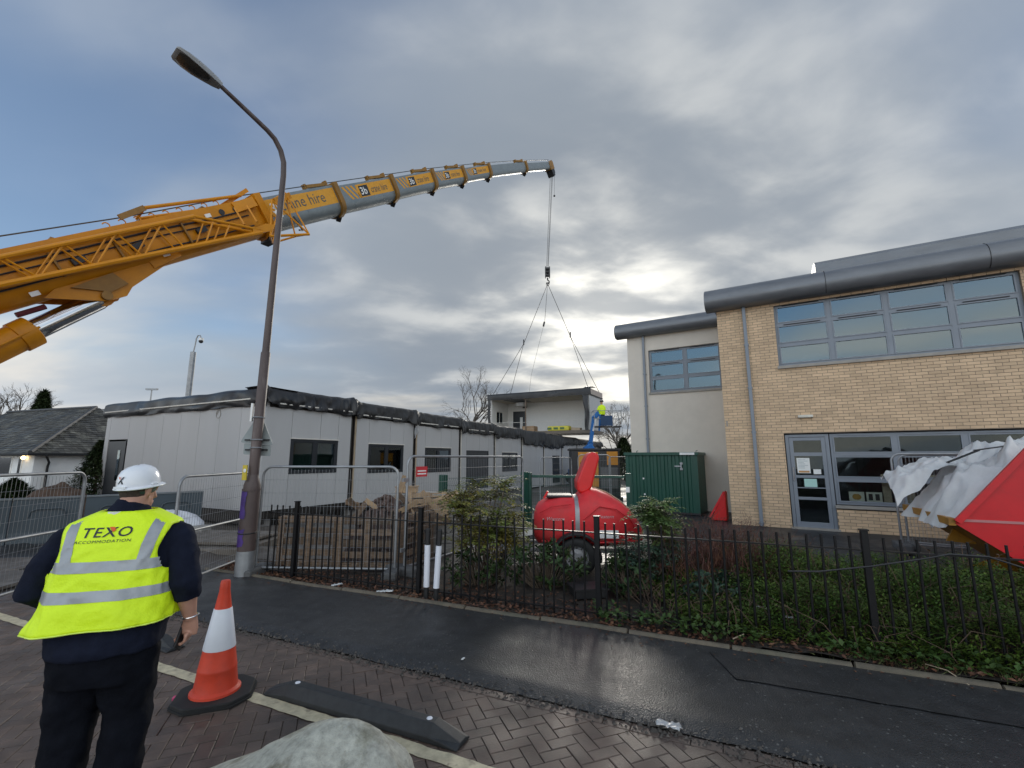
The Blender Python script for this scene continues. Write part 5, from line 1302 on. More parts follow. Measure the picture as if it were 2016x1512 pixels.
# ================================================================ SKIPS
skA = math.atan2(-.457, .889)
skip = thing('waste_skip', 'red and mustard skip heaped with white sheeting', 'skip', (5.61, 5.94, 0), skA)
M_skr = mat('red skip paint', (.58, .008, .014), .42, var=.12, scale=2, col2=(.48, .014, .018), c2scale=3, bump=.08, bscale=10)
M_sky = mat('mustard skip paint', (.42, .19, .012), .5, var=.2, scale=3, col2=(.22, .11, .02), c2scale=4)
M_skg = mat('scraped grey skip inside', (.16, .155, .15), .6, var=.3, scale=3)
side = [(.0, .93), (1.05, .12), (3.0, .12), (3.2, 1.9), (.82, 1.9)]
SWd = 1.95
for y, nm in ((.0, 'near_side'), (SWd-.05, 'far_side')):
    MB().prism(side, lambda u, v, w: (u, w, v), y, y+.05).build(nm, M_skr, skip)
MB().prism([(.0, .93), (1.05, .12), (1.09, .16), (.05, .96)], lambda u, v, w: (u, w, v), .051, SWd-.051).build('front_slope', M_sky, skip)
MB().prism([(.06, .962), (1.08, .17), (1.10, .185), (.08, .98)], lambda u, v, w: (u, w, v), .053, SWd-.053).build('inner_slope', M_skg, skip)
MB().bb(1.06, 3.0, .052, SWd-.052, .13, .18).build('floor', M_sky, skip); MB().bb(3.05, 3.1, .052, SWd-.052, .15, 1.9).build('rear_wall', M_skr, skip)
MB().bar((-.02, .0, .945), (-.02, SWd, .945), .07, .09).build('lip', M_sky, skip)
MB().bar((.02, -.03, .95), (.82, -.03, 1.9), .05, .07).build('edge_trim', M_skr, skip); MB().bb(.05, 3.1, -.012, -.001, .955, .985).build('weld_line', mat('pale scrape', (.5, .2, .2), .7), skip)
MB().prism([(.35, .25), (1.0, .25), (1.0, .60)], lambda u, v, w: (u, w, v), .9, .96).build('lug', M_sky, skip)
MB().prism([(.12, .60), (.42, .58), (.46, .66), (.28, .90)], lambda u, v, w: (u, w, v), .8, .84).build('lug', M_sky, skip)
MB().bb(1.06, 3.1, .3, 1.6, .0, .12).build('runners', M_dk, skip)
M_sheet = mat('white polythene sheeting', (.80, .80, .79), .35, var=.10, scale=5, bump=.35, bscale=11, trans=.30)
def crk(x, y, z=0.0):        # ridged creases
    a = 0
    for f, w in ((1.6, .32), (3.4, .17), (7.1, .06), (14, .018)): a += w*(1-2.2*abs(fnoise(x*f+z, y*f-z, z+f)))
    return a
def heap(u, v):
    x = -.10+2.9*u; y = .07+(SWd-.14)*v
    base = .92+.80*min(1, max(0, x+.12)/.85)**.75-.22*max(0, x-.75)
    e = min(1, min(u*4, (1-u)*4, v*5, (1-v)*5)+.12)
    return (x+.12*fnoise(y*3, x*2)+.06*fnoise(y*7, x*5), y+.06*fnoise(x*3, y*2, 8), base-.16+crk(x, y, 2.0)*e*.85+.22*math.sin(v*3.1)*min(1, u*3.5))
MB().grid(120, 90, heap).build('polythene_heap', M_sheet, skip, smooth=True, ang=180)
def flap(u, v):     # sheet sticking out to the left over the edge
    x = .75-1.10*u; y = .9+1.0*v*(1-.2*u); return (x, y+.06*fnoise(u*4, v*5), 1.36+.26*math.sin(u*2.2)-.62*u*u*(1-.6*v)+.40*crk(u*1.3+4, v*1.2, 5.0)+.10*math.sin(v*3.1))
MB().grid(60, 44, flap).build('sheeting_flap', M_sheet, skip, smooth=True, ang=180)
MB().grid(22, 8, lambda u, v: (.40-.48*u, .35+.55*v+.08*fnoise(u*4, 1), 1.12-.22*u-.35*max(0, u-.7)+.07*fnoise(u*5, v*4)+.03)).build('sheeting_tail', M_sheet, skip, smooth=True, ang=180)
for a, b in (((.5, .6, 1.85), (.95, .75, 1.92)), ((.25, 1.2, 1.62), (.6, .8, 1.85))): MB().bar(a, b, .07, .012).build('dark_strip', M_dk, skip)
sk2 = thing('rear_skip', 'second red skip with black roofing offcuts behind the sheeting', 'skip', (8.3, 7.0, 0), skA)
MB().prism([(.1, .9), (.8, .15), (3.0, .15), (3.2, 1.72), (.3, 1.72)], lambda u, v, w: (u, w, v), .0, .05).build('near_side', M_skr, sk2)
MB().prism([(.1, .9), (.8, .15), (3.0, .15), (3.2, 1.72), (.3, 1.72)], lambda u, v, w: (u, w, v), 1.6, 1.65).build('far_side', M_skr, sk2)
MB().bar((.3, -.03, 1.72), (3.2, -.03, 1.72), .10, .10).build('rim', M_skr, sk2); MB().bb(.8, 3.0, .05, 1.6, .0, .2).build('floor', M_skr, sk2); MB().bb(.28, .33, .05, 1.6, .2, 1.72).build('end_plate', M_skr, sk2)
for k in range(9):
    a = Vector((.1+.1*k, .1+.17*k, 1.78+.03*(k % 4))); MB().bar(a, a+Vector((2.6, .25*math.sin(k*2), .06+.04*math.sin(k))), .16, .02).build('roofing_strip', M_memb, sk2)

# ================================================================ MASTS
cctv = thing('camera_mast', 'galvanised mast with a hanging dome camera behind the cabins', 'mast', (-18.2, 25.2, 0))
MB().tube([(0, 0, 0), (0, 0, 7.7)], .15, 8).build('pole', M_galv, cctv, smooth=True)
MB().tube([(0, 0, 7.7), (.05, 0, 8.1), (.08, 0, 8.5), (.16, 0, 8.68), (.28, 0, 8.68), (.36, 0, 8.5)], .035, 8).build('swan_neck', M_galv, cctv, smooth=True)
MB().tube([(.36, 0, 8.52), (.36, 0, 8.38)], .12, 12).build('camera_hood', M_wh, cctv); MB().ball((.36, 0, 8.34), .12).build('camera_dome', M_dk, cctv, smooth=True)
fm = thing('floodlight_mast', 'thin distant floodlight mast above the bungalow roof', 'mast', (-58, 72, 0)); MB().tube([(0, 0, 0), (0, 0, 12.6)], [.16, .09], 6).build('pole', M_galv, fm); MB().bb(-.9, .9, -.2, .2, 12.5, 12.75).build('lamp_bar', M_galv, fm)

# ================================================================ VERGE POSTS, CONE, WHEEL STOPS, BOULDER
M_wp = mat('white reflective sleeve', (.72, .74, .80), .45, var=.04); M_bp = mat('black post plastic', (.015, .015, .016), .5)
for lb, x, y, ln in (('left of two black and white verge posts at the kerb', -1.055, 5.90, .0), ('right of two black and white verge posts at the kerb', -.925, 5.845, .02)):
    v = thing('verge_post', lb, 'post', (x, y, .03), 0, 'verge posts by the railings')
    MB().tube([(0, 0, 0), (0, 0, .16)], .030, 14).build('foot', M_bp, v, smooth=True); MB().tube([(0, 0, .15), (ln, 0, .645)], .0365, 16).build('sleeve', M_wp, v, smooth=True); MB().tube([(ln, 0, .64), (ln*1.4, 0, .83), (ln*1.4, 0, .84)], [.031, .031, .022], 14).build('post_top', M_bp, v, smooth=True)
cone = thing('traffic_cone', 'orange traffic cone with white sleeve on a black rubber base', 'traffic cone', (-2.21, 3.69, 0), R(20))
M_co = mat('cone orange', (.62, .055, .022), .5, var=.12, scale=9, col2=(.50, .06, .035), c2scale=5); M_cw = mat('reflective cone sleeve', (.70, .72, .77), .5, var=.05)
MB().prism(rounded([(-.25, -.12), (-.14, -.235), (.14, -.235), (.25, -.12), (.25, .12), (.14, .235), (-.14, .235), (-.25, .12)], .02, 2), lambda u, v, w: (u, v, w), .005, .04).build('base', M_tyre, cone, bevel=.008)
MB().prism(rounded([(-.262, -.124), (-.146, -.247), (.146, -.247), (.262, -.124), (.262, .124), (.146, .247), (-.146, .247), (-.262, .124)], .02, 2), lambda u, v, w: (u, v, w), .003, .016).build('base_rim', M_tyre, cone)
MB().bb(-.2645, -.2, -.02, .02, .018, .036).build('pink_mark', mat('pink paint', (.6, .08, .2), .6), cone)
def ringC(r, z, n=28): return [(r*math.cos(2*math.pi*k/n), r*math.sin(2*math.pi*k/n), z) for k in range(n)]
MB().loft([ringC(.168, .035), ringC(.166, .055), ringC(.145, .07), ringC(.141, .09), ringC(.128, .195), ringC(.130, .20), ringC(.127, .21), ringC(.105, .34), ringC(.105, .345)]).build('lower_cone', M_co, cone, smooth=True, ang=40)
MB().loft([ringC(.107, .338), ringC(.1085, .345), ringC(.062, .615), ringC(.060, .618)]).build('sleeve', M_cw, cone, smooth=True, ang=40)
MB().loft([ringC(.058, .614), ringC(.036, .75), ringC(.037, .755), ringC(.034, .80), ringC(.030, .815), ringC(.018, .818)]).build('top_cone', M_co, cone, smooth=True, ang=40)
def wheel_stop(label, c, rz):
    t = thing('wheel_stop', label, 'wheel stop', (*c, .002), rz, 'rubber wheel stops'); L = .83; m = mat('recycled rubber', (.022, .024, .026), .55, var=.3, scale=20, bump=.35, bscale=150)
    def rg(x, h, w): return [(x, -w, 0), (x, -w, h*.35), (x, -w+.045, h), (x, w-.045, h), (x, w, h*.35), (x, w, 0)]
    MB().loft([rg(-L, .028, .082), rg(-L+.20, .098, .08), rg(L-.20, .098, .08), rg(L, .028, .082)]).build('body', m, t, bevel=.006)
    for x in (-.58, .58): MB().ball((x, 0, .098), (.020, .020, .008), 10, 6).build('reflector', M_wp, t, smooth=True)
    for x in (-.30, .30): MB().bb(x-.055, x+.055, -.022, .022, .0975, .0992).build('recess', M_dk, t)
    for x in (0, .72, -.72): MB().tube([(x, 0, .03 if abs(x) > .6 else .0975), (x, 0, .0555 if abs(x) > .6 else .0995)], .014, 10).build('bolt_hole', M_dk, t)
    return t
wheel_stop('black rubber wheel stop in front of the cone and boulder', (-1.06, 3.44), R(-23.6))
wheel_stop('black rubber wheel stop half hidden behind the worker', (-3.85, 4.83), R(-23.6))
M_bou = mat('pale lichen boulder', (.38, .38, .33), .85, var=.3, scale=26, bump=1.0, bscale=55, col2=(.15, .14, .09), c2scale=5.5, c2lo=.50, c2hi=.68)
mb = MB().ball((0, 0, 0), (1, 1, 1), 48, 32)
def bou(v):
    p = Vector(v); n = p.normalized(); r = 1+.16*fnoise(n.x*1.1+3, n.y*1.1, n.z*1.1)+.07*fnoise(n.x*3, n.y*3+2, n.z*3)+.015*fnoise(n.x*9, n.y*9, n.z*9)
    x, y, z = n*r; return (x*.66, y*.38, z*.50+.17*x*max(0, z))
mb.v = [bou(v) for v in mb.v]
bo = mb.build('boulder', M_bou, None, smooth=True, ang=180); bo.location = (-.93, 2.20, .055); bo.rotation_euler = (0, 0, R(-12)); tag(bo, 'pale rounded boulder in the foreground below the wheel stop', 'boulder')
# ================================================================ PLANTS
def leaf(mb, p, d, n, L, W, bend=.25):
    """a bent pointed blade: 6 points, 2 quads"""
    d = d.normalized(); s = d.cross(n)
    if s.length < 1e-4: s = d.cross(Vector((1, 0, 0)))
    s.normalize(); n = s.cross(d)
    m = p+d*(L*.5)+n*(bend*L*.18); e = p+d*L-n*(bend*L*.25)
    k = len(mb.v)
    mb.v += [tuple(p), tuple(m-s*W*.5), tuple(e), tuple(m+s*W*.5), tuple(m-n*W*.12)]
    mb.f += [(k, k+1, k+4), (k, k+4, k+3), (k+1, k+2, k+4), (k+4, k+2, k+3)]
def rdir(r, zmin=-.2):
    while 1:
        v = Vector((r.uniform(-1, 1), r.uniform(-1, 1), r.uniform(zmin, 1)))
        if .1 < v.length < 1: return v.normalized()
def leafmat(name, c1, c2, rough=.42, island=.45, trans=.0): return mat(name, c1, rough+.12, var=.2, scale=4, spec=.22, island=island, col2=c2, c2scale=3.0, c2lo=.42, c2hi=.62)
M_mah = leafmat('mahonia leaf', (.105, .135, .030), (.20, .15, .035))
M_mah2 = leafmat('green mahonia leaf', (.07, .12, .035), (.12, .15, .04))
M_rho = leafmat('glossy dark leaf', (.022, .045, .016), (.045, .075, .022), .33)
M_dks = leafmat('blue green leaf', (.022, .05, .034), (.04, .07, .04), .4)
M_cov = leafmat('ground cover leaf', (.036, .078, .010), (.085, .120, .018), .45)
M_ivy = leafmat('ivy leaf', (.028, .058, .014), (.05, .085, .02), .4)
M_stem = mat('grey brown stem', (.12, .09, .065), .8, var=.3, scale=20)
M_twig = mat('red brown twig', (.075, .025, .018), .6, var=.4, scale=8, island=.4, col2=(.12, .05, .02), c2scale=4)
M_lit = mat('dead leaf', (.10, .042, .022), .7, var=.3, scale=9, island=.55, col2=(.17, .085, .04), c2scale=6)
def pinnate(mb, p, d, L, pairs, lw, r):
    up = Vector((0, 0, 1)); q = p.copy(); dd = d.normalized()
    for i in range(pairs):
        q = q+dd*(L/pairs); dd = (dd+Vector((0, 0, -.10-.05*i/pairs))).normalized()
        s = dd.cross(up).normalized(); n = s.cross(dd)
        for sg in (-1, 1):
            leaf(mb, q, (s*sg+dd*.45+n*.1+rdir(r, -1)*.15), n, lw*(1-.3*abs(i/pairs-.5)), lw*.46, .4)
    leaf(mb, q, dd, dd.cross(up).cross(dd), lw, lw*.4)
def mahonia(label, base, spots, m, seed, lw=.078, L=.30, nl=12):
    r = random.Random(seed); t = thing('leafy_shrub', label, 'shrub', base, 0, 'broad-leaved shrubs in the bed')
    fo, stm = MB(), MB(); B = Vector((0, 0, 0))
    for (x, y, z) in spots:
        tp = Vector((x, y, z)); b0 = Vector((r.uniform(-.12, .12)+x*.25, r.uniform(-.1, .1)+y*.3, -.03)); mid = b0.lerp(tp, .55)+Vector((r.uniform(-.06, .06), r.uniform(-.06, .06), .05))
        stm.tube([b0, mid, tp], [.012, .008, .004], 5)
        for k in range(nl):
            a = 2*math.pi*k/nl+r.uniform(-.3, .3); el = r.uniform(.05, .95)
            pinnate(fo, tp-Vector((0, 0, r.uniform(0, .12))), Vector((math.cos(a), math.sin(a), el)), L*r.uniform(.7, 1.15), r.randint(5, 7), lw*r.uniform(.85, 1.15), r)
    stuff(fo.build('foliage', m, t, fix=False)); stm.build('stems', M_stem, t, smooth=True)
    return t
def spots_in(n, c, rad, seed, zmin=0.0):
    r = random.Random(seed); out = []
    while len(out) < n:
        v = Vector((r.uniform(-1, 1), r.uniform(-1, 1), r.uniform(-1, 1)))
        if v.length < 1 and (v.length > .45 or r.random() < .4): out.append((c[0]+v.x*rad[0], c[1]+v.y*rad[1], max(zmin, c[2]+v.z*rad[2])))
    return out
mahonia('tall yellow-green feathery shrub between the fence panels and the bowser', (-.40, 6.75, .04), spots_in(36, (0, 0, .86), (.55, .38, .50), 1, .25)+[(-.1, 0, 1.33), (.2, .05, 1.30), (.32, 0, 1.36), (-.42, 0, 1.18)], M_mah, 1)
mahonia('green feathery shrub in front of the steel store', (2.10, 6.75, .04), spots_in(20, (0, 0, .78), (.30, .28, .36), 2, .3)+[(.0, 0, 1.12), (.10, 0, 1.02)], M_mah2, 2, .075, .27)
mahonia('dark low feathery shrub under the rear of the bowser', (1.75, 6.35, .04), spots_in(22, (0, 0, .42), (.50, .32, .28), 3, .15), M_dks, 3, .065, .26)
def rosettes(label, base, n, rad, zc, rz, m, seed, L=.11, name='leafy_shrub'):
    r = random.Random(seed); t = thing(name, label, 'shrub', base, 0, 'broad-leaved shrubs in the bed'); fo, stm = MB(), MB()
    for (x, y, z) in spots_in(n, (0, 0, zc), (rad[0], rad[1], rz), seed, .06):
        tp = Vector((x, y, z)); stm.tube([Vector((x*.3, y*.3, -.02)), Vector((x*.7, y*.7, z*.6)), tp], [.010, .007, .004], 4)
        ax = (Vector((x, y, .35))+rdir(r)*.3).normalized()
        for k in range(11):
            v = rdir(r, -1); v = (v-ax*v.dot(ax)).normalized(); leaf(fo, tp-ax*r.uniform(0, .08), v+ax*r.uniform(-.2, .8), ax, L*r.uniform(.7, 1.2), L*.34, .5)
    stuff(fo.build('foliage', m, t, fix=False)); stm.build('stems', M_stem, t)
rosettes('dark glossy low shrub left of the bowser wheel', (.45, 6.45, .04), 90, (.62, .35), .30, .27, M_rho, 11)
rosettes('dark glossy shrub in front of the bowser wheel', (1.45, 6.05, .04), 55, (.36, .28), .28, .25, M_rho, 12)
rosettes('small dark shrub at the foot of the middle railing post', (2.35, 5.55, .05), 70, (.50, .35), .22, .20, M_dks, 13, .09)
rosettes('low glossy shrub beneath the tall yellow-green one', (-.45, 6.55, .04), 40, (.55, .3), .22, .2, M_rho, 14)
# red stemmed thicket
rt_ = random.Random(21); tw = MB()
for k in range(420):
    x = rt_.gauss(0, .42); y = rt_.gauss(0, .33); h = rt_.uniform(.35, .95)*(1-.25*abs(x)); a = Vector((x, y, 0)); b = a+Vector((rt_.gauss(0, .12), rt_.gauss(0, .12), h*.55)); c = b+Vector((rt_.gauss(0, .14), rt_.gauss(0, .12), h*.45))
    tw.tube([a, b, c], [.0055, .004, .0015], 3, False)
    for j in range(3):
        s = b.lerp(c, rt_.random()); tw.tube([s, s+Vector((rt_.gauss(0, .13), rt_.gauss(0, .1), rt_.uniform(.03, .16)))], [.0025, .001], 3, False)
dg_ = thing('red_twig_bush', 'leafless red-stemmed bush right of the bowser', 'bush', (2.78, 6.35, .05)); stuff(tw.build('twigs', M_twig, dg_, fix=False))
rosettes('sprawling dark undergrowth at the foot of the red-stemmed bush', (2.75, 5.75, .05), 80, (.60, .45), .16, .15, M_rho, 15, .08)
# ground cover mass
rc = random.Random(31); gcv = MB()
def cov_h(x, y):
    d = y-yk(x); e = min(1, max(0, (d-.22)/.35))*min(1, max(0, (x-1.6)/1.5)); back = min(1, max(0, (3.35-d)/.5))
    return e*back*(.44+.24*fnoise(x*1.3, y*1.3)+.18*fnoise(x*3.1, y*3.1))
nc = 0
while nc < 17500:
    x = rc.uniform(1.7, 7.6); d = rc.uniform(.2, 3.4); y = yk(x)+d; h = cov_h(x, y)
    if h < .05 or x > 1.25*y+.8: continue
    nc += 1
    z = .06+h*(rc.random()**.45); p = Vector((x+rc.gauss(0, .02), y, z)); ax = Vector((rc.gauss(0, .8), rc.gauss(0, .5)-.25, rc.uniform(.05, .7))).normalized()
    for k in range(5):
        q = p+ax*(.022*k); side_ = ax.cross(Vector((0, 0, 1))).normalized()*(1 if k % 2 else -1)
        leaf(gcv, q, side_+ax*.9+rdir(rc)*.3, Vector((0, 0, 1)), .042*rc.uniform(.7, 1.3), .019, .3)
gc_o = stuff(gcv.build('ground_cover', M_cov, None, fix=False)); tag(gc_o, 'dense low green ground cover behind the right-hand railings', 'ground cover')
iv = MB()
for k in range(1500):
    x = rc.uniform(.9, 4.6); d = .12+abs(rc.gauss(0, .28)); y = yk(x)+d
    if fnoise(x*2.2, 3) < -.15: continue
    leaf(iv, Vector((x, y, .08+rc.uniform(0, .10))), rdir(rc, -.1), Vector((0, 0, 1)), .055*rc.uniform(.6, 1.2), .045, .4)
tag(stuff(iv.build('ivy', M_ivy, None, fix=False)), 'ivy and weeds creeping along the kerb under the railings', 'ivy')
scr = MB()
for k in range(900):
    x = rc.uniform(1.5, 7.0); d = rc.uniform(.25, 3.0); y = yk(x)+d; h = max(.25, cov_h(x, y)); a = Vector((x, y, .05)); b_ = a+Vector((rc.gauss(0, .15), rc.gauss(0, .12), h*rc.uniform(.6, 1.25)))
    scr.tube([a, b_, b_+Vector((rc.gauss(0, .12), rc.gauss(0, .1), rc.uniform(-.02, .12)))], [.005, .0035, .0012], 3, False)
    if k % 2: leaf(scr, b_, rdir(rc), Vector((0, 0, 1)), .05, .028, .4)
tag(stuff(scr.build('dead_stems', mat('brown dead stems', (.085, .052, .034), .8, var=.4, scale=6, island=.4), None, fix=False)), 'brown dead stems tangled through the bed behind the railings', 'stems')
gr_ = MB()
for k in range(900):
    x = rc.uniform(2.6, 6.5); y = yk(x)+.1+abs(rc.gauss(0, .2)); p = Vector((x, y, .05)); leaf(gr_, p, Vector((rc.gauss(0, .5), rc.gauss(0, .5), 1)), Vector((1, 0, 0)), rc.uniform(.05, .14), .006, .6)
for k in range(260):
    x = rc.uniform(2.8, 7.0); y = yk(x)+rc.uniform(.4, 3.0); p = Vector((x, y, .3)); leaf(gr_, p, Vector((rc.gauss(0, .5), rc.gauss(0, .5), 1)), Vector((1, 0, 0)), rc.uniform(.15, .4), .005, .6)
tag(stuff(gr_.build('grass_blades', mat('dry grass', (.12, .13, .05), .6, island=.4), None, fix=False)), 'scattered grass blades and dry stalks among the ground cover', 'grass')
lt = MB()
for k in range(4200):
    x = -4.6+9.5*rc.random()**1.35; d = .10+abs(rc.gauss(0, .42)); y = yk(x)+d
    if d > bed_depth(x): continue
    z = bed_z(x, y)+rc.uniform(.004, .03); leaf(lt, Vector((x, y, z)), Vector((rc.gauss(0, 1), rc.gauss(0, 1), rc.gauss(0, .25))), Vector((rc.gauss(0, .4), rc.gauss(0, .4), 1)), .06*rc.uniform(.5, 1.2), .035*rc.uniform(.6, 1.2), rc.uniform(-.6, .8))
for k in range(160):
    x = rc.uniform(-4.5, 4); y = yk(x)-abs(rc.gauss(0, .12)); lt_z = .06
    leaf(lt, Vector((x, y, .055)), Vector((rc.gauss(0, 1), rc.gauss(0, 1), .05)), Vector((0, 0, 1)), .035, .02, .3)
tag(stuff(lt.build('leaf_litter', M_lit, None, fix=False)), 'brown fallen leaves along the foot of the railings', 'leaves')

# ---- trees
M_bark = mat('bare bark', (.10, .085, .07), .85, var=.3, scale=3)
def bare_tree(label, loc, h, spread, seed, depth=5, name='bare_tree', lean=.0):
    r = random.Random(seed); t = thing(name, label, 'tree', loc, 0, 'leafless trees on the skyline'); tk, brn = MB(), MB()
    def grow(p, d, L, rad, lv):
        q = p+d*L*.5+rdir(r, -1)*L*.05; e = q+(d+rdir(r, -1)*.18).normalized()*L*.5
        (tk if lv == 0 else brn).tube([p, q, e], [rad, rad*.85, rad*.68], 6 if lv < 2 else 3, lv == 0)
        if lv >= depth: return
        for k in range(r.choice((2, 3, 3)) if lv else 5):
            v = rdir(r, -1); v = (v-d*v.dot(d)).normalized()
            nd = (d+v*r.uniform(.35, .95)*spread+Vector((0, 0, .12))).normalized()
            grow(p.lerp(e, r.uniform(.6, 1.0)) if lv else q.lerp(e, r.uniform(.4, 1)), nd, L*r.uniform(.58, .78), rad*.58, lv+1)
    grow(Vector((0, 0, -.1)), Vector((lean, 0, 1)).normalized(), h*.40, h*.022, 0)
    tk.build('trunk', M_bark, t, smooth=True); br_ = brn.build('crown', M_bark, t, fix=False); return t
bare_tree('leafless tree above the cabin roofs left of the hanging cabin', (-4.5, 46, 0), 9.0, 1.0, 5, 7)
bare_tree('leafless tree right of the boom lift basket', (11.2, 48, 0), 7.6, 1.0, 6, 7)
bare_tree('bushy leafless tree against the cream school wall', (10.0, 42, 0), 5.4, 1.2, 9, 7)
bare_tree('leafless tree at the far left above the bungalow', (-46, 42, 0), 8.6, .9, 8, 6)
def evergreen(label, loc, h, w, m, n, seed, L=.16, name='evergreen_shrub', cat='shrub'):
    r = random.Random(seed); t = thing(name, label, cat, loc); fo, st_ = MB(), MB()
    st_.tube([(0, 0, -.1), (0, 0, h*.85)], [.06*h/2, .02], 7)
    for k in range(n):
        z = h*(r.random()**.8); rad = w*(1-(z/h)**1.6)*(.75+.35*fnoise(z*2.1+seed, k*.01)); a = r.uniform(0, 6.283); q = rad*math.sqrt(r.uniform(.25, 1))
        p = Vector((q*math.cos(a), q*math.sin(a), z)); d = Vector((math.cos(a), math.sin(a), r.uniform(-.5, .7)))
        for j in range(3): leaf(fo, p, d+rdir(r, -1)*.7, Vector((0, 0, 1)), L*r.uniform(.6, 1.2), L*.35, .4)
    for k in range(24):
        z = h*r.uniform(.1, .8); a = r.uniform(0, 6.28); st_.tube([(0, 0, z), (w*.6*math.cos(a)*(1-z/h), w*.6*math.sin(a)*(1-z/h), z+.15*h)], [.015, .004], 4)
    stuff(fo.build('crown', m, t, fix=False)); st_.build('trunk', M_stem, t)
M_ever = leafmat('evergreen leaf', (.03, .05, .02), (.055, .075, .03), .5)
evergreen('dark evergreen shrub at the corner of the grey cabins', (-14.6, 16.2, 0), 2.3, 1.05, M_ever, 2600, 41)
evergreen('dark shrub in front of the bungalow windows', (-16.8, 15.6, 0), 1.0, 1.1, M_rho, 1800, 42)
evergreen('second dark shrub left of the bungalow downpipe', (-18.9, 16.2, 0), .95, 1.2, M_rho, 1800, 43)
evergreen('dark conifer on the skyline behind the bungalow', (-37.6, 36, 0), 6.9, 1.6, M_ever, 2600, 44, .45, 'conifer', 'tree')
evergreen('dark ivy-clad hedge behind the steel store', (9.3, 38, 0), 3.3, 2.0, M_ever, 2600, 45, .3, 'hedge', 'hedge')
evergreen('dark ragged hedge at the end of the cabin row', (11.8, 39, 0), 3.0, 2.0, M_ever, 2600, 46, .3, 'hedge', 'hedge')

# ================================================================ LITTER AND SMALL THINGS
M_pap = mat('wet paper', (.62, .63, .62), .5, var=.15)
def scrap(label, c, L, W, rz, m=M_pap, seed=1, amp=.02, name='litter_scrap'):
    o = MB().grid(10, 6, lambda u, v: ((u-.5)*L*(1-.3*abs(v-.5)), (v-.5)*W+.2*W*fnoise(u*3+seed, 1), .006+amp*abs(fnoise(u*4+seed, v*4)))).build(name, m, None, smooth=True, ang=180)
    o.location = c; o.rotation_euler = (0, 0, rz); o.modifiers.new('t', 'SOLIDIFY').thickness = .0015; tag(o, label, 'litter', 'scraps of litter'); return o
scrap('crumpled clear plastic in the gutter of the block paving', (1.02, 3.26, .025), .17, .07, R(-30), M_polyt, 2, .035)
scrap('torn white paper by the kerb left of the verge posts', (-1.62, 6.12, .06), .22, .08, R(10), M_pap, 3, .03)
scrap('folded white wrapper in the leaves near the pallets', (-2.35, 6.42, .06), .16, .06, R(50), M_pap, 4, .03)
scrap('silver wrapper caught in the undergrowth at right', (2.62, 5.02, .20), .16, .05, R(-45), M_pap, 5, .03)
scrap('small white scrap below the silver wrapper', (2.78, 4.86, .16), .08, .05, R(-20), M_pap, 6, .03)
scrap('small white chip on the wet footway', (-.42, 4.20, .045), .05, .02, R(70), M_pap, 7, .004)
scrap('orange-brown leaf beside the wheel stop', (-.98, 3.24, .002), .08, .03, R(10), mat('orange leaf', (.30, .12, .04), .6), 8, .01)
for lb, pts, r_ in (('pale stick lying over the kerb at right', [(2.05, 4.52, .09), (2.17, 4.55, .12)], .006), ('dry stalk hanging over the kerb onto the footway', [(3.35, 3.98, .10), (3.42, 3.87, .10), (3.46, 3.74, .05)], .004)):
    tag(MB().tube(pts, r_, 6).build('stick', M_timber), lb, 'stick')
rp = lambda s, z, y=-.03: Vector(F0)+fd*s+Vector((-fd.y, fd.x, 0))*y+Vector((0, 0, z))
tag(MB().tube([rp(6.85, .70), rp(7.1, .72), rp(7.5, .80), rp(7.9, .90), rp(8.05, .945), rp(8.3, .945), rp(8.55, .86), rp(8.9, .55), rp(9.3, .28), rp(9.8, .10)], .008, 6).build('hanging_cable', M_dk, None, smooth=True), 'black cable looped over the right-hand railings', 'cable')
tr_ = thing('black_tray', 'black plastic tray under the bowser shrubs', 'tray', (.95, 6.0, .05), R(10)); MB().bb(-.2, .2, -.15, .15, 0, .10).build('tray_body', M_bp, tr_, bevel=.01); MB().bb(-.22, .22, -.17, .17, .10, .12).build('tray_rim', M_bp, tr_)
lg = tag(MB().tube([(4.15, 4.75, .22), (4.5, 4.6, .26), (4.95, 4.45, .22), (5.3, 4.25, .20)], [.04, .065, .075, .05], 9).build('log', mat('split log', (.20, .15, .11), .8, var=.4, scale=14, bump=.6, bscale=30, stretch=(.3, 1, 1)), None, smooth=True), 'split grey log lying in the ground cover at right', 'log')
# ================================================================ PEOPLE
M_skin = mat('skin', (.46, .25, .18), .5, var=.10, scale=14, sub=.08, bump=.08, bscale=120)
M_navy = mat('navy sweater', (.009, .012, .025), .9, spec=.15, var=.25, scale=12, bump=.4, bscale=160)
M_trs = mat('black navy trousers', (.005, .006, .010), .9, spec=.12, var=.25, scale=9, bump=.35, bscale=90)
M_hiv = mat('fluorescent yellow fabric', (.72, .98, .008), .6, var=.05, scale=5, bump=.9, bscale=13)
M_ref = mat('reflective tape', (.32, .34, .36), .42, metal=.3, var=.10, scale=16, bump=.1, bscale=200)
M_hat = mat('white helmet plastic', (.78, .81, .85), .22, var=.02, coat=.3)
M_ink = mat('dark print ink', (.02, .024, .035), .6); M_inko = mat('orange print ink', (.75, .12, .02), .6)
M_hair = mat('cropped dark hair', (.055, .04, .03), .8, var=.4, scale=60, bump=.6, bscale=300)
def remesh(o, vox, smooth=2):
    r = o.modifiers.new('remesh', 'REMESH'); r.mode = 'VOXEL'; r.voxel_size = vox; r.use_smooth_shade = True
    if smooth: s = o.modifiers.new('smooth', 'SMOOTH'); s.iterations = smooth; s.factor = .5
def sell(cx, cy, z, rx, ry, n=40, e=2.4):
    out = []
    for k in range(n):
        t = 2*math.pi*k/n; c, s = math.cos(t), math.sin(t)
        out.append((cx+rx*math.copysign(abs(c)**(2/e), c), cy+ry*math.copysign(abs(s)**(2/e), s), z))
    return out
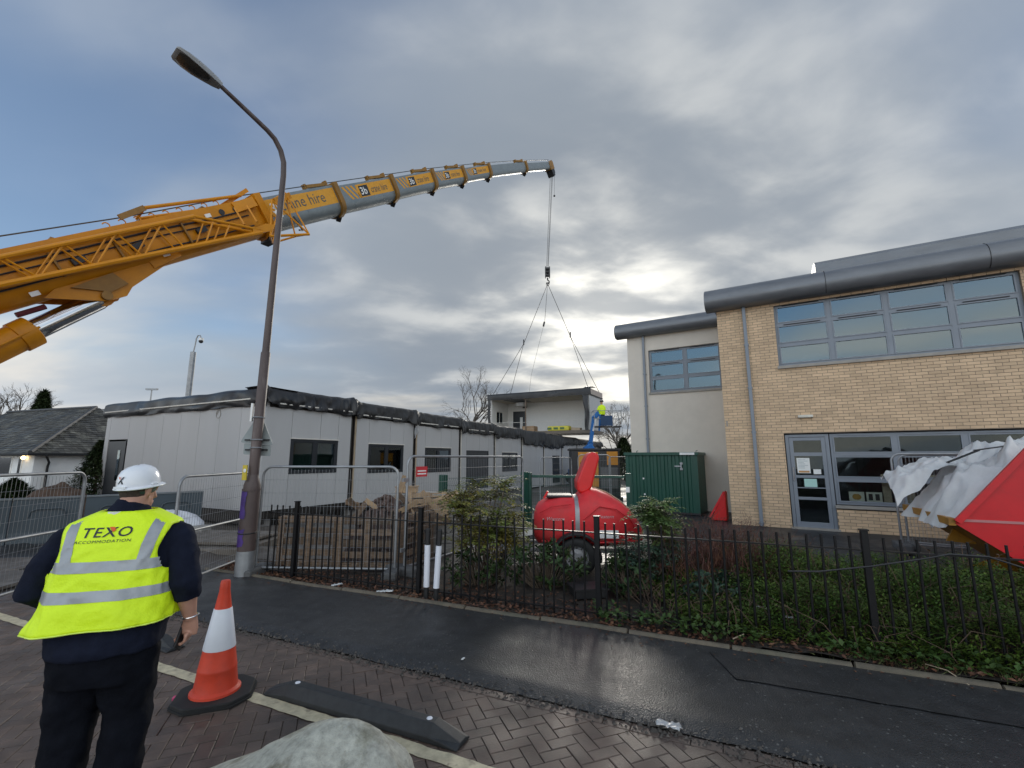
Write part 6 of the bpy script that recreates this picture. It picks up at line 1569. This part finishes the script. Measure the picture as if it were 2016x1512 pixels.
TORSO = [(a, b, c, d*1.04, e*1.02) for a, b, c, d, e in [(.74, 0, -.02, .205, .165), (.84, 0, -.01, .225, .178), (.95, 0, 0, .236, .185), (1.05, 0, .01, .236, .182), (1.15, 0, .02, .233, .172), (1.25, 0, .03, .234, .158), (1.33, 0, .038, .236, .142), (1.385, .0, .045, .228, .122), (1.415, 0, .05, .205, .106), (1.445, 0, .055, .150, .09), (1.475, 0, .06, .088, .08)]]
def tors(z):
    for a, b in zip(TORSO, TORSO[1:]):
        if z <= b[0]:
            t = max(0, (z-a[0])/(b[0]-a[0])); return [a[i]+(b[i]-a[i])*t for i in range(1, 5)]
    return list(TORSO[-1][1:])
man = thing('person', 'worker seen from behind in yellow vest and white hard hat, holding a phone', 'person', (-2.03, 2.45, 0), R(17))
# shared limb paths (local: x right, y forward)
RS, RE, RW = Vector((.225, .04, 1.355)), Vector((.312, -.03, 1.115)), Vector((.340, .03, .905))
LS, LE, LW_ = Vector((-.225, .04, 1.345)), Vector((-.325, .0, 1.10)), Vector((-.27, .20, .98))
HC = Vector((.012, .085, 1.575)); HS = .86; yaw = R(-24)
hf = Vector((math.sin(-yaw), math.cos(yaw), -.10)).normalized(); hrt = hf.cross(Vector((0, 0, 1))).normalized(); hu_ = hrt.cross(hf)
def HD(x, y, z): return HC+(hrt*x+hf*y+hu_*z)*HS
b = MB()
b.loft([sell(c[1], c[2], c[0], c[3]*(.93 if c[0] > 1.1 else .78), c[4]*(.93 if c[0] > 1.1 else .78)) for c in TORSO])
b.tube([(0, .055, 1.42), (.005, .065, 1.48), (.015, .075, 1.545)], [.075, .066, .062], 18)          # neck
b.tube([(0, .03, 1.44), (.005, .06, 1.53)], [.07, .056], 16)
hring = []
for z, w, f, k in ((-.125, .030, .035, .045), (-.11, .052, .066, .03), (-.085, .064, .084, .012), (-.05, .071, .092, .0), (-.01, .075, .098, -.005), (.04, .077, .100, -.006), (.085, .070, .092, -.005), (.115, .05, .07, -.004), (.128, .02, .03, 0)):
    hring.append([HD(w*math.cos(t), f*math.sin(t)+k, z) for t in [2*math.pi*i/24 for i in range(24)]])
b.loft(hring)
b.tube([HD(0, .092, .02), HD(0, .112, -.015), HD(0, .122, -.036), HD(0, .10, -.042)], [.010, .013, .016, .012], 10)       # nose
b.tube([HD(-.028, .092, -.068), HD(0, .102, -.066), HD(.028, .092, -.068)], [.007, .010, .007], 8)                          # mouth
b.tube([HD(-.028, .088, -.078), HD(0, .098, -.078), HD(.028, .088, -.078)], [.007, .010, .007], 8)
for s in (-1, 1):
    b.tube([HD(s*.05, .086, .026), HD(s*.02, .096, .026)], .008, 8); b.ball(HD(s*.034, .083, .008), (.013, .013, .010), 8, 6)
    b.tube([HD(s*.072, -.004, -.045), HD(s*.084, -.012, -.025), HD(s*.088, -.016, .0), HD(s*.086, -.010, .020), HD(s*.076, .006, .026)], [.009, .013, .014, .013, .008], 8)
    b.ball(HD(s*.080, -.004, -.01), (.008, .012, .022), 8, 6)
# arms
b.tube([RS, RS.lerp(RE, .5)+Vector((.02, -.015, 0)), RE, RE.lerp(RW, .35), RE.lerp(RW, .75), RW], [.06, .055, .047, .050, .036, .028], 16)
b.tube([LS, LS.lerp(LE, .5)+Vector((-.02, -.015, 0)), LE, LE.lerp(LW_, .4), LW_], [.06, .055, .047, .046, .028], 16)
def hand(W, down, fwd, inn, mirror=1):
    dn = down.normalized(); fw = (fwd-dn*fwd.dot(dn)).normalized(); inn = inn.normalized()
    def Hp(a, f, i): return W+dn*a+fw*f+inn*i
    b.tube([Hp(-.02, 0, 0), Hp(.02, .002, .0), Hp(.05, .003, .003), Hp(.082, .003, .008)], [(.024, .030), (.020, .036), (.017, .043), (.014, .042)], 14)
    b.tube([Hp(.07, -.034, .008), Hp(.085, 0, .004), Hp(.07, .036, .008)], [.012, .015, .012], 8)
    for f, L, r in ((.033, .92, .0092), (.011, 1.0, .0095), (-.012, .95, .0092), (-.034, .78, .0082)):
        b.tube([Hp(.072, f*.95, .006), Hp(.088+.018*L, f*1.02, .012), Hp(.098+.024*L, f*1.02, .030), Hp(.094+.016*L, f, .052), Hp(.080+.006*L, f*.96, .060)], [r*1.08, r*1.05, r, r*.95, r*.75], 8)
    b.tube([Hp(.016, .022, .006), Hp(.040, .046, .016), Hp(.066, .050, .032), Hp(.086, .040, .046)], [.014, .012, .0105, .008], 8)
    return Hp
HpR = hand(RW, Vector((.02, .10, -1)), Vector((0, 1, .1)), Vector((-1, .12, 0)))
hand(LW_, Vector((.5, .9, -.1)), Vector((-.2, .2, 1)), Vector((.9, -.5, 0)))
# legs under the trousers
for s in (-1, 1): b.tube([(s*.10, 0, .80), (s*.115, .015, .46), (s*.12, -.02, .08)], [.10, .07, .05], 14)
body = b.build('body', M_skin, man); remesh(body, .0055, 3)
# sweater: torso, sleeves rolled to below the elbow
s_ = MB(); s_.loft([sell(c[1], c[2], c[0], c[3], c[4]) for c in TORSO[1:-1]])
s_.loft([sell(0, -.016, .815, .226, .182), sell(0, -.014, .85, .230, .186), sell(0, -.01, .90, .234, .186)])
s_.tube([RS-Vector((.06, 0, -.01)), RS+Vector((.015, 0, -.01)), RS.lerp(RE, .5)+Vector((.025, -.015, 0)), RE+Vector((.005, -.01, 0)), RE.lerp(RW, .30), RE.lerp(RW, .46)], [.062, .070, .070, .067, .068, .064], 20)
s_.tube([LS+Vector((.06, 0, .01)), LS-Vector((.015, 0, .01)), LS.lerp(LE, .5)+Vector((-.025, -.015, 0)), LE+Vector((-.005, -.01, 0)), LE.lerp(LW_, .4), LE.lerp(LW_, .8)], [.062, .070, .070, .068, .064, .052], 20)
s_.tube([(0, .045, 1.43), (.0, .055, 1.475), (.008, .066, 1.508)], [.105, .088, .076], 20)
sw = s_.build('sweater', M_navy, man); remesh(sw, .011, 2)
def wrinkle(o, strength, size):
    tx = bpy.data.textures.new(o.name+'_folds', 'CLOUDS'); tx.noise_scale = size; tx.noise_depth = 2
    d = o.modifiers.new('folds', 'DISPLACE'); d.texture = tx; d.strength = strength; d.mid_level = .5; d.texture_coords = 'LOCAL'
wrinkle(sw, .028, .09)
t_ = MB(); t_.loft([sell(0, 0, .96, .205, .165), sell(0, -.005, .86, .218, .176), sell(0, -.01, .76, .215, .17), sell(0, -.01, .68, .195, .15)])
for s in (-1, 1):
    t_.tube([(s*.10, -.005, .80), (s*.108, .0, .64), (s*.112, .012, .50), (s*.116, -.005, .30), (s*.12, -.02, .09)], [.128, .116, .100, .094, .085], 20)
tr = t_.build('trousers', M_trs, man); remesh(tr, .012, 2); wrinkle(tr, .035, .10)
for s in (-1, 1):
    sh = MB(); sh.loft([[(s*.125+w*math.cos(t), -.02+y+.0*w, z+.045*max(0, math.sin(t))*h) for t in [2*math.pi*i/14 for i in range(14)]] for y, w, z, h in ((-.09, .03, .03, .9), (-.06, .045, .035, 1.6), (.02, .05, .035, 1.7), (.12, .052, .03, 1.0), (.19, .03, .025, .6))])
    so2 = sh.build('boot', M_black, man, smooth=True, ang=60); MB().bb(s*.125-.05, s*.125+.05, -.11, .17, .0, .022).build('sole', M_bp, so2, bevel=.008)
# hi-vis vest, open sleeves, flaring hem
def vest_pt(t, z, off=0.0):
    cx, cy, rx, ry = tors(z)
    fl = max(0, (1.13-z))/.18
    c, s = math.cos(t), math.sin(t)
    o = .018+off+.012*fl**1.4
    left = max(0, -c); back = max(0, -s)
    o += .026*left*fl**2.2
    fold = .006*math.sin(t*9+z*7)*fl+.010*fnoise(t*1.6+2, z*7)*(.5+fl)+.005*fnoise(t*5, z*14+t*3)
    cr1 = 1-abs(fnoise(t*1.5+z*4, z*5-t*.7, 3))*3.2; cr2 = 1-abs(fnoise(t*2.6-z*6, z*8+t, 8))*3.2
    fold += .010*max(0, cr1)*(.25+.75*min(1, fl+.2))+.006*max(0, cr2)
    if z > 1.33: fold *= .45
    e = 2.6; px = cx+(rx+o)*math.copysign(abs(c)**(2/e), c); py = cy+(ry+o)*math.copysign(abs(s)**(2/e), s)
    return Vector((px+c*fold, py+s*fold, z-.012*fl*left))
def armhole(p): 
    x, y, z = p
    if z < 1.20: return False
    wv = .240-.040*max(0, 1-abs(z-1.29)/.12)
    return abs(x) > wv and z < 1.392
zs = [.955+.0118*k for k in range(45)]; NT = 140; v_ = MB(); grid_ = [[vest_pt(2*math.pi*i/NT, z) for i in range(NT)] for z in zs]
for row in grid_: v_.v += [tuple(p) for p in row]
for j in range(len(zs)-1):
    for i in range(NT):
        q = [(j, i), (j, (i+1) % NT), (j+1, (i+1) % NT), (j+1, i)]
        if any(armhole(grid_[a][c]) for a, c in q): continue
        ti = 2*math.pi*(i+.5)/NT
        if abs(ti-math.pi/2) < .06 and zs[j] < 1.3: continue      # open front
        v_.f.append(tuple(a*NT+c for a, c in q))
vest = v_.build('vest', M_hiv, man, smooth=True, ang=180, fix=True)
bmv = bmesh.new(); bmv.from_mesh(vest.data)
bmesh.ops.delete(bmv, geom=[v for v in bmv.verts if not v.link_faces], context='VERTS')
for _ in range(9):
    nw = {}
    for v in bmv.verts:
        if 1.13 < v.co.z < 1.42 and abs(v.co.x) > .13:
            nb_ = [e.other_vert(v) for e in v.link_edges if e.is_boundary]
            if len(nb_) == 2: nw[v] = v.co*.4+(nb_[0].co+nb_[1].co)*.3
    for v, c in nw.items(): v.co = c
bmv.to_mesh(vest.data); bmv.free()
vs = vest.modifiers.new('thick', 'SOLIDIFY'); vs.thickness = .004; vs.offset = 1
def band(z0, z1, name, tilt=0.0):
    m_ = MB(); n = 140; rows = 5
    pts = [[vest_pt(2*math.pi*i/n, z0+(z1-z0)*j/rows, .0065) for i in range(n)] for j in range(rows+1)]
    for r in pts: m_.v += [tuple(p) for p in r]
    for j in range(rows):
        for i in range(n):
            if abs(2*math.pi*(i+.5)/n-math.pi/2) < .06: continue
            if armhole(pts[j][i]) or armhole(pts[j+1][i]): continue
            m_.f.append((j*n+i, j*n+(i+1) % n, (j+1)*n+(i+1) % n, (j+1)*n+i))
    m_.build(name, M_ref, vest, smooth=True, ang=180)
band(1.205, 1.253, 'reflective_band'); band(1.078, 1.126, 'reflective_band')
def back_pt(x, z, off):
    lo, hi = math.pi, 2*math.pi       # back half: t from pi (left) to 2pi (right)
    for _ in range(28):
        m_ = (lo+hi)/2
        if vest_pt(m_, z).x < x: lo = m_
        else: hi = m_
    p = vest_pt((lo+hi)/2, z, off); return p
for s in (-1, 1):
    m_ = MB()
    def strap(u, v, s=s):
        z = 1.253+.186*v; lim = tors(z)[2]*.97; x = s*(.128+.022*v+.050*u)
        return back_pt(max(-lim, min(lim, x)), z, .0065)
    m_.grid(6, 26, strap).build('reflective_strap', M_ref, vest, smooth=True, ang=180)
def on_back(x, z): return back_pt(x, z, .0075)
# narrow pale edge binding
def edge_ring(z, off): return [vest_pt(2*math.pi*i/NT, z, off) for i in range(NT+1)]
MB().tube(edge_ring(.955, .002), .0035, 5, False).build('hem_binding', mat('yellow binding', (.70, .90, .12), .6), vest, smooth=True)
Mtex = lambda u, v, cx, cz, k: on_back(cx+u*k, cz+v)
text('lettering', 'TEXO', .062, lambda u, v: on_back(-.020+u*1.18+v*.08, 1.362+v*1.0+u*.02), M_ink, vest, space=1.12, bold=.0006, sub=2)
text('lettering', 'ACCOMMODATION', .0185, lambda u, v: on_back(-.026+u*1.25+v*.1, 1.336+v+u*.02), M_ink, vest, space=1.12, sub=1)
xt = MB(); pp = [(.0, .044), (.017, .044), (.026, .030), (.019, .020)]
xt.v = [tuple(back_pt(-.016+a*1.18, 1.363+c_2, .0105)) for a, c_2 in pp]; xt.f = [(0, 1, 2, 3)]; xt.build('lettering_accent', M_inko, vest)
lbx = MB().grid(4, 3, lambda u, v: Vector((-.055+.06*u, -.040-.012*(1-abs(u-.5)), 1.462+.014*v))).build('collar_tag', M_wh, vest)
# helmet
hel = MB(); R_ = []
HU = Vector((-.02, -.03, 1)).normalized(); hfl = (hf-HU*hf.dot(HU)).normalized(); HU = (HU-hfl*.10).normalized(); hfl = (hf-HU*hf.dot(HU)).normalized(); hrl = hfl.cross(HU)
HB = HC+Vector((0, 0, .020))
def HT(x, y, z): return HB+(hrl*x*.84+hfl*y*.80+HU*z)
for z, w, f in ((-.004, .118, .142), (.0, .121, .146), (.006, .118, .142), (.010, .107, .130), (.020, .106, .129), (.045, .104, .126), (.070, .096, .116), (.092, .080, .098), (.106, .058, .072), (.114, .030, .040), (.116, .006, .008)):
    ring_ = []
    for i in range(40):
        t = 2*math.pi*i/40; c, s = math.cos(t), math.sin(t); k = 1.0
        ex = (.032*max(0, s)**1.5 if z < .008 else 0)       # peak at the front
        rid = 1+(.025*math.exp(-(c/.16)**2) if z > .03 else 0)
        ring_.append(HT(w*c*1.0, (f+ex)*s, z*rid-(.010*max(0, s)**2 if z < .008 else 0)))
    R_.append(ring_)
hat = hel.loft(R_).build('helmet', M_hat, man, smooth=True, ang=50)
for sx in (-1, 1): MB().bar(HT(sx*.108, -.02, .010), HT(sx*.108, .03, .010), .012, .018).build('helmet_slot', M_hat, hat, bevel=.003)
MB().bar(HT(-.04, -.134, .012), HT(.04, -.134, .012), .01, .012).build('rear_slot', M_hat, hat)
# emblem on the back of the helmet
def on_hat(u, v):
    a = R(-92)+u/.098; z = .050+v; w = .104-.15*max(0, z-.045); f = .126-.2*max(0, z-.045)
    return HT((w+.0025)*math.cos(a), (f+.0025)*math.sin(a), z)
xm = MB()
for poly in ([(-.020, -.020), (-.011, -.020), (.024, .018), (.015, .018)], [(.001, -.004), (.008, -.020), (.018, -.020), (.006, .003)]):
    m2 = MB()
    m2.grid(4, 4, lambda u, v, P=poly: on_hat(*(Vector(P[0]).lerp(Vector(P[1]), u).lerp(Vector(P[3]).lerp(Vector(P[2]), u), v)))); m2.build('emblem', M_ink, hat, smooth=True, ang=180)
MB().grid(2, 2, lambda u, v: on_hat(-.012+.008*u+.003*v, .006+.012*(1-v))).build('emblem_accent', M_inko, hat)
# headband and cropped hair
MB().tube([HT(.080*math.cos(t), .104*math.sin(t)-.005, -.018-.010*math.cos(t*2)) for t in [2*math.pi*i/24 for i in range(25)]], [(.004, .011)]*25, 6, False).build('headband', mat('dark green band', (.02, .05, .03), .7), hat, smooth=True)
hr_ = MB(); hr_.loft([[HD((w+.004)*math.cos(t), (f+.005)*math.sin(t)+k, z) for t in [math.pi*1.0+.22+(math.pi-.44)*i/22 for i in range(23)]] for z, w, f, k in ((-.07, .064, .083, .008), (-.055, .069, .088, .004), (-.02, .075, .096, -.004), (.03, .077, .099, -.006), (.07, .073, .095, -.005))], cap=False, closed=False)
hr_.build('hair', M_hair, man, smooth=True, ang=180)
MB().tube([RW+Vector((.036*math.cos(t), .036*math.sin(t), .012+.006*math.cos(t))) for t in [2*math.pi*i/20 for i in range(21)]], [.0042 if i % 2 else .0028 for i in range(21)], 6, False).build('bracelet', mat('silver', (.7, .7, .72), .25, metal=1), man, smooth=True)
# phone held in the right hand
Mman = Matrix.Translation((-2.03, 2.45, 0)) @ Matrix.Rotation(R(17), 4, 'Z')
pc = HpR(.078, .004, .036); phn = thing('mobile_phone', "black phone held in the worker's right hand", 'phone', Mman @ pc, R(17)+R(-8))
MB().box((0, 0, 0), (.011, .074, .146), Matrix.Rotation(R(-35), 3, 'X')).build('case', M_bp, phn, bevel=.004)
MB().box((-.0058, 0, 0), (.0008, .066, .136), Matrix.Rotation(R(-35), 3, 'X')).build('screen', mat('phone glass', (.01, .01, .012), .08), phn)
# second worker, in the boom-lift basket
w2 = thing('person', 'distant worker in yellow jacket standing in the boom lift basket', 'person', (6.05, 30.3, 3.81), R(20))
b = MB(); b.loft([sell(0, 0, z, rx, ry, 20) for z, rx, ry in ((.80, .17, .13), (1.0, .19, .15), (1.25, .21, .14), (1.38, .17, .11), (1.44, .07, .07))]); b.tube([(0, 0, 1.4), (0, .02, 1.52)], .055, 10); b.ball((0, .03, 1.60), (.085, .10, .12), 14, 10); b.ball((0, .13, 1.58), (.016, .02, .025), 8, 6)
for s in (-1, 1):
    b.tube([(s*.19, 0, 1.36), (s*.26, .06, 1.12), (s*.16, .26, 1.05)], [.06, .05, .04], 10); b.ball((s*.14, .30, 1.05), (.04, .05, .03), 8, 6)
    b.tube([(s*.09, 0, .85), (s*.10, .02, .48), (s*.10, 0, .06)], [.10, .07, .055], 10); b.tube([(s*.10, -.04, .04), (s*.10, .16, .04)], [.05, .04], 10)
bo2 = b.build('body', M_skin, w2); remesh(bo2, .02, 2)
j = MB(); j.loft([sell(0, 0, z, rx, ry, 24) for z, rx, ry in ((.78, .20, .16), (1.0, .215, .175), (1.25, .23, .165), (1.38, .19, .13), (1.45, .09, .09))])
for s in (-1, 1): j.tube([(s*.17, 0, 1.36), (s*.27, .06, 1.12), (s*.18, .22, 1.05)], [.085, .075, .06], 12)
ja = j.build('jacket', M_hiv, w2); remesh(ja, .02, 2)
tt = MB(); tt.loft([sell(0, 0, z, .18, .14, 20) for z in (.72, .9)]); [tt.tube([(s*.09, 0, .85), (s*.10, .02, .48), (s*.10, 0, .08)], [.115, .09, .08], 12) for s in (-1, 1)]
tr2 = tt.build('trousers', M_trs, w2); remesh(tr2, .02, 2)
MB().loft([ringC(.14, 1.655), ringC(.125, 1.67), ringC(.12, 1.72), ringC(.09, 1.77), ringC(.03, 1.79)]).build('helmet', M_dk, w2, smooth=True)
